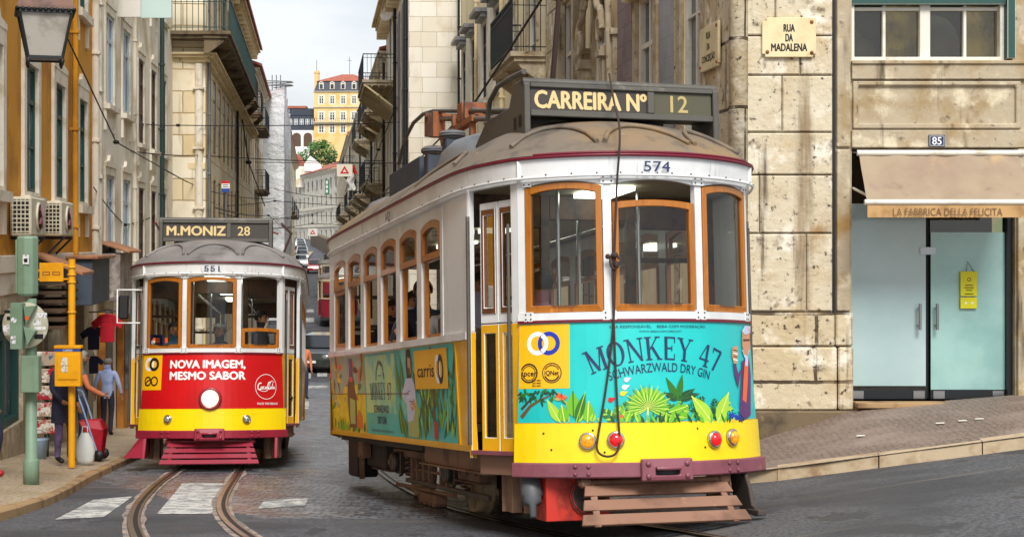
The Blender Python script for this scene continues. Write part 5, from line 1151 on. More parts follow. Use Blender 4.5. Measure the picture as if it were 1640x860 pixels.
    b.tube([(3.3, y0, zt-.005), (3.3, y1, zt-.005)], .035, 0, 8)
    bx = P('destination_box', b, c['box'], .006)
    b = MB(); b.add([(3.335, y0+.06, zb+.022), (3.335, yd-.032, zb+.022), (3.335, yd-.032, zt-.057), (3.335, y0+.06, zt-.057)], [(0, 1, 2, 3)], 0); b.add([(3.335, yd+.032, zb+.022), (3.335, y1-.06, zb+.022), (3.335, y1-.06, zt-.057), (3.335, yd+.032, zt-.057)], [(0, 1, 2, 3)], 1)
    fb = lambda a, z, d: Vector((3.338+d, a, z))
    if c.get('dest'):
        zc = (zb+zt-.035)/2; t1_, t2_ = c['dest']; hh = c.get('dest_h', .15)
        b.text(t1_, fb, 0, hh, (y0+.06+yd)/2, zc-hh/2, 2, width=(yd-y0)*c.get('dest_w', .84), bold=c.get('dest_b', .012), align='c'); b.text(t2_, fb, 0, hh*.98, c.get('num_y', (yd+y1)/2), zc-hh*.49, c.get('num_m', 2), bold=.02, align='c')
    P('display', b, [M('sign_brown'), M('sign_olive') if c.get('olive') else M('sign_brown'), M('sign_cream'), M('sign_dim')], 0, bx)
    if c.get('num'):
        b = MB(); b.text(c['num'], fF, .056, .078, 0, 2.650, 0, bold=.012, align='c', width=.2); P('fleet_number', b, M('ad_navy'))
        for sg in (-1, 1):
            b = MB(); g2 = (lambda a, z, d: Vector((-sg*a*-1 if sg < 0 else -a, sg*(1.25+d), z))); b.text(c['num'], g2, .012, .085, -.5 if sg < 0 else .5, 2.64, 0, bold=.012, align='c', width=.2); P('fleet_number', b, M('ad_navy'))
    return T
# ---- the near yellow tram
GA = 'trams climbing the street'
CA = dict(white=M('tram_white'), lower=M('tram_yellow'), front=M('tram_yellow'), apron=M('tram_lemon'), bumper=M('maroon_dusty'), trim=M('trim_maroon'), roof=M('roof_brown'), fender=M('fender_brown'), box=M('grey_metal'),
          slats=3, box_y=(-.76, .90), box_top=3.48, box_bot=3.225, box_div=.31, dest=('CARREIRA Nº', '12'), dest_h=.138, dest_w=.88, dest_b=.045, num_y=.56, num_m=3, olive=True, num='574', open={1: 'drop'})
TA = Tram('tram', 'yellow and white tram nearest the camera with the turquoise gin advert', GA, (-.069, 15.892, -2.483), tuple(R(q) for q in (-.7, -5.14, -73.66)), CA); make_tram(TA)
fa = lambda u, v: TA.inv(fF, u, v, (0, 1.2))
fsr = fS(-1); sa = lambda u, v: TA.inv(fsr, u, v, (0, 1.1))
mats_ad = [M(q) for q in ('ad_teal', 'ad_yellow', 'ad_navy', 'ad_blue', 'ad_white', 'ad_black', 'ad_g1', 'ad_g2', 'ad_g3', 'ad_g4', 'ad_g5', 'ad_skin', 'ad_purple', 'ad_orange', 'ad_brown', 'ad_lilac', 'ad_gold', 'ad_sage', 'ad_hair', 'ad_khaki', 'ad_mint', 'ad_teal_dark', 'ad_red')]
TEAL, YEL, NAVY, BLUE, WHT, BLK, G1, G2, G3, G4, G5, SKIN, PUR, ORA, BRN, LIL, GLD, SAG, HAIR, KHA, MINT, TEALD, REDM = range(23)
AM = ya(.94)
b = MB(); arc_panel(b, -AM+.004, AM-.004, .797, 1.534, .001, .004, TEAL, 24)
S_ = .0055
n = 8; arc_panel(b, -AM+.01, -.665, 1.05, 1.528, .002, .0062, YEL, 8)
for cx_, m_, d in ((-.915, WHT, .0075), (-.825, BLUE, .0080)): b.disc((cx_, 1.385), .088, fF, d, m_, 26, .055)
for q in (-1, 1):                                              # woven overlap of the two rings
    b.disc((-.87, 1.385+q*.05), .018, fF, .0083, YEL, 8, .006)
a_ = [i*math.pi/12 for i in range(-4, 5)]; b.stroke([(-.915+.0715*math.cos(q), 1.385+.0715*math.sin(q)) for q in a_], .033, fF, .0086, WHT)
b.disc((-.985, 1.165), .074, fF, .0075, BLK, 22, .062); b.disc((-.985, 1.165), .056, fF, .0076, BLK, 22, .05); b.flat([(-1.06, 1.135), (-.9, 1.135), (-.9, 1.19), (-1.06, 1.19)], fF, .0082, YEL); b.text('apcer', fF, .0088, .04, -.985, 1.145, BLK, width=.135, bold=.02, align='c')
for i in range(3): b.text('✓ ISO 9001'.replace('✓ ', '')[0:8], fF, .0078, .012, -.955, 1.105-.02*i, BLK, bold=.03, width=.07)
b.disc((-.80, 1.165), .076, fF, .0075, BLK, 24, .052); b.disc((-.80, 1.165), .068, fF, .0079, YEL, 24, .064); b.flat([(-.865, 1.142), (-.735, 1.142), (-.735, 1.19), (-.865, 1.19)], fF, .0083, YEL); b.text('IQNet', fF, .0088, .034, -.80, 1.149, BLK, width=.11, bold=.03, align='c'); b.text('CERTIFIED', fF, .0086, .012, 0, 0, YEL, bold=.02, align='c', arc=(-.80, 1.165, .056), width=.12)
serif_text(b, 'MONKEY 47', fF, .0075, .172, NAVY, (.005, 1.252-1.30, 1.30), .80, .06)
b.text('SCHWARZWALD DRY GIN', fF, .0075, .066, 0, 0, NAVY, bold=.004, align='c', arc=(.02, 1.165-1.25, 1.25), width=.80)
b.text('SEJA RESPONSÁVEL    BEBA COM MODERAÇÃO', fF, .0075, .02, .02, 1.488, NAVY, align='c', width=.78); b.text('WWW.BEBACOMCABECA.PT', fF, .0075, .014, .02, 1.455, NAVY, align='c', width=.34)
rnd = random.Random(11)
def lf(u0, v0, u1, v1, w, m, bend=0., rib=None, d=.0075, f=fF, inv=fa): b.leaf(inv(u0, v0), inv(u1, v1), w, f, d, m, bend, rib)
# dark tree in the left corner
b.stroke([fa(836, 668), fa(850, 650), fa(866, 640), fa(880, 634)], [.03, .022, .016, .01], fF, .0078, BRN); b.stroke([fa(836, 655), fa(848, 642), fa(856, 632)], [.02, .015, .008], fF, .0079, HAIR)
for i in range(46):
    u, v = rnd.uniform(836, 906), rnd.uniform(621, 636)+max(0, 8-abs(rnd.uniform(836, 906)-875)*.3); q = rnd.uniform(-2.6, -.5); l = rnd.uniform(7, 14); lf(u, v, u+l*math.cos(q), v-l*math.sin(q)*.8, .018, rnd.choice((G4, G4, G1)), 0, None, .0078+i*2e-5)
# broad blades and a strelitzia flower
for (u0, v0, u1, v1, w, m, rb) in ((898, 676, 877, 640, .075, G3, G5), (905, 676, 900, 648, .085, G2, G5), (919, 668, 918, 626, .10, G2, G1), (923, 676, 938, 627, .065, G1, G3), (928, 676, 930, 652, .05, G3, G2), (941, 676, 943, 642, .095, G2, G5), (948, 676, 952, 660, .04, G3, G1)): lf(u0, v0, u1, v1, w, m, 0, rb, .009+.0004*(u0 % 7))
b.stroke([fa(912, 676), fa(908, 645), fa(900, 638)], .012, fF, .0085, KHA)
for du, dv, m in ((-10, -8, ORA), (-5, -13, ORA), (1, -12, REDM), (6, -9, ORA), (-12, -2, KHA), (11, -6, ORA)): lf(899, 640, 899+du, 640+dv, .022, m, 0, None, .0105)
# fan palm, ferns and broad leaves
for i in range(34):
    q = math.pi*(-.16+1.32*i/33); l = 34+3*math.sin(i*2.1); u, v = 1037+l*1.05*math.cos(q), 651-l*math.sin(q)*1.0; lf(1037, 652, u, v, .035, G2 if i % 3 else G3, 0, G5 if i % 2 else G1, .0100+i*3e-5)
b.stroke([fa(1036, 676), fa(1037, 652)], .014, fF, .0125, G5)
def fern(u0, v0, u1, v1, n_, l, m1, m2, d):
    for i in range(n_):
        t = (i+1)/n_; u, v = u0+(u1-u0)*t, v0+(v1-v0)*t; L_ = l*math.sin(math.pi*min(1, .25+.75*t))
        tx, ty = (u1-u0), (v1-v0); tl = math.hypot(tx, ty); tx /= tl; ty /= tl
        for s in (-1, 1): lf(u, v, u+tx*L_*.6-ty*L_*s*.8, v+ty*L_*.6+tx*L_*s*.8, .016, m1 if (i+s) % 3 else m2, 0, None, d+i*2e-5)
fern(985, 676, 966, 655, 8, 12, G1, G3, .008); fern(1003, 676, 985, 650, 9, 13, G2, G3, .0085); fern(990, 676, 1008, 640, 9, 14, G1, G2, .008); fern(1062, 676, 1078, 645, 9, 15, G1, G2, .0085); fern(1075, 676, 1102, 648, 9, 16, G2, G3, .009); fern(1098, 676, 1086, 640, 8, 14, G2, G1, .0082); fern(1120, 676, 1118, 640, 9, 15, G4, G1, .008); fern(1100, 660, 1128, 634, 8, 13, G4, G1, .0078); fern(1150, 676, 1142, 636, 9, 13, G4, G1, .008)
for (u1, v1, bd) in ((1066, 604, .0), (1092, 599, 0), (1062, 630, -.05), (1120, 632, .05), (1112, 622, 0)): lf(1085, 640, u1, v1, .055, G4 if v1 > 610 else G1, bd, G1, .0083)
for (u0, v0, u1, v1, w) in ((1140, 677, 1106, 634, .12), (1147, 677, 1165, 628, .125), (1070, 660, 1100, 650, .06)): lf(u0, v0, u1, v1, w, G3 if w > .1 else G2, 0, G5, .0118)
for i in range(40): u = rnd.uniform(955, 1175); lf(u, 677, u+rnd.uniform(-9, 9), 677-rnd.uniform(9, 20), .02, rnd.choice((G1, G2, G3, G4)), 0, None, .0128+i*2e-5)
for u, v, m in ((1000, 620, WHT), (1003, 608, LIL), (997, 630, GLD), (978, 640, REDM), (992, 668, ORA)): b.disc(fa(u, v), .02, fF, .0095, m, 8); lf(u, v, u+8, v-3, .02, m, 0, None, .0097)
for u, v, m in ((1170, 665, BLUE), (1176, 657, TEALD), (1180, 668, BLUE), (1172, 674, GLD), (1185, 672, NAVY), (1167, 654, G3), (1163, 645, G3)):
    for q in range(5): lf(u, v, u+6*math.cos(q*1.26), v+6*math.sin(q*1.26), .02, m, 0, None, .0122+q*1e-5)
# a painted man in a purple jacket at the right edge
def pf(pts, m, d): b.flat([fa(u, v) for u, v in pts], fF, d, m)
pf([(1186, 578), (1197, 572), (1200, 600), (1200, 664), (1192, 672), (1182, 662), (1184, 620)], PUR, .0125); pf([(1185, 590), (1180, 622), (1174, 600), (1172, 582), (1176, 580), (1180, 598)], PUR, .0127); pf([(1190, 580), (1196, 578), (1195, 612), (1193, 645), (1187, 640), (1188, 610)], ORA, .013)
pf([(1186, 528), (1198, 526), (1199, 558), (1195, 572), (1190, 572), (1186, 552)], SKIN, .013); pf([(1186, 530), (1190, 522), (1199, 522), (1199, 533), (1190, 536)], LIL, .0134); pf([(1188, 543), (1198, 543), (1198, 546), (1188, 546)], HAIR, .0134); pf([(1186, 560), (1198, 560), (1194, 574), (1190, 573)], LIL, .0133); pf([(1191, 574), (1196, 572), (1195, 586), (1191, 586)], LIL, .0134)
pf([(1171, 556), (1178, 553), (1180, 566), (1178, 582), (1173, 582), (1170, 570)], SKIN, .013)
for i in range(4): b.stroke([fa(1172, 560+5*i), fa(1179, 562+5*i)], .008, fF, .0135, WHT if i % 2 else HAIR)
TA.P('advert', b, mats_ad, 0).data.update()
# --- side advert
b = MB(); fs_ = fsr; q0 = .612; X0, X1 = -3.1, 2.66
def rc(x0, x1, z0, z1, m, d): b.flat([(x0, z0), (x1, z0), (x1, z1), (x0, z1)], fs_, d, m)
rc(X0, X1, .615, 1.43, TEALD, .002); rc(X0, -1.12, .615, 1.43, SAG, .003); rc(X0, -1.12, .615, 1.02, GLD, .0035); rc(-1.10, .42, .62, 1.425, TEALD, .003); rc(-1.06, .38, .83, 1.40, MINT, .0035); rc(.62, X1, .615, 1.43, TEAL, .003)
sl = lambda x0, z0, x1, z1, w, m, rb=None, d=.005, bend=0.: b.leaf((x0, z0), (x1, z1), w, fs_, d, m, bend, rb)
for i in range(40): x = rnd.uniform(-3.05, -1.2); z = rnd.uniform(.9, 1.4); q = rnd.uniform(0, 6.3); sl(x, z, x+.3*math.cos(q), z+.2*math.sin(q), .07, rnd.choice((BRN, KHA, GLD, SAG, G1, ORA)), None, .004+i*2e-5)
for i in range(46): x = rnd.uniform(-3.05, -1.15); sl(x, .62, x+rnd.uniform(-.12, .12), rnd.uniform(.68, .78), .07, rnd.choice((G1, G4, G2, GLD)), None, .0052+i*2e-5)
# painted bottle-shaped figure on the yellow part
b.flat([(-2.05, .66), (-1.65, .66), (-1.6, .95), (-1.7, 1.15), (-1.78, 1.22), (-1.78, 1.36), (-1.96, 1.36), (-1.96, 1.22), (-2.08, 1.12), (-2.12, .95)], fs_, .0065, BRN); b.flat([(-2.0, .70), (-1.72, .70), (-1.68, .95), (-1.98, .98)], fs_, .007, KHA); b.flat([(-1.97, 1.2), (-1.77, 1.2), (-1.78, 1.40), (-1.95, 1.40)], fs_, .007, PUR); b.flat([(-1.98, 1.15), (-1.76, 1.15), (-1.77, 1.2), (-1.97, 1.2)], fs_, .0072, REDM)
b.flat([(-1.62, .66), (-1.3, .66), (-1.34, .8), (-1.5, .86), (-1.62, .78)], fs_, .0068, ORA); b.flat([(-2.4, .98), (-1.5, 1.0), (-1.5, 1.12), (-2.3, 1.1)], fs_, .0058, GLD)
b.text('DISTILLED & BOTTLED', fs_, .005, .045, 0, 0, NAVY, align='c', bold=.01, arc=(-.33, 1.14, .17), width=.50); b.stroke([(-.42, 1.2), (-.26, 1.2)], .008, fs_, .005, NAVY)
serif_text(b, 'MONKEY 47', fs_, .006, .165, NAVY, (-.33, .965-30, 30), .78, .09)
b.text('SCHWARZWALD', fs_, .005, .075, -.33, .835, NAVY, align='c', bold=.02, width=.72); b.text('DRY GIN', fs_, .005, .075, -.33, .725, NAVY, align='c', bold=.02, width=.42); b.text('SEJA RESPONSÁVEL. BEBA COM MODERAÇÃO.', fs_, .005, .022, -.33, .645, NAVY, align='c', width=1.1)
# jungle with a painted man reading
for i in range(150):
    x = rnd.uniform(1.1, 2.62); z = rnd.uniform(.62, 1.3); q = rnd.uniform(.6, 2.5); l = rnd.uniform(.12, .34)
    if z+l > 1.42: continue
    sl(x, z, max(.7, min(2.64, x+l*math.cos(q))), min(1.42, z+l*math.sin(q)), rnd.uniform(.03, .06), rnd.choice((G1, G2, G3, G4, G4, G1)), None, .0045+i*1e-5, rnd.uniform(-.2, .2))
for (x0, z0, x1, z1, w) in ((.62, .64, .5, .95, .2), (.6, .95, .42, 1.32, .12), (.72, 1.05, .62, 1.38, .13), (.8, .62, .66, .8, .15), (1.35, .62, 1.2, .86, .16), (1.5, .62, 1.6, .9, .14)): sl(x0, z0, x1, z1, w, G1, G3, .0068)
b.stroke([(1.95, .63), (1.9, .9), (1.93, 1.15), (1.86, 1.42)], .05, fs_, .0066, BRN); b.stroke([(1.93, .63), (1.95, .78)], .14, fs_, .0067, REDM)
pp = lambda pts, m, d: b.flat(pts, fs_, d, m)
pp([(.86, .63), (1.28, .63), (1.3, .85), (1.22, 1.06), (1.0, 1.1), (.88, .9)], KHA, .0072); pp([(.66, 1.02), (.86, 1.16), (1.08, 1.18), (1.2, 1.1), (1.22, .95), (1.08, .78), (.86, .76), (.84, .92), (.7, .98)], LIL, .0076); pp([(.98, .92), (1.16, .98), (1.2, .9), (1.05, .86)], SKIN, .008); pp([(.9, 1.16), (1.08, 1.16), (1.12, 1.3), (1.06, 1.42), (.92, 1.42), (.88, 1.3)], HAIR, .0078); pp([(.95, 1.2), (1.08, 1.2), (1.08, 1.34), (.96, 1.35)], SKIN, .0082); pp([(.94, 1.2), (1.07, 1.17), (1.04, 1.25), (.96, 1.26)], BRN, .0084)
for i in range(5): b.stroke([(.74+.07*i, 1.04-.03*i), (.96+.04*i, 1.1-.05*i)], .008, fs_, .0084, NAVY if i % 2 else WHT)
rc(1.24, 2.46, 1.06, 1.40, YEL, .0095); b.text('carris', fs_, .0105, .115, 1.36, 1.165, BLK, bold=.012, width=.62)
for cx_, m_ in ((2.12, WHT), (2.22, BLK)): b.disc((cx_, 1.225), .10, fs_, .0106 if m_ == WHT else .011, m_, 20, .058, .125)
b.stroke([(-3.12, 1.02), (.95, 1.02)], .008, fs_, .0088, BRN)
TA.P('side_advert', b, mats_ad, 0)
# lamps
for u, v, m_ in ((942, 706, 'lamp_orange'), (986, 704, 'lamp_red'), (1141, 703, 'lamp_red'), (1169, 700, 'lamp_orange')):
    a, z = fa(u, v); p = fF(a, z, .012); ax = Vector((math.cos(a/RA), math.sin(a/RA), .0))
    b = MB(); b.lathe([(.066, 0), (.066, .022), (.056, .034), (.05, .03)], p, ax, 20); l_ = TA.P('tail_lamp', b, M('chrome'))
    b = MB(); b.lathe([(.05, .026), (.046, .044), (.03, .056), (.01, .06)], p, ax, 18); TA.P('lens', b, M(m_), 0, l_)
b = MB()
for a, z in ((-.8, .6), (-.5, .74), (-.42, .58), (-.34, .72), (.28, .74), (.34, .6), (-.86, .72), (.62, .62)): b.lathe([(.009, 0), (.006, .006)], fF(a, z, .012), (1, .3*a, 0), 6)
TA.P('studs', b, M('black'))
# fan housing, valve and hose under the bumper
b = MB(); b.box(3.58, 3.9, -.80, -.30, .07, .40, 0); b.lathe([(.15, 0), (.15, .02)], (3.9, -.47, .25), (1, 0, 0), 22, 1)
for r_ in (.04, .07, .1, .13): b.tube([(3.925, -.47+r_*math.cos(q), .25+r_*math.sin(q)) for q in [2*math.pi*i/18 for i in range(18)]], .007, 1, 4, closed=True)
TA.P('fan_housing', b, [M('motor_red'), M('under_dark')], .015)
b = MB(); b.lathe([(.05, 0), (.085, .02), (.085, .16), (.07, .18), (.07, .22), (.03, .24), (.025, .34)], (3.72, -.86, .40), (.45, -.1, -.8), 14); TA.P('air_valve', b, M('hose'))
b = MB(); L_ = [(4.0, .72, .4), (4.12, .8, .3), (4.2, .84, .18), (4.3, .86, .12)]
b.prism([(3.75, .40), (4.02, .40), (4.10, .28), (4.14, .16), (4.26, .12), (4.2, .08), (3.95, .1), (3.8, .2)], lambda a, z, d: Vector((a, d, z)), .74, .77, 0); b.box(4.1, 4.3, .72, .79, .09, .13); TA.P('side_guard', b, M('under_dark'), .006)
# trolley gear on the roof
b = MB()
for y in (-.32, .2): b.tube([(1.9, y, 3.50), (.4, y, 3.75), (-1.5, y, 4.07), (-2.0, y, 4.12), (-2.5, y, 4.10), (-2.95, y, 3.98), (-3.3, y, 3.74)], .024, 0, 7)
b.tube([(1.8, -.36, 3.44), (-1.3, -.30, 3.95)], .03, 1, 7); b.tube([(1.8, .1, 3.42), (-.9, .1, 3.85)], .025, 1, 7)
b.bar((-1.5, -.42, 4.02), (-1.5, .4, 4.02), .05, .05, 2); b.bar((-1.35, -.3, 3.98), (-.95, -.3, 3.3), .05, .06, 2); b.bar((-1.35, .25, 3.98), (-.95, .25, 3.3), .05, .06, 2)
for k in range(4): b.box(-1.62+.11*k, -1.55+.11*k, -.40, -.26, 3.80-.02*k, 4.02, 2)
b.box(-.95, .3, -.38, -.30, 3.66, 3.73, 2); b.box(-.95, .3, .22, .30, 3.66, 3.73, 2); b.box(-1.95, -.7, -.36, -.30, 3.56, 3.62, 2); b.bar((-.8, -.34, 3.3), (-.8, -.34, 3.68), .06, .06, 2); b.bar((.2, -.34, 3.2), (.2, -.34, 3.68), .06, .06, 2); b.box(-.8, .25, -.5, .5, 3.22, 3.27, 2)
b.box(-.25, -.08, -.38, -.2, 3.73, 3.92, 2); b.box(.0, .05, -.38, -.16, 3.73, 3.9, 2); b.box(-.5, -.45, -.38, -.16, 3.73, 3.86, 2); b.tube([(-.2, -.3, 3.9), (.5, -.3, 3.72), (1.2, -.3, 3.5)], .02, 1, 6)
TA.P('trolley_gear', b, [M('grey_metal'), M('roof_brown'), M('rust')], .006)
for x, y, z1 in ((.33, -.58, 3.47), (-.45, -.58, 3.43)):
    b = MB(); b.box(x-.085, x+.085, y-.085, y+.085, 2.98, z1, 0); b.lathe([(.09, z1), (.125, z1+.02), (.135, z1+.05), (.11, z1+.08), (.04, z1+.095)], (x, y, 0), n=16, m=1); TA.P('insulator', b, [M('slate'), M('roof_grey')], .01)
b = MB(); b.lathe([(.48, 2.98), (.47, 3.1), (.42, 3.25), (.30, 3.36), (.12, 3.42), (.01, 3.43)], (.98, -.42, 0), n=22); TA.P('roof_vent', b, M('zinc'))
b = MB(); b.lathe([(.46, 2.95), (.44, 3.05), (.36, 3.18), (.2, 3.25), (.01, 3.27)], (-2.6, -.45, 0), n=20); TA.P('roof_vent', b, M('roof_grey'))
b = MB(); b.box(-2.25, -.75, -.66, .3, 3.0, 3.46); b.tube([(-.72, -.6, 3.2), (-.66, -.55, 3.32), (-.66, -.45, 3.25), (-.72, -.3, 3.15)], .025, 1, 6); b.tube([(-.72, -.5, 3.12), (-.6, -.45, 3.22), (-.66, -.3, 3.25)], .02, 1, 6); TA.P('resistor_box', b, [M('slate'), M('zinc')], .015)
b = MB(); b.add([(1.7, -.62, 3.42), (2.9, -.62, 3.42), (2.9, -.62, 3.12), (2.2, -.62, 3.18), (1.2, -.62, 3.2), (1.7, .6, 3.42), (2.9, .6, 3.42), (2.9, .6, 3.12), (2.2, .6, 3.18), (1.2, .6, 3.2)], [(0, 1, 2, 3, 4), (9, 8, 7, 6, 5), (0, 5, 6, 1), (1, 6, 7, 2), (2, 7, 8, 3), (3, 8, 9, 4), (4, 9, 5, 0)])
b.tube([(1.75, -.62, 3.42), (1.85, -.62, 3.58), (2.1, -.62, 3.66), (2.5, -.62, 3.66), (2.9, -.62, 3.64)], .024, 0, 8); TA.P('wind_deflector', b, M('grey_metal'), .012)
for x in (3.06, 3.2): b = MB(); b.add([(x, -.7635, 3.12), (x+.07, -.7635, 3.12), (x+.07, -.7635, 3.22), (x, -.7635, 3.22)], [(0, 1, 2, 3)]); TA.P('slot', b, M('black'))
def tplane(T, u, v, ax, val):
    d = T.mx.transposed() @ Vector(((u-CX)/FPX, 1, -(v-HZ)/FPX)); o = T.mx.transposed() @ (-T.o); return o+d*((val-o[ax])/d[ax])
b = MB(); pe = tplane(TA, 897, -30, 1, .12); b.tube([(1.1, .12, 3.3), (1.25, .12, 3.5), tuple(pe)], [.03, .03, .022], 0, 8); TA.P('trolley_pole', b, M('rope'))
# retrieving rope tied at the window post, hanging in a loop
def rp(u, v, d): a, z = fa(u, v); return fF(a, z, d)
L1 = [Vector((3.40, -.06, 3.55)), Vector((3.6, -.10, 3.3)), rp(990, 215, .1), rp(986, 300, .09), rp(983, 405, .07), rp(984, 415, .06), rp(982, 515, .04), rp(972, 610, .045), rp(958, 700, .06), rp(957, 718, .065), rp(963, 727, .07), rp(975, 730, .07), rp(986, 724, .07), rp(991, 705, .06), rp(988, 650, .05), rp(984, 560, .04), rp(981, 470, .05), rp(980, 412, .06)]
b = MB(); b.tube([(p.x, p.y, p.z) for p in smooth_pts(L1, 5)], .0085, 0, 6); b.tube([rp(983+7*math.cos(q), 420+12*math.sin(q), .07) for q in [i*.5 for i in range(13)]], .008, 0, 5); b.ball(rp(983, 410, .07), .028, sc=(1, 1, .9)); b.ball(rp(973, 412, .07), .02); b.ball(rp(986, 425, .07), .018, sc=(1, 1, 1.6)); TA.P('rope', b, M('rope'))
b = MB(); b.tube([Vector((p[0]*1.004, p[1]*1.004, 2.795)) for p in OUTL[-11:]+OUTL[:12]], .010, 0, 5); TA.P('cable_conduit', b, M('trim_maroon'))

# ---- the red fronted tram
CB = dict(white=M('tram_white'), lower=M('tram_yellow'), front=M('tram_yellow'), apron=M('tram_lemon'), bumper=M('maroon'), trim=M('trim_maroon'), roof=M('roof_grey'), fender=M('maroon'), box=M('grey_metal'),
          slats=4, box_y=(-.80, .78), box_top=3.46, box_div=.17, dest=('M.MONIZ', '28'), dest_h=.13, dest_w=.84, dest_b=.05, num_y=.38, num='551', open={2: 'down'})
TB = Tram('tram', 'red and yellow tram with its headlight lit waiting beside the left kerb', GA, (-4.553, 25.925, -3.423), tuple(R(q) for q in (-.33, -5.5, -83.4)), CB); make_tram(TB)
fb_ = lambda u, v: TB.inv(fF, u, v, (0, 1.2))
b = MB(); arc_panel(b, -AM+.004, AM-.004, .797, 1.534, .001, .004, 22, 24); arc_panel(b, -AM+.01, -.70, 1.05, 1.53, .002, .0062, YEL, 6)
for cx_, m_, d in ((-.93, WHT, .0075), (-.84, BLK, .008)): b.disc((cx_, 1.40), .092, fF, d, m_, 22, .05)
for s in (-1, 1): b.disc((-.885+s*.062, 1.17), .068, fF, .0075, BLK, 20, .046)
b.stroke([(-1.0, 1.115), (-.96, 1.17), (-.9, 1.19), (-.86, 1.15)], .02, fF, .0078, BLK)
b.text('NOVA IMAGEM,', fF, .0075, .105, -.56, 1.345, WHT, bold=.06, width=1.02); b.text('MESMO SABOR', fF, .0075, .105, -.56, 1.19, WHT, bold=.06, width=1.02)
cx_, cz_ = fb_(426, 619); b.disc((cx_, cz_), .172, fF, .0075, WHT, 32, .165)
# flowing script inside the circle
def sc_(pts, w=.014): b.stroke([(cx_+x, cz_+z) for x, z in [(p.x, p.y) for p in smooth_pts([Vector(q) for q in pts], 4)]], w, fF, .0078, WHT)
sc_([(-.075, .045), (-.10, .05), (-.125, .02), (-.13, -.02), (-.11, -.04), (-.08, -.025)], .016); sc_([(-.07, .0), (-.085, -.005), (-.08, -.03), (-.065, -.03), (-.06, -.005), (-.07, .0)], .010); sc_([(-.03, .0), (-.045, .0), (-.048, -.025), (-.03, -.03), (-.012, -.018)], .010); sc_([(.0, .0), (-.012, -.005), (-.008, -.03), (.006, -.026), (.008, .002), (.012, -.025), (.025, -.02)], .010)
sc_([(.075, .055), (.05, .06), (.028, .03), (.028, -.01), (.045, -.03), (.07, -.018)], .016); sc_([(.078, .0), (.066, -.005), (.07, -.028), (.084, -.028), (.088, -.005), (.078, .0)], .010); sc_([(.098, -.02), (.108, .05), (.1, .0), (.104, -.026), (.115, -.022)], .010); sc_([(.135, .0), (.12, -.005), (.124, -.028), (.138, -.022), (.142, .0), (.142, -.024), (.15, -.024)], .010); sc_([(-.10, -.05), (-.05, -.062), (.02, -.045), (.08, .075), (.13, .06)], .008); sc_([(-.022, -.012), (.0, -.012)], .008)
b.text('TASTE THE FEELING', fF, .0075, .028, cx_+.02, .845, WHT, align='c', bold=.02, width=.33)
TB.P('advert', b, mats_ad, 0)
b = MB(); p = fF(0, .93, .004); b.lathe([(.155, 0), (.155, .04), (.135, .07), (.125, .06)], p, (1, 0, 0), 26); h_ = TB.P('headlight', b, M('maroon')); b = MB(); b.lathe([(.125, .05), (.1, .075), (.05, .088), (.01, .09)], p, (1, 0, 0), 24); TB.P('lens', b, M('headlamp_lit'), 0, h_)
for u in (270, 394):
    a, z = fb_(u, 671); p = fF(a, z, .012); ax = Vector((math.cos(a/RA), math.sin(a/RA), 0)); b = MB(); b.lathe([(.06, 0), (.06, .02), (.05, .035), (.046, .03)], p, ax, 18); h_ = TB.P('marker_lamp', b, M('chrome')); b = MB(); b.lathe([(.046, .025), (.035, .045), (.01, .052)], p, ax, 16); TB.P('lens', b, M('lamp_glass'), 0, h_)
b = MB()                                                       # rear view mirror in its bracket
pc = [Vector((3.55, -1.0, 2.44)), Vector((3.6, -1.33, 2.44)), Vector((3.6, -1.33, 1.98)), Vector((3.55, -1.0, 1.98))]
b.tube(pc, .013, 0, 7); TB.P('mirror_bracket', b, M('white_paint')); b = MB(); b.box(3.58, 3.66, -1.31, -1.17, 2.03, 2.36); TB.P('mirror', b, M('black'), .02)
for sg in (-1, 1):
    b = MB(); b.prism([(3.45, .40), (4.0, .40), (4.12, .24), (4.22, .13), (3.9, .13), (3.6, .18)], lambda a, z, d: Vector((a, d, z)), sg*.86, sg*.9, 0); b.prism([(3.45, .40), (4.0, .40), (4.2, .14), (3.6, .16)], lambda a, z, d: Vector((a-.1*abs(d-.0), sg*(.9+.28*d*(1-(z-.1)/.4)), z)), 0, 1, 0) if sg < 0 else None; TB.P('side_guard', b, M('maroon'), .005)
b = MB()
b.box(-.9, .9, -.4, .4, 3.18, 3.24, 0)
for s in (-1, 1): b.bar((-.8, s*.3, 3.2), (.5, s*.32, 3.5), .04, .04, 0); b.bar((.5, s*.32, 3.5), (-.6, s*.28, 3.72), .035, .035, 0)
b.bar((-.6, -.5, 3.72), (-.6, .5, 3.72), .04, .04, 0); b.tube([(-.6, -.75, 3.66), (-.6, -.5, 3.76), (-.6, .5, 3.76), (-.6, .75, 3.66)], .02, 0, 6); b.box(.2, .5, -.2, .2, 3.3, 3.55, 0); b.tube([(2.9, -.9, 3.45), (1, -1.0, 3.5), (-1, -.8, 3.45)], .02, 0, 5); b.tube([(2.9, .9, 3.45), (1, 1.0, 3.5), (-1, .8, 3.3)], .02, 0, 5)
TB.P('trolley_gear', b, M('trim_maroon'), .005)
b = MB(); b.lathe([(.4, 2.98), (.38, 3.1), (.28, 3.2), (.1, 3.24)], (1.2, .4, 0), n=18); TB.P('roof_vent', b, M('roof_grey'))
b = MB(); b.flat([fb_(238, 536), fb_(262, 536), fb_(262, 553), fb_(238, 553)], fF, -.009, 0); b.flat([fb_(244, 541), fb_(268, 541), fb_(268, 549), fb_(244, 549)], fF, -.0085, 1); b.text('09', fF, -.008, .05, fb_(242, 551)[0], fb_(242, 551)[1], 2, bold=.02); TB.P('window_card', b, [M('ad_navy'), M('ad_orange'), M('ad_white')])

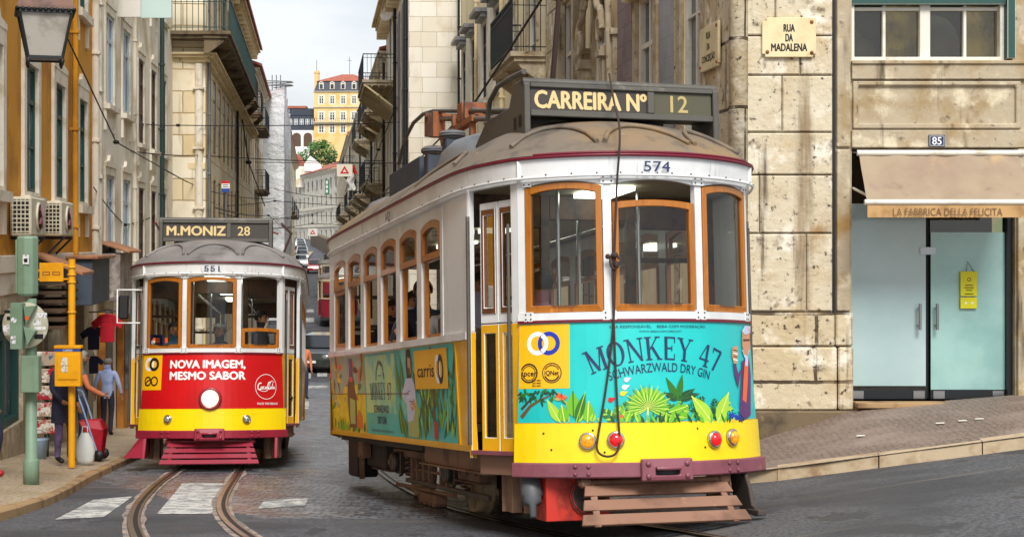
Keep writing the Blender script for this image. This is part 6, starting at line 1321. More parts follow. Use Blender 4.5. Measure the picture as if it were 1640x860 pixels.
# ---- two maroon trams far down the street
CF = dict(white=mat('tram_cream', '#e6dcc0', .5), lower=M('maroon'), front=M('maroon'), apron=M('maroon'), bumper=M('under_dark'), trim=M('trim_maroon'), roof=M('roof_grey'), fender=M('maroon'), box=M('sign_brown'), num='')
gf = (gz(-10.65, 99)); TF = Tram('tram', 'maroon and cream tram nearest in the far queue, half hidden by the yellow tram', GA, (-10.65, 99, gf), (0, R(-.6), R(-84)), CF); make_tram(TF, True)
c = copy_tree(TF.t); c.location = (-14.1, 128, gz(-14.1, 128)); c.rotation_euler = (0, R(1), R(-83.5)); c['label'] = 'maroon and cream tram second in the far queue, higher up behind the first'
# ------------------------------------------------------------------ people
mat('skin', '#b9825f', .55, var=[('#a06a4b', 6, .45, .7)]); mat('hair_grey', '#8d8a86', .7); mat('hair_brown', '#5a3826', .7); mat('hair_dark', '#241a15', .7)
BASE = dict(pelvis=(0, 0, .93), waist=(0, 0, 1.08), chest=(0, -.01, 1.28), neck=(0, .0, 1.45), head0=(0, -.015, 1.53), head1=(0, -.02, 1.60), head2=(0, -.01, 1.665),
  shL=(.165, .01, 1.385), elL=(.225, .03, 1.13), wrL=(.235, -.03, .90), haL=(.235, -.06, .82), shR=(-.165, .01, 1.385), elR=(-.225, .03, 1.13), wrR=(-.235, -.03, .90), haR=(-.235, -.06, .82),
  hipL=(.09, 0, .90), knL=(.10, -.02, .50), anL=(.10, .02, .09), toL=(.115, -.14, .045), hipR=(-.09, 0, .90), knR=(-.10, -.02, .50), anR=(-.10, .02, .09), toR=(-.115, -.14, .045))
RAD = dict(pelvis=.145, waist=.135, chest=.15, neck=.055, head0=.072, head1=.088, head2=.07, shL=.07, elL=.047, wrL=.034, haL=.03, hipL=.09, knL=.062, anL=.045, toL=.04)
BONES = [('pelvis', 'waist', 'top'), ('waist', 'chest', 'top'), ('chest', 'neck', 'top'), ('neck', 'head0', 'skin'), ('head0', 'head1', 'skin'), ('head1', 'head2', 'skin')]
for s in 'LR': BONES += [('chest', 'sh'+s, 'top'), ('sh'+s, 'el'+s, 'sleeve'), ('el'+s, 'wr'+s, 'fore'), ('wr'+s, 'ha'+s, 'skin'), ('pelvis', 'hip'+s, 'legs'), ('hip'+s, 'kn'+s, 'legs'), ('kn'+s, 'an'+s, 'legs'), ('an'+s, 'to'+s, 'shoes')]
def person(label, loc, face, h=1.7, cols=None, pose=None, hair='short', hairm='hair_dark', group=None, pitch=0., parts=None, belly=1.):
    J = dict(BASE); J.update(pose or {}); names = list(J); k = h/1.72
    me = bpy.data.meshes.new('person'); me.from_pydata([J[n] for n in names], [(names.index(a), names.index(c)) for a, c, _ in BONES], []); me.update()
    ob = bpy.data.objects.new('person', me); COL.objects.link(ob)
    md = ob.modifiers.new('Skin', 'SKIN'); md.use_smooth_shade = True; md.branch_smoothing = .6
    for i, n in enumerate(names):
        r = RAD.get(n, RAD.get(n[:-1]+'L', .05)); sv = me.skin_vertices[0].data[i]; sv.radius = (r, r); sv.use_root = (n == 'pelvis')
    ss = ob.modifiers.new('Sub', 'SUBSURF'); ss.levels = 2; ss.render_levels = 2
    dg = bpy.context.evaluated_depsgraph_get(); dg.update(); m2 = bpy.data.meshes.new_from_object(ob.evaluated_get(dg)); bpy.data.objects.remove(ob); bpy.data.meshes.remove(me)
    cols = cols or {}; slot = []; 
    def si(n):
        if n not in slot: slot.append(n)
        return slot.index(n)
    B = MB(); co = [v.co.copy() for v in m2.vertices]
    seg = [(Vector(J[a]), Vector(J[c]), t, a, c) for a, c, t in BONES]
    def near(p):
        best = None
        for A_, C_, t, a, c in seg:
            d = C_-A_; q = max(0, min(1, (p-A_).dot(d)/max(1e-9, d.length_squared))); e = (p-(A_+d*q)).length-(.05 if t == 'top' else 0)
            if best is None or e < best[0]: best = (e, t)
        return best[1]
    cy = J['chest'][1]
    for v in co:
        if J['pelvis'][2]-.12 < v.z < J['neck'][2] and abs(v.x) < .2 and not pose: v.y = cy+(v.y-cy)*.78
    for p in m2.polygons:
        c = sum((co[i] for i in p.vertices), Vector())/len(p.vertices); t = near(c); B.f.append(tuple(p.vertices)); B.m.append(si(cols.get(t, cols.get({'sleeve': 'top', 'fore': 'sleeve'}.get(t, t), cols.get('top', 'skin')) if t != 'skin' else 'skin'))); B.sm.append(True)
    B.v = [tuple(v) for v in co]; bpy.data.meshes.remove(m2)
    sk = si('skin')
    for s in 'LR':                                             # fingers and thumb, slightly curled
        wv, hv = Vector(J['wr'+s]), Vector(J['ha'+s]); d = (hv-wv).normalized(); sx = Vector((0, 1, 0)) if abs(d.y) < .8 else Vector((1, 0, 0)); sx = (sx-d*sx.dot(d)).normalized(); inn = d.cross(sx)*(1 if s == 'L' else -1)
        for i, l in enumerate((.062, .075, .07, .055)):
            o = hv+sx*(.027-.018*i)+d*.012; B.tube([o-d*.02, o+d*l*.5, o+d*l*.9+inn*.016, o+d*l*1.05+inn*.034], [.0095, .009, .008, .006], sk, 6)
        o = wv+(hv-wv)*.55-sx*-.03; B.tube([o-sx*.02, o+sx*.022+d*.02, o+sx*.026+d*.055+inn*.014], [.012, .0105, .008], sk, 6)
    hd = Vector(J['head1']); up = (Vector(J['head2'])-Vector(J['head0'])).normalized(); fw_ = Vector((0, -1, 0)); fw_ = (fw_-up*fw_.dot(up)).normalized(); rt = fw_.cross(up)
    B.tube([hd+fw_*.080+up*.02, hd+fw_*.102-up*.018, hd+fw_*.080-up*.026], [.008, .015, .01], sk, 6)
    for s in (-1, 1): B.ball(hd+rt*s*.088-up*.005, .024, sk, 8, 5, (.4, .7, 1))
    M4 = Matrix.Translation(Vector(loc)) @ Euler((pitch, 0, face), 'XYZ').to_matrix().to_4x4() @ Matrix.Scale(k, 4)
    o = B.build('person', [M(n) for n in slot]); o.matrix_world = M4; tagd(o, label, 'person', group)
    f_ = MB()
    for s in (-1, 1): f_.ball(hd+fw_*.082+rt*s*.032+up*.012, .011, 0, 8, 5); f_.bar(hd+fw_*.086+rt*s*.045+up*.034, hd+fw_*.089+rt*s*.018+up*.037, .006, .007, 1)
    f_.bar(hd+fw_*.083-rt*.024-up*.052, hd+fw_*.083+rt*.024-up*.052, .008, .008, 2); f_.build('face', [M('black'), M('hair_dark'), mat('lips', '#8c4a40', .5)], o)
    hm = MB()
    if hair:
        rr = {'short': 1.0, 'full': 1.16, 'bald': .97}[hair]; n, kk = 14, 8; vs = []; fs = []
        for i in range(kk+1):
            th = math.pi*.62*i/kk
            for j in range(n):
                ph = 2*math.pi*j/n; front = math.cos(ph)                # +1 is the face side
                t2 = th*(.62 if front > .3 else 1.0)*(1 if hair != 'bald' else (.9)); w_ = .098*rr*(1+.04*mnoise.noise(Vector((i*1.7, j*2.1, h*5))))
                vs.append(hd+up*(.012+w_*1.08*math.cos(t2))+fw_*(w_*math.sin(t2)*front-.006)+rt*(w_*math.sin(t2)*math.sin(ph)))
        for i in range(1 if hair == 'bald' else 0, kk):
            for j in range(n):
                if hair == 'bald' and i < 3: continue
                fs.append((i*n+j, i*n+(j+1) % n, (i+1)*n+(j+1) % n, (i+1)*n+j))
        hm.add(vs, fs, 0, True); hm.build('hair', M(hairm), o, fix=False)
    for (nm, mb, mt) in (parts or []): mb.build(nm, M(mt), o)
    return o
mat('shirt_blue', '#bfd0ff', .7, var=[('#93a9e6', 5, .45, .7)]); mat('trousers_navy', '#2b3148', .8); mat('shoes_black', '#161415', .5); mat('trousers_purple', '#5f4f75', .8, var=[('#3b304b', 6, .45, .7)]); mat('jacket_navy', '#23263f', .8, var=[('#191b30', 6, .45, .7)])
mat('vest_grey', '#55565e', .8); mat('top_orange', '#d0764d', .7); mat('shoes_red', '#b01624', .5); mat('shirt_white', '#d8d8dc', .7); mat('shirt_pink', '#9c6a70', .7); mat('shirt_navy', '#1d2742', .7); mat('shirt_teal', '#2f6f94', .7); mat('shirt_lilac', '#c3c3df', .7); mat('shirt_stripe', '#2c2c34', .7)
walk = dict(knL=(.10, -.10, .51), anL=(.10, -.02, .11), toL=(.11, -.16, .05), knR=(-.09, .02, .50), anR=(-.10, .17, .11), toR=(-.11, .03, .045), elL=(.24, .07, 1.14), wrL=(.26, .04, .92), haL=(.26, .02, .84), elR=(-.25, .0, 1.13), wrR=(-.28, -.08, .93), haR=(-.28, -.11, .86))
p = at(172, 690, 31.5); p.z = gz(p.x, p.y)+.12
person('man in a light blue shirt and dark trousers walking away along the left pavement', p, R(180), 1.54, dict(top='shirt_blue', legs='trousers_navy', shoes='shoes_black'), walk, 'bald', 'hair_grey', 'people on the left pavement')
# woman holding the stop pole
q = on_ground(115, 748, .12); PS = q.copy()
pw = on_ground(93, 746, .12); pw.y += .25
def jacket():
    b = MB(); pr = [(.19, .62), (.185, .8), (.165, 1.05), (.185, 1.25), (.17, 1.38), (.09, 1.45)]
    n = 18; vs = [(r*1.05*math.cos(2*math.pi*j/n)*(1+.03*math.sin(5*j)), r*.8*math.sin(2*math.pi*j/n), z) for r, z in pr for j in range(n)]
    b.add(vs, [(i*n+j, i*n+(j+1) % n, (i+1)*n+(j+1) % n, (i+1)*n+j) for i in range(len(pr)-1) for j in range(n)], 0, True); return b
person('woman in a navy jacket and purple trousers holding the yellow stop pole', pw, R(55), 1.50, dict(top='jacket_navy', legs='trousers_purple', shoes='shoes_black'), dict(elR=(-.25, -.05, 1.12), wrR=(-.20, -.22, .95), haR=(-.17, -.29, .93), knL=(.12, -.03, .5), anL=(.13, .02, .09)), 'full', 'hair_brown', 'people on the left pavement', parts=[('jacket', jacket(), 'jacket_navy')])
p = at(131, 712, 24.0); p.z = gz(p.x, p.y)+.12
person('person in a grey vest with an orange sleeve leaning on a trolley handle', p, R(110), 1.55, dict(top='vest_grey', sleeve='top_orange', legs='trousers_navy', shoes='shoes_black'), dict(elL=(.24, -.08, 1.12), wrL=(.2, -.28, 1.0), haL=(.19, -.35, .98), elR=(-.24, -.08, 1.12), wrR=(-.2, -.28, 1.0), haR=(-.19, -.35, .98)), 'short', 'hair_grey', 'people on the left pavement')
p = on_ground(-21, 768, .10)
person('person in red shoes at the left edge of the picture', p, R(78), 1.65, dict(top='jacket_navy', legs='trousers_navy', shoes='shoes_red'), walk, 'short', 'hair_dark', 'people on the left pavement')
p = Vector((-5.85, 44.0, gz(-5.85, 44)))
person('far pedestrian in orange glimpsed past the right side of the red tram', at(485, 640, 44)*1.0, R(20), 1.65, dict(top='top_orange', legs='trousers_navy', shoes='shoes_black'), None, 'short', 'hair_brown')
SIT = dict(pelvis=(0, 0, .52), waist=(0, 0, .66), chest=(0, -.01, .86), neck=(0, 0, 1.03), head0=(0, -.015, 1.11), head1=(0, -.02, 1.18), head2=(0, -.01, 1.245), shL=(.165, .01, .965), shR=(-.165, .01, .965), elL=(.22, -.02, .72), elR=(-.22, -.02, .72), wrL=(.17, -.2, .66), wrR=(-.17, -.2, .66), haL=(.14, -.27, .66), haR=(-.14, -.27, .66),
  hipL=(.09, -.05, .5), hipR=(-.09, -.05, .5), knL=(.11, -.42, .5), knR=(-.11, -.42, .5), anL=(.11, -.40, .09), anR=(-.11, -.40, .09), toL=(.11, -.54, .05), toR=(-.11, -.54, .05))
def rider(T, label, x, y, face, top, hairm, hair='short', extra=None, z=.72, h=1.72, sleeve=None, group=None):
    d = dict(SIT); d.update(extra or {}); w_ = T.W((x, y, z))
    yaw = math.atan2(T.mx[1][0], T.mx[0][0])
    return person(label, w_, yaw+R(90)+face, h, dict(top=top, sleeve=sleeve or top, legs='trousers_navy', shoes='shoes_black'), d, hair, hairm, group)
GR = 'passengers seated in the yellow tram'
rider(TA, 'dark haired passenger in a lilac shirt at the frontmost open side window', 1.75, -.72, R(5), 'shirt_lilac', 'hair_dark', group=GR, z=.78)
rider(TA, 'passenger in a pale shirt seated at the second side window of the yellow tram', .85, -.75, R(-10), 'shirt_white', 'hair_dark', group=GR, z=.74)
rider(TA, 'fair haired man in navy resting his elbow on the yellow tram window sill', .0, -.82, R(-8), 'shirt_navy', 'hair_brown', extra=dict(elR=(-.3, -.12, .70), wrR=(-.28, -.34, .80), haR=(-.25, -.4, .82)), group=GR, z=.84)
rider(TA, 'passenger with dark hair in a light shirt further back in the yellow tram', -.85, -.72, R(8), 'shirt_lilac', 'hair_dark', group=GR, z=.78)
rider(TA, 'rearmost visible passenger in a dark jacket in the yellow tram', -1.75, -.74, 0, 'jacket_navy', 'hair_dark', group=GR, z=.74)
rider(TA, 'man in a dusty pink shirt seen from behind through the near tram front pane', 3.0, -.55, R(150), 'shirt_pink', 'hair_dark', z=.70, group=GR)
rider(TB, 'driver in a teal shirt behind the left pane of the red tram', 3.35, -.55, R(12), 'shirt_teal', 'hair_dark', z=.72, group='people in the red tram')
rider(TB, 'grey haired passenger in dark clothes behind the centre pane of the red tram', 2.9, .05, R(-20), 'jacket_navy', 'hair_grey', 'bald', z=.72, group='people in the red tram')
rider(TB, 'passenger in a striped dark top by the half open right pane of the red tram', 3.0, .62, R(70), 'shirt_stripe', 'hair_dark', z=.9, sleeve='shirt_stripe', group='people in the red tram')
# ------------------------------------------------------------------ things on the left pavement
mat('post_green', '#7f9a82', .5, var=[('#6d876f', 2.5, .45, .7)], streak=[('#5c6b58', 6, .8, .62, .8)]); mat('stop_yellow', '#f3ac12', .4, var=[('#d9940b', 3, .45, .7)]); mat('stop_blue', '#2c4a94', .4); mat('paper', '#ddd9c8', .7, var=[('#a39d8a', 30, .5, .56)])
mat('disc_back', '#b9b6a0', .6, var=[('#908b74', 5, .45, .65), ('#e0ddd0', 3.5, .58, .66)]); mat('sticker', '#e9e9ea', .5, var=[('#8d9099', 40, .5, .58)])
gp = on_ground(50, 776, .10); DG = gp.y; s_ = DG/FPX; zz2 = lambda v: (HZ-v)*s_-gp.z; xx2 = lambda u: (u-50)*s_
t = thing('signal_post', 'weathered green signal post with an octagonal case above a round stickered backing plate', 'signal post', tuple(gp))
b = MB(); b.lathe([(.085, 0), (.085, .26), (.075, .28), (.062, .285), (.06, 1.5), (.055, zz2(478))], n=18); b.build('pole', M('post_green'), t)
b = MB(); b.lathe([(.10, zz2(474)), (.118, zz2(470)), (.118, zz2(381)), (.10, zz2(378))], (xx2(44), 0, 0), n=8, smooth=False); b.box(-.16, -.10, -.05, .05, zz2(470), zz2(384)); o = b.build('signal_case', M('post_green'), t, .006)
b = MB(); f_ = lambda a, z, d: Vector((a, -.125-d, z)); b.flat([(-.055, zz2(423)), (.012, zz2(423)), (.012, zz2(408)), (-.055, zz2(408))], f_, 0, 0); b.flat([(-.04, zz2(420)), (-.005, zz2(420)), (-.002, zz2(414)), (-.043, zz2(414))], f_, .002, 1); b.build('sticker', [M('sticker'), M('black')], o)
b = MB(); b.lathe([(.245, -.012), (.25, 0), (.245, .012)], (xx2(45), -.10, zz2(520)), (0, 1, 0), 32); o = b.build('backing_plate', M('disc_back'), t)
b = MB(); b.box(xx2(27), xx2(46), -.24, -.115, zz2(557), zz2(484)); b.add([(xx2(46), -.2, zz2(490)), (xx2(66), -.2, zz2(488)), (xx2(50), -.2, zz2(518)), (xx2(46), -.115, zz2(490)), (xx2(66), -.115, zz2(488)), (xx2(50), -.115, zz2(518))], [(0, 1, 2), (5, 4, 3), (0, 3, 4, 1), (1, 4, 5, 2), (2, 5, 3, 0)]); b.add([(xx2(46), -.2, zz2(522)), (xx2(66), -.2, zz2(528)), (xx2(52), -.2, zz2(552)), (xx2(46), -.115, zz2(522)), (xx2(66), -.115, zz2(528)), (xx2(52), -.115, zz2(552))], [(0, 1, 2), (5, 4, 3), (0, 3, 4, 1), (1, 4, 5, 2), (2, 5, 3, 0)]); b.build('lamp_housing', M('post_green'), t, .004)
b = MB(); f2 = lambda u, v, d: Vector((xx2(u), -.113-d, zz2(v)))
for (u0, v0, u1, v1, m_) in ((12, 496, 24, 501, 1), (16, 506, 24, 512, 1), (62, 500, 80, 508, 0), (58, 512, 70, 520, 0), (60, 522, 78, 527, 0), (60, 534, 74, 542, 1), (10, 520, 20, 530, 0)): b = MB(); b.poly([f2(u0, v0, 0), f2(u1, v0, 0), f2(u1, v1, 0), f2(u0, v1, 0)], m_); b.build('sticker', [M('sticker'), M('black'), M('ad_orange')], o)
f3 = lambda u, v, d: Vector((xx2(u), -.243-d, zz2(v))); b = MB(); b.poly([f3(28, 536, 0), f3(36, 536, 0), f3(36, 548, 0), f3(28, 548, 0)], 0); b.build('sticker', M('sticker'), o); b = MB(); b.disc((33, 511), 4.5, f3, 0, 0, 14); b.build('sticker', M('sticker'), o); b = MB(); b.disc((52, 508), 3.5, lambda u, v, d: Vector((xx2(u), -.203-d, zz2(v))), 0, 2, 12); b.build('sticker', [M('sticker'), M('black'), M('ad_orange')], o)
b = MB(); b.box(xx2(42), xx2(70), -.20, -.065, zz2(626), zz2(568)); b.box(xx2(50), xx2(56), -.07, .0, zz2(615), zz2(575)); b.build('control_box', M('post_green'), t, .008)
# stop pole
s_ = PS.y/FPX; z3 = lambda v: (HZ-v)*s_-PS.z; x3 = lambda u: (u-115)*s_
t = thing('stop_pole', 'yellow tram stop pole with a timetable case and small flag sign', 'stop sign', tuple(PS))
b = MB(); b.tube([(0, 0, 0), (0, 0, z3(415))], .044, 0, 14)
for v in (428, 440, 452, 500): b.lathe([(.055, -.012), (.055, .012)], (0, 0, z3(v)), n=14)
b.build('pole', M('stop_yellow'), t)
b = MB(); b.box(x3(64), x3(102), -.03, .0, z3(451), z3(421)); b.bar((x3(100), 0, z3(447)), (0, 0, z3(447)), .02, .02); b.bar((x3(100), 0, z3(425)), (0, 0, z3(425)), .02, .02)
for v in (432, 446): b.box(x3(60), x3(64), -.03, 0, z3(v+3), z3(v))
o = b.build('flag_sign', M('stop_yellow'), t, .004); b = MB(); f_ = lambda u, v, d: Vector((x3(u), -.031-d, z3(v)))
for u in (69, 85): b.ring([(u, 435), (u+12, 435), (u+12, 441), (u, 441)], [(u+1.5, 436.5), (u+10.5, 436.5), (u+10.5, 439.5), (u+1.5, 439.5)], f_, 0, .001, 0)
b.box(x3(66), x3(98), -.034, -.031, z3(453.5), z3(451.5), 1); b.build('symbols', [M('rust'), M('black')], o)
b = MB(); b.box(x3(93), x3(134), -.16, -.05, z3(617), z3(557)); b.box(x3(92), x3(135), -.17, -.04, z3(557), z3(552)); b.box(x3(97), x3(130), -.172, -.16, z3(606), z3(566)); o = b.build('timetable_case', M('stop_yellow'), t, .012)
b = MB(); b.box(x3(93), x3(134), -.162, -.048, z3(561.5), z3(557.5)); b.build('blue_band', M('stop_blue'), o); b = MB(); b.box(x3(104), x3(114), -.176, -.173, z3(594), z3(571)); b.build('notice', M('paper'), o)
b = MB(); f_ = lambda a, z, d: Vector((a, -.1625-d, z)); b.text('CARRIS', f_, .001, .025, x3(114), z3(561)-.0, 0, align='c', bold=.01, width=.12); b.build('lettering', M('white_paint'), o)
# bags
mat('bag_red', '#b3142c', .5, var=[('#8c0f22', 5, .45, .65)]); mat('bag_white', '#d7dbd8', .4, bump=(14, .6)); mat('handle_blue', '#8fa9c9', .4)
pb = at(150, 738, 22.6); pb.z = gz(pb.x, pb.y)+.11; k = 22.6/FPX
t = thing('shopping_trolley', 'red fabric shopping trolley standing on the left pavement beside the white bag', 'shopping trolley', tuple(pb))
b = MB(); b.add([(-.05, -.1, .02), (.12, -.1, .02), (.12, .1, .02), (-.05, .1, .02), (-.14, -.14, .48), (.17, -.14, .44), (.17, .14, .44), (-.14, .14, .48), (-.2, -.1, .56), (.1, -.08, .58), (.1, .08, .58), (-.2, .1, .56)], [(0, 3, 2, 1), (0, 1, 5, 4), (1, 2, 6, 5), (2, 3, 7, 6), (3, 0, 4, 7), (4, 5, 9, 8), (5, 6, 10, 9), (6, 7, 11, 10), (7, 4, 8, 11), (8, 9, 10, 11)]); b.build('bag', M('bag_red'), t, .015)
b = MB(); b.tube([(.1, .12, .05), (-.12, .14, .75), (-.2, .14, .95), (-.25, .05, .98)], .014, 0, 6); b.tube([(.1, -.12, .05), (-.12, -.14, .75), (-.2, -.14, .95), (-.25, -.05, .98)], .014, 0, 6); b.build('handle', M('handle_blue'), t)
for y in (-.14, .14): b = MB(); b.lathe([(.08, -.012), (.08, .012)], (.1, y, .08), (0, 1, 0), 14); b.build('wheel', M('shoes_black'), t)
pb = at(136, 742, 21.6); pb.z = gz(pb.x, pb.y)+.11
t = thing('carrier_bag', 'full white plastic carrier bag on the pavement by the stop pole', 'bag', tuple(pb)); b = MB(); n = 14; pr = [(.10, 0), (.125, .06), (.13, .18), (.11, .30), (.07, .38), (.05, .42)]
b.add([(r*math.cos(2*math.pi*j/n)*(1+.12*mnoise.noise(Vector((j*.9, z*9, 2)))), r*.7*math.sin(2*math.pi*j/n), z) for r, z in pr for j in range(n)], [(i*n+j, i*n+(j+1) % n, (i+1)*n+(j+1) % n, (i+1)*n+j) for i in range(5) for j in range(n)]+[tuple(range(n))[::-1]], 0, True); b.build('sack', M('bag_white'), t)
b = MB(); b.tube([(-.04, 0, .4), (-.03, 0, .5), (.03, 0, .5), (.04, 0, .4)], .008, 0, 5); b.build('handle', M('bag_white'), t)
# air conditioners on the yellow house
mat('ac_cream', '#d8d0b8', .5, var=[('#b3aa90', 3, .5, .7)]); mat('ac_grille', '#5f5b4e', .6)
def ac(u0, u1, D0, D1, lab):
    c0 = Vector((lw((D0+D1)/2), (D0+D1)/2, (HZ-378)/FPX*(D0+.1))); t = thing('air_conditioner', lab, 'air conditioner', tuple(c0), (0, 0, A1), 'air conditioning units'); L_ = D1-D0; h = .54
    b = MB(); b.box(-L_/2, L_/2, -.31, -.03, 0, h); o = b.build('casing', M('ac_cream'), t, .02)
    b = MB(); b.box(-L_/2-.006, -L_/2+.003, -.29, -.05, .04, h-.04, 0)
    for i in range(8): z = .06+i*(h-.12)/7; b.box(-L_/2-.014, -L_/2-.0065, -.29, -.05, z-.008, z+.008, 1)
    for i in range(5): y = -.285+.055*i; b.box(-L_/2-.0135, -L_/2-.0062, y-.006, y+.006, .04, h-.04, 1)
    b.build('grille', [M('black'), M('ac_cream')], o)
    b = MB(); b.lathe([(.2, 0), (.21, .015), (.19, .03)], (-.06, -.31, h/2), (0, -1, 0), 26, 0); b.lathe([(.18, .0), (.18, .034)], (-.06, -.31, h/2), (0, -1, 0), 24, 1)
    for i in range(5): q = math.pi*2*i/5; b.bar((-.06, -.348, h/2), (-.06+.17*math.cos(q), -.348, h/2+.17*math.sin(q)), .05, .006, 2)
    b.build('fan', [M('ac_cream'), M('black'), M('maroon_dusty')], o)
    for x in (-L_/3, L_/3): b = MB(); b.box(x-.02, x+.02, -.33, .0, -.05, -.005); b.bar((x, -.30, -.045), (x, -.0, -.35), .03, .03); b.build('bracket', M('iron'), t)
ac(22, 74, 22.15, 23.45, 'left cream air conditioner, nearer one above the shop, on the yellow house'); ac(76, 118, 25.05, 26.4, 'right cream air conditioner, further one on the yellow house wall')
# hanging lantern
LD = 14.5; lc = at(72, 60, LD); t = thing('street_lantern', 'old frosted glass street lantern with a fringed brown cap hanging from the left wall', 'lantern', tuple(lc)); k = LD/FPX
h1, h0 = 37*k, -35*k; w1, w0 = 40*k, 26*k; a_ = R(18); rz = lambda x, y, z: (x*math.cos(a_)-y*math.sin(a_), x*math.sin(a_)+y*math.cos(a_), z)
C4 = [(-1, -1), (1, -1), (1, 1), (-1, 1)]
b = MB(); b.add([rz(x*w0*.97, y*w0*.97, h0) for x, y in C4]+[rz(x*w1*.97, y*w1*.97, h1) for x, y in C4], [(0, 1, 5, 4), (1, 2, 6, 5), (2, 3, 7, 6), (3, 0, 4, 7), (0, 3, 2, 1)]); b.build('glass', mat('lantern_glass', '#a9a59a', .35, var=[('#8a857a', 6, .45, .7)], spec=.6), t)
b = MB()
for x, y in C4: b.bar(rz(x*w0, y*w0, h0), rz(x*w1, y*w1, h1), .022, .022); b.lathe([(.012, 0), (.02, -.03), (.008, -.07)], rz(x*w0, y*w0, h0), n=8)
for i in range(4):
    (x0, y0_), (x1, y1_) = C4[i], C4[(i+1) % 4]; b.bar(rz(x0*w0, y0_*w0, h0), rz(x1*w0, y1_*w0, h0), .03, .03); b.bar(rz(x0*w1, y0_*w1, h1), rz(x1*w1, y1_*w1, h1), .03, .035)
    for j in range(11): q = j/10; b.ball(rz((x0+(x1-x0)*q)*w1*1.08, (y0_+(y1_-y0_)*q)*w1*1.08, h1+.012), .02, 0, 6, 4)
b.build('frame', M('iron'), t)
b = MB(); pr = [(1.12, h1+.02), (1.1, h1+.05), (.72, h1+.2), (.6, h1+.24), (.3, h1+.34)]
b.add([rz(x*w1*r, y*w1*r, z) for r, z in pr for x, y in C4], [(i*4+j, i*4+(j+1) % 4, (i+1)*4+(j+1) % 4, (i+1)*4+j) for i in range(4) for j in range(4)]+[(0, 3, 2, 1), (16, 17, 18, 19)]); b.build('cap', M('maroon_dusty') if False else mat('lantern_cap', '#6d4d3f', .6, var=[('#4d352c', 5, .45, .65)]), t)
b = MB(); b.tube([(0, 0, h1+.33), (0, 0, h1+.6), (-.3, .02, h1+.8), (-.9, .05, h1+.75), (lw(LD)-lc.x, .1, h1+.5)], .022, 0, 7); b.build('bracket', M('iron'), t)
# banner sign high up between the houses
D_ = 35; t = thing('projecting_sign', 'white and pale blue sign board jutting out high on the pale house', 'sign', tuple(at(225, 28, D_))); k = D_/FPX
b = MB(); b.box(-46*k, 1*k, -.04, .04, 0, .75); b.build('white_panel', mat('sign_offwhite', '#d9d6cc', .6), t); b = MB(); b.box(1.5*k, 50*k, -.035, .035, -.02, .75); b.build('blue_panel', mat('sign_paleblue', '#bcd2cc', .6), t)
for z in (.1, .6): b = MB(); b.bar((-46*k, 0, z), (-80*k, 0, z), .04, .04); b.build('bracket', M('iron'), t)
# shops along the pavement
def box_thing(name, lab, cat, c0, parts, rot=A1, group=None):
    t = thing(name, lab, cat, c0, (0, 0, rot), group)
    for nm, mb, ms, bv in parts: mb.build(nm, ms, t, bv)
    return t
mat('shutter_grey', '#4a5461', .6, var=[('#3d4651', 2, .45, .65)]); mat('stall_panel', '#a99f97', .7, var=[('#7d716b', 4, .45, .6), ('#c7bcae', 7, .55, .7)]); mat('awning_terra', '#b07c57', .8, var=[('#8f5f42', 3, .45, .65)]); mat('door_orange', '#b8792a', .6, var=[('#92591c', 2, .45, .65)])
ys_ = 28.6; b = MB(); b.box(-1.3, 1.3, -.5, -.02, .0, .78); b1x = MB(); b1x.box(-1.38, 1.38, -.6, 0, .782, .84)
box_thing('shop_kiosk', 'dark blue grey shop shutter box with a flat canopy projecting over the pavement', 'kiosk', (lw(ys_), ys_, at(0, 487, 28).z), [('shutter_box', b, M('shutter_grey'), .01), ('canopy', b1x, M('awning_terra'), .01)])
ys_ = 33.2; b = MB(); b.box(-1.2, 1.2, -.42, -.02, 0, .95); b1x = MB(); b1x.add([(-1.3, -.6, .95), (1.3, -.6, .95), (1.3, 0, 1.15), (-1.3, 0, 1.15), (-1.3, -.6, 1.0), (1.3, -.6, 1.0), (1.3, 0, 1.2), (-1.3, 0, 1.2)], [(0, 3, 2, 1), (4, 5, 6, 7), (0, 1, 5, 4), (1, 2, 6, 5), (2, 3, 7, 6), (3, 0, 4, 7)])
box_thing('shop_fascia', 'faded poster covered shop fascia under a tiled canopy past the kiosk', 'shop sign', (lw(ys_), ys_, at(0, 480, 33).z), [('fascia', b, M('stall_panel'), .01), ('canopy', b1x, M('awning_terra'), .01)])
ys_ = 24.9; b1x = MB(); b1x.add([(-.8, -.75, 0), (.6, -.75, 0), (.6, 0, .3), (-.8, 0, .3), (-.8, -.75, .05), (.6, -.75, .05), (.6, 0, .35), (-.8, 0, .35)], [(0, 3, 2, 1), (4, 5, 6, 7), (0, 1, 5, 4), (1, 2, 6, 5), (2, 3, 7, 6), (3, 0, 4, 7)]); b = MB(); 
for i in range(6): b.box(-.8, .6, -.5, -.04, -.15-.13*i, -.1-.13*i)
box_thing('slatted_canopy', 'brown pitched canopy with slatted shelves beneath it behind the stop flag', 'canopy', (lw(ys_), ys_, at(0, 440, 24.9).z), [('canopy', b1x, M('awning_terra'), .006), ('slats', b, M('frame_brown'), 0)])
for ys_, lab in ((32.6, 'nearer orange brown shop door panel left of the red tram'), (35.2, 'further orange brown shop door panel beside the red tram')):
    b = MB(); b.box(-.55, .55, -.16, -.02, 0, 2.5); b1x = MB(); b1x.box(-.4, .4, -.175, -.161, .9, 2.3); box_thing('shop_door', lab, 'door', (lw(ys_), ys_, gz(lw(ys_), ys_)+.1), [('leaf', b, M('door_orange'), .01), ('pane', b1x, M('pane_dark'), 0)], A1 if ys_ < 31.6 else A2, 'orange shop doors')
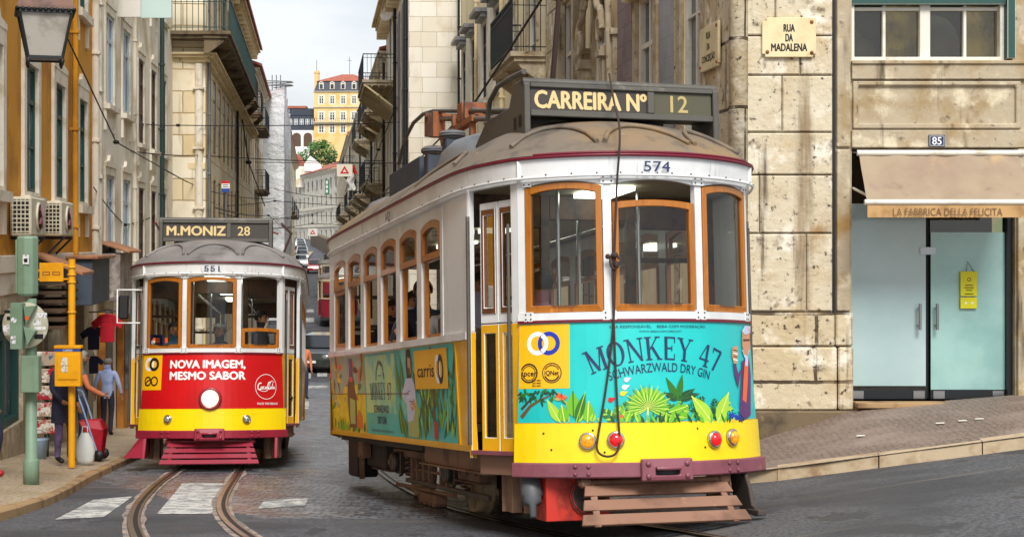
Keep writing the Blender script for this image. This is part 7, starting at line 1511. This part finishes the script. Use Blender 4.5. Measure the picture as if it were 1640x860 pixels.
# hanging clothes
mat('cloth_red', '#c8142a', .8, var=[('#9e0f20', 6, .5, .7)]); mat('cloth_navy', '#1f2440', .8); mat('cloth_blue', '#8fa3d8', .8)
SH = [(-.13, .0), (.13, .0), (.135, .32), (.25, .25), (.31, .37), (.14, .52), (.06, .54), (-.06, .54), (-.14, .52), (-.31, .37), (-.25, .25), (-.135, .32)]
def shirt(lab, u, v, D, k, mt, rot=0., group='clothes hung outside the shop'):
    t = thing('hanging_shirt', lab, 'shirt', tuple(at(u, v, D)), (0, 0, rot), group); b = MB(); b.prism([(x*k, z*k) for x, z in SH], lambda a, z, d: Vector((a, d+.02*math.sin(a*16), z)), -.025, .025); b.build('fabric', M(mt), t, .008)
    b = MB(); b.tube([(-.12*k, 0, .5*k), (0, 0, .58*k), (.12*k, 0, .5*k)], .008, 0, 5); b.tube([(0, 0, .58*k), (0, 0, .66*k)], .006, 0, 5); b.build('hanger', M('zinc'), t)
shirt('bright red T-shirt on a hanger outside the shop', 172, 548, 29.4, .95, 'cloth_red', R(8)); shirt('dark navy T-shirt hung behind the red one outside the shop', 150, 560, 30.2, .8, 'cloth_navy', R(20)); shirt('small dark garment hung lowest outside the shop', 150, 598, 31.0, .62, 'cloth_navy', R(5))
b = MB(); b.tube([at(143, 500, 29.3), at(192, 498, 29.9)], .015, 0, 6); o = b.build('clothes_rail', M('zinc')); tagd(o, 'thin metal rail the shop clothes hang from', 'rail')
mat('goods', '#b9a58c', .7, var=[('#b21f2d', 7, .5, .54), ('#e6e0d2', 5, .52, .58), ('#3a6b8d', 6, .6, .63)])
t = thing('postcard_rack', 'cluttered souvenir rack of small goods behind the green post', 'rack', tuple(at(76, 722, 23.0))); t.location.z = gz(t.location.x, 23)+.12; b = MB(); b.tube([(0, 0, 0), (0, 0, 1.5)], .02, 0, 6); b.build('stand', M('iron'), t)
for i in range(5):
    b = MB(); b.box(-.16, .16, -.06, .06, .35+.24*i, .55+.24*i); b.build('goods_tray', M('goods'), t, .01)
t = thing('water_bucket', 'pale blue plastic bucket at the foot of the souvenir rack', 'bucket', tuple(at(61, 712, 22.4))); t.location.z = gz(t.location.x, 22.4)+.12; b = MB(); b.lathe([(.10, 0), (.14, .28), (.15, .3)], n=18); b.build('tub', mat('bucket_blue', '#8fa9bf', .4), t); b = MB(); b.tube([(.14*math.cos(q), 0, .29+.13*math.sin(q)) for q in [math.pi*i/8 for i in range(9)]], .006, 0, 5); b.build('handle', M('zinc'), t)
# ------------------------------------------------------------------ plaques and fittings on the corner house
mat('plaque', '#e2d2a6', .5, var=[('#cdb887', 3, .45, .7), ('#b49a66', 7, .62, .8)]); mat('letter_black', '#1d1712', .6)
def plaque(lab, fr, x0, x1, z0, z1, lines, y=-.085, hl=.085, widths=()):
    loc = fr.W((x0+x1)/2, y, z0); t = thing('street_sign', lab, 'street sign', tuple(loc), (0, 0, fr.a)); w_, h = x1-x0, z1-z0; c = .035
    P = [(-w_/2, c), (-w_/2+c, c), (-w_/2+c, 0), (w_/2-c, 0), (w_/2-c, c), (w_/2, c), (w_/2, h), (-w_/2+c*1.4, h), (-w_/2+c*1.4, h-c*1.2), (-w_/2, h-c*1.2)]
    b = MB(); b.prism(P, lambda a, z, d: Vector((a, d, z)), -.035, 0); b.build('slab', M('plaque'), t, .006)
    b = MB(); f_ = lambda a, z, d: Vector((a, -.0365-d, z))
    for i, (tx, wd) in enumerate(zip(lines, widths)): b.text(tx, f_, .0, hl, 0, h-.075-hl-(h-.12)/3*i, 0, align='c', width=wd*w_, bold=.04)
    b.build('lettering', M('letter_black'), t)
    for x, z in ((w_/2-.05, h-.05), (-w_/2+.06, .06), (w_/2-.05, .05)): b = MB(); b.lathe([(.022, 0), (.02, .01), (.008, .016)], (x, -.035, z), (0, -1, 0), 10); b.build('bolt', M('rust'), t)
plaque('worn cream stone plaque reading RUA DA MADALENA on the corner pilaster', C1, K(1218), K(1304), Zv(94), Zv(31), ['RUA', 'DA', 'MADALENA'], widths=(.20, .13, .66))
plaque('cream plaque on the tram side of the corner house, seen edge on', C2, T(1.33), T(.42), Zv(106)+.05, Zv(42)+.12, ['RUA', 'DA', 'CONCEIÇÃO'], y=-.06, hl=.08, widths=(.22, .14, .7))
t = thing('house_number', 'small dark blue enamel plate with the number 85 above the awning', 'house number', (RX+(K(1485)+K(1511))/2, FY-.055, Zv(236))); b = MB(); b.box(-.093, .093, -.012, 0, 0, .135); b.build('plate', M('ad_navy'), t, .006)
b = MB(); f_ = lambda a, z, d: Vector((a, -.0135-d, z)); b.text('85', f_, 0, .085, 0, .026, 0, align='c', width=.105, bold=.02); b.ring([(-.082, .012), (.082, .012), (.082, .123), (-.082, .123)], [(-.078, .016), (.078, .016), (.078, .119), (-.078, .119)], f_, 0, .001, 0); b.build('digits', M('white_paint'), t)
# awning
mat('awning_cloth', '#9f8d76', .85, bump=(5, .3), var=[('#8f7a68', .9, .42, .7)], streak=[('#b99a72', 2.2, .9, .55, .8), ('#85705f', 5, .5, .56, .8)]); mat('valance', '#c19a68', .85, var=[('#a37c4e', 4, .45, .7)]); mat('valance_ink', '#75583b', .8)
t = thing('awning', 'faded brown shop awning with lettered valance over the glass doors', 'awning', (RX+K(1500), FY, Zv(243)))
ax = lambda u, D: (u-CX)/FPX*D-(RX+K(1500)); b = MB(); yb = 17.7; zt_, zb_ = 0, (HZ-324)/FPX*yb-Zv(243)
xa0, xa1, xb0, xb1 = ax(1378, 18.4), ax(1633, 18.4), ax(1389, yb), ax(1655, yb)
def aw(a, c): x = (xa0+(xa1-xa0)*a)*(1-c)+(xb0+(xb1-xb0)*a)*c; return (x, -.02-(FY-yb-.02)*c, zt_*(1-c)+zb_*c-.07*math.sin(math.pi*c)*(.6+.4*math.sin(a*math.pi))+.012*math.sin(a*31+c*3)+.03*mnoise.noise(Vector((a*5, c*2.5, 2)))-.02*math.exp(-((a-.42-.05*c)/.02)**2))
b.grid(40, 12, aw); b.build('fabric', M('awning_cloth'), t)
b = MB(); b.tube([(xb0-.03, yb-FY, zb_), (xb1, yb-FY, zb_)], .032, 0, 10); b.build('front_bar', M('frame_white'), t); b = MB()
b.tube([(xa0-.03, -.06, -.02), (xa1+.06, -.06, -.02)], .035, 0, 8); b.build('roller', M('frame_white'), t)
for x in (xa0+.0, xa1-.1): b = MB(); b.tube([(x-.06, .0, -.42), (x, -.35, -.5), (x+.02, yb-FY+.03, zb_)], .016, 0, 6); b.build('arm', M('frame_white'), t)
b = MB(); vz = (HZ-347)/FPX*yb-(HZ-327)/FPX*yb
b.grid(40, 3, lambda a, c: (xb0+(xb1-xb0)*a, yb-FY-.01-.012*c*math.sin(a*19), zb_-.03+vz*c)); o = b.build('valance', M('valance'), t)
b = MB(); b.text('LA FABBRICA DELLA FELICITA', lambda a, z, d: Vector((a, yb-FY-.027-d, z)), 0, .085, ax(1517, yb), zb_-.03+vz*.86, 0, align='c', width=ax(1605, yb)-ax(1430, yb), shear=.0); b.build('lettering', M('valance_ink'), o)
# yellow hanging notice on the glass door
mat('notice_yellow', '#d8d210', .5); t = thing('hanging_notice', 'yellow two piece notice hanging on a string on the right glass door', 'notice', (RX+K(1558), FY+.16, Zv(495))); k = FY/FPX
b = MB(); b.box(-14*k, 13*k, -.01, .01, 20*k, 60*k); b.build('upper_board', M('notice_yellow'), t, .004); b = MB(); b.box(-14*k, 13*k, -.01, .01, 0, 18*k); b.build('lower_board', M('notice_yellow'), t, .004)
b = MB(); b.tube([(-4*k, 0, 60*k), (-2*k, 0, 76*k), (8*k, 0, 60*k)], .004, 0, 5); b.build('string', M('letter_black'), t)
b = MB(); f_ = lambda a, z, d: Vector((a, -.0115-d, z)); b.disc((0, 47*k), 3.2*k, f_, 0, 0, 14, 2.2*k)
b.build('emblem', M('letter_black'), t)
for v, w_ in ((37, 13), (33, 15), (29, 10), (23, 14)): b = MB(); b.box(-w_/2*k, w_/2*k, -.0122, -.0112, v*k, (v+1.3)*k, 0); b.build('print_line', M('letter_black'), t)
b = MB()
b.disc((-5*k, 9*k), 2*k, f_, 0, 1, 10); b.disc((5*k, 9*k), 2*k, f_, 0, 1, 10); b.build('print', [M('letter_black'), M('white_paint')], t)
# ------------------------------------------------------------------ signs over the street
mat('sign_red', '#c3121c', .5); mat('sign_white', '#e8e6e0', .5); mat('sign_blue', '#23498f', .5); mat('sign_buff', '#d8d2bf', .5)
def tri_sign(lab, u, v, w_px, D, face):
    k = D/FPX; t = thing('warning_sign', lab, 'warning sign', tuple(at(u, v, D)), (0, 0, 0), 'triangle signs over the street'); h = w_px/2*k; b = MB(); b.box(-h*1.25, h*1.25, -.03, .03, -h, h); b.build('board', M(face), t)
    f_ = lambda a, z, d: Vector((a, -.032-d, z)); b = MB(); r1, r2 = h*.82, h*.36; P = lambda r: [(r*math.cos(q)*1.05, r*math.sin(q)-h*.12) for q in (R(90), R(210), R(330))]
    b.ring(P(r1), P(r2), f_, 0, .004, 0); b.build('triangle', M('sign_red'), t)
    b = MB(); b.tube([(-3.2, 0, h*1.3), (0, 0, h*1.05), (3.2, 0, h*1.3)], .012, 0, 5); b.build('span_wire', M('iron'), t)
tri_sign('larger red warning triangle on a buff board hanging above the near tram roof', 552, 273, 20, 58, 'sign_buff'); tri_sign('smaller red warning triangle on a white board hanging far down the street', 501, 372, 12, 92, 'sign_white')
D_ = 47; k = D_/FPX; t = thing('street_board', 'small red white and blue board on a pole in front of the balcony house', 'sign', tuple(at(361, 308, D_))); b = MB(); b.box(-6*k, 7*k, -.02, .02, 0, 18*k); b.build('board', M('sign_white'), t); b = MB(); b.box(-6*k, 7*k, -.026, -.0205, 14*k, 18*k); b.build('red_band', M('sign_red'), t); b = MB(); b.box(-6*k, 7*k, -.026, -.0205, 0, 6*k); b.build('blue_band', M('sign_blue'), t)
b = MB(); b.box(-4*k, 5*k, -.024, -.0205, 8*k, 9*k); b.box(-4*k, 5*k, -.024, -.0205, 11*k, 12*k); b.build('lettering', M('iron'), t); b = MB(); b.tube([(0, .05, -330*k), (0, .05, 20*k)], .035, 0, 7); b.build('pole', M('zinc'), t)
for u, v, D_, lab in ((524, 300, 90, 'green pharmacy cross board on the right row of houses'), (462, 322, 130, 'green pharmacy board on the far left row')):
    k = D_/FPX; t = thing('pharmacy_sign', lab, 'sign', tuple(at(u, v, D_))); b = MB(); b.box(-3*k, 3*k, -.1, .1, -12*k, 12*k); b.build('board', mat('pharmacy_green', '#3b7f66', .5), t); b = MB()
    for i in range(3): b.box(-1.6*k, 1.6*k, -.12, -.101, (-9+7*i)*k, (-4+7*i)*k)
    b.build('symbols', M('sign_white'), t)
p = at(563, 303, 66); k = 66/FPX; t = thing('flag', 'limp white flag with a red corner hanging on the right row of houses', 'flag', tuple(p)); b = MB(); b.grid(5, 14, lambda a, c: ((-8+14*a)*k*(1-.2*c)+.05*math.sin(c*9), .12*math.sin(a*7+c*3), (26-28*c)*k-.0)); b.build('cloth', M('sign_white'), t, fix=False)
b = MB(); b.grid(5, 6, lambda a, c: ((-9+14*a+5*c)*k, -.05+.1*math.sin(a*6), (38-14*c)*k)); b.build('red_corner', M('sign_red'), t, fix=False); b = MB(); b.tube([(-10*k, .1, -5*k), (2*k, .1, 42*k)], .03, 0, 6); b.build('staff', M('zinc'), t)
# ------------------------------------------------------------------ cars
mat('car_glass', '#20262b', .08, spec=.8); mat('tyre', '#151515', .8)
def make_car(lab, paint, loc, rz, group='cars in the far queue', k=1.):
    t = thing('car', lab, 'car', loc, (0, 0, rz), group)       # local -y is the front
    b = MB(); lower = [(-2.05, .28), (-2.1, .55), (-2.0, .78), (-1.2, .93), (1.75, .98), (2.05, .85), (2.08, .4), (1.95, .28)]
    vs = []; W_ = .84; n = len(lower)
    for s, e in ((-1, 1.), (-1, .0), (1, 0.), (1, 1.)):
        pass
    b.prism(lower, lambda a, z, d: Vector((d*(1-.06*max(0, z-.6)), a, z)), -W_, W_); cab = [(-1.15, .93), (-.45, 1.40), (.9, 1.45), (1.7, .98)]
    b.prism([(-1.15, .92), (-.45, 1.42), (.9, 1.46), (1.72, .97)], lambda a, z, d: Vector((d*(1-.32*(z-.92)), a, z)), -W_*.95, W_*.95); o = b.build('body', paint, t, .04)
    b = MB(); g_ = lambda a, z, d: Vector((d*(1-.32*(z-.92))*1.004, a, z))
    for s in (-1, 1): b.flat([(-.95, .97), (-.42, 1.36), (.2, 1.4), (.2, .98)], lambda a, z, d: g_(a, z, s*W_*.955), 0); b.flat([(.26, .98), (.26, 1.4), (.85, 1.4), (1.4, 1.0)], lambda a, z, d: g_(a, z, s*W_*.955), 0)
    b.add([g_(-1.13, .965, -.7), g_(-1.13, .965, .7), g_(-.5, 1.40, .66), g_(-.5, 1.40, -.66)], [(0, 1, 2, 3)]); b.add([g_(1.68, 1.02, -.7), g_(1.68, 1.02, .7), g_(.97, 1.42, .66), g_(.97, 1.42, -.66)], [(0, 1, 2, 3)])
    for i in range(0, len(b.v)): pass
    v2 = []
    for i, q in enumerate(b.v[-8:]): v2.append((q[0], q[1]+(-.03 if i < 4 else .03), q[2]+.012))
    b.v[-8:] = v2; b.build('window', M('car_glass'), t, fix=False)
    for y in (-1.3, 1.3):
        for s in (-1, 1): b = MB(); b.lathe([(.12, .09), (.2, .1), (.3, .1), (.31, .02), (.31, -.08)], (s*.76, y, .31), (s, 0, 0), 16); w_ = b.build('wheel', M('tyre'), t); b = MB(); b.lathe([(.19, .1), (.17, .115), (.04, .12)], (s*.76, y, .31), (s, 0, 0), 12); b.build('rim', M('zinc'), w_)
    for s in (-1, 1): b = MB(); b.ball((s*.62, -2.02, .66), .13, 0, 10, 6, (1.3, .5, .7)); b.build('headlight', M('lamp_glass'), t); b = MB(); b.box(s*.6-.14, s*.6+.14, 2.03, 2.09, .62, .8); b.build('tail_light', M('sign_red'), t)
    b = MB(); b.box(-.26, .26, -2.12, -2.085, .42, .52); b.build('number_plate', M('sign_white'), t)
    return t
def copy_car(src, paint, loc, rz, lab):
    c = copy_tree(src); c.location = loc; c.rotation_euler = (0, 0, rz); c['label'] = lab
    for ch in c.children:
        if ch.name.startswith('body'): ch.data = ch.data.copy(); ch.data.materials[0] = paint
    return c
PW, PG, PK, PR_ = mat('car_white', '#e4e5e6', .25, coat=.6), mat('car_silver', '#a9adb1', .3, metal=.4, coat=.5), mat('car_dark', '#2c322f', .3, coat=.6), mat('car_red', '#a82024', .3, coat=.6)
def spot(u, v): q = on_ground(u, v); return (q.x, q.y, q.z)
x_, y_, z_ = spot(516, 592); CAR = make_car('dark green parked car just beyond the crossing, half hidden by the yellow tram', PK, (x_, y_, z_), R(-7))
for i, (u, v, pm, lab) in enumerate([(482, 428, PW, 'white car nearest in the far left queue'), (484, 418, PG, 'silver car second in the far left queue'), (484, 411, PW, 'white car third in the far left queue'), (483, 405, PG, 'silver car fourth in the far queue'), (482, 400, PW, 'white car near the top of the hill, fifth in the queue'), (481, 396, PW, 'white car at the very top of the far queue'), (470, 440, PK, 'dark car parked at the far left kerb'), (476, 410, PR_, 'red car parked at the left kerb halfway up'), (505, 437, PR_, 'red car behind the far maroon trams')]):
    x_, y_, z_ = spot(u, v); copy_car(CAR, pm, (x_, y_, z_), R(7), lab)
# retaining wall where the street bends uphill
t = thing('retaining_wall', 'brown stone retaining wall edging the far bend of the street', 'wall', (-30, 262, -1)); b = MB(); P_ = [on_ground(524, 408), on_ground(508, 398), on_ground(497, 393)]
for a, c in zip(P_, P_[1:]): b.add([(*(a.xy-Vector((-30, 262))), a.z+.5), (*(c.xy-Vector((-30, 262))), c.z+.5), (*(c.xy-Vector((-30, 262))), c.z+3.2), (*(a.xy-Vector((-30, 262))), a.z+3.2)]+[(*(a.xy-Vector((-31, 262))), a.z+.5), (*(c.xy-Vector((-31, 262))), c.z+.5), (*(c.xy-Vector((-31, 262))), c.z+3.2), (*(a.xy-Vector((-31, 262))), a.z+3.2)], [(0, 1, 2, 3), (4, 7, 6, 5), (3, 2, 6, 7), (0, 3, 7, 4)])
b.build('masonry', M('stone_dark'), t)
# ------------------------------------------------------------------ overhead wires
def wire(lab, pts, r=.012, s=.12):
    b = MB(); L_ = []
    for a, c in zip(pts, pts[1:]): L_ += sag(at(*a), at(*c), s*(at(*c)-at(*a)).length/10, 10)
    b.tube(L_, r, 0, 5, cap=False); mid = at(*pts[len(pts)//2]); b.ball(mid, r*3.2, 0, 6, 4, (1.6, 1, 1)); o = b.build('overhead_wire', M('black')); tagd(o, lab, 'wire', 'overhead wires')
wire('wire slanting from behind the lantern down across the pale house', [(107, 60, 25), (186, 228, 33), (300, 292, 44)], .014, 0)
wire('nearly level wire crossing at the height of the balcony house windows', [(190, 193, 36), (285, 201, 45), (640, 196, 54)], .014, .05)
wire('level span wire second from the top across the street', [(193, 240, 36), (318, 249, 46), (655, 262, 54)], .014, .05)
wire('wire from the pale house to the small street board', [(268, 275, 44), (330, 305, 47), (440, 318, 66)], .013, .05)
wire('low wire passing behind the red tram destination box', [(240, 330, 44), (440, 322, 70), (560, 330, 70)], .016, .04)
wire('trolley wire running down the middle of the left track', [(345, 333, 27), (430, 345, 60), (478, 376, 140)], .012, .02)
wire('second trolley wire above the yellow tram heading down the street', [(905, -60, 12), (760, 165, 17), (600, 320, 42), (520, 360, 110)], .012, .02)
wire('cable draped down the front of the balcony house', [(385, 172, 66), (398, 260, 72), (424, 330, 88)], .03, 0)
wire('thin cable slanting below the bracketed canopy on the right', [(632, 176, 60), (606, 240, 64), (580, 312, 74)], .018, 0)
wire('wire fanning from the scaffold towards the red tram', [(300, 322, 46), (400, 352, 60), (520, 338, 80)], .016, .05)
wire('lower wire crossing far down the street by the white triangle', [(418, 368, 80), (500, 358, 92), (556, 360, 96)], .018, .04)
wire('far wire above the white triangle board', [(440, 352, 100), (500, 345, 110), (560, 346, 110)], .02, .04)
wire('wire from the right white house across to the scaffold top', [(655, 300, 54), (560, 318, 70), (430, 300, 96)], .016, .05)
wire('short slack wire beside the lantern bracket', [(150, 300, 31), (200, 360, 36), (270, 330, 45)], .012, .1)

for i, (u, v) in enumerate(((1505, 697), (1541, 692), (1568, 684), (1378, 677))):
    p = at(u, v, 16.6); p.z = (gz(p.x, 15.4)+.12)*.45+wall_z(max(2.6, p.x))*.55+.02; b = MB(); b.add([(-.05, -.03, 0), (.04, -.04, .003), (.05, .02, .006), (-.03, .03, .003), (0, 0, .008)], [(0, 1, 4), (1, 2, 4), (2, 3, 4), (3, 0, 4)]); o = b.build('paper_scrap', M('litter')); o.location = p; tagd(o, 'small white scrap of paper on the brown right pavement', 'litter', 'paper scraps on the right pavement')
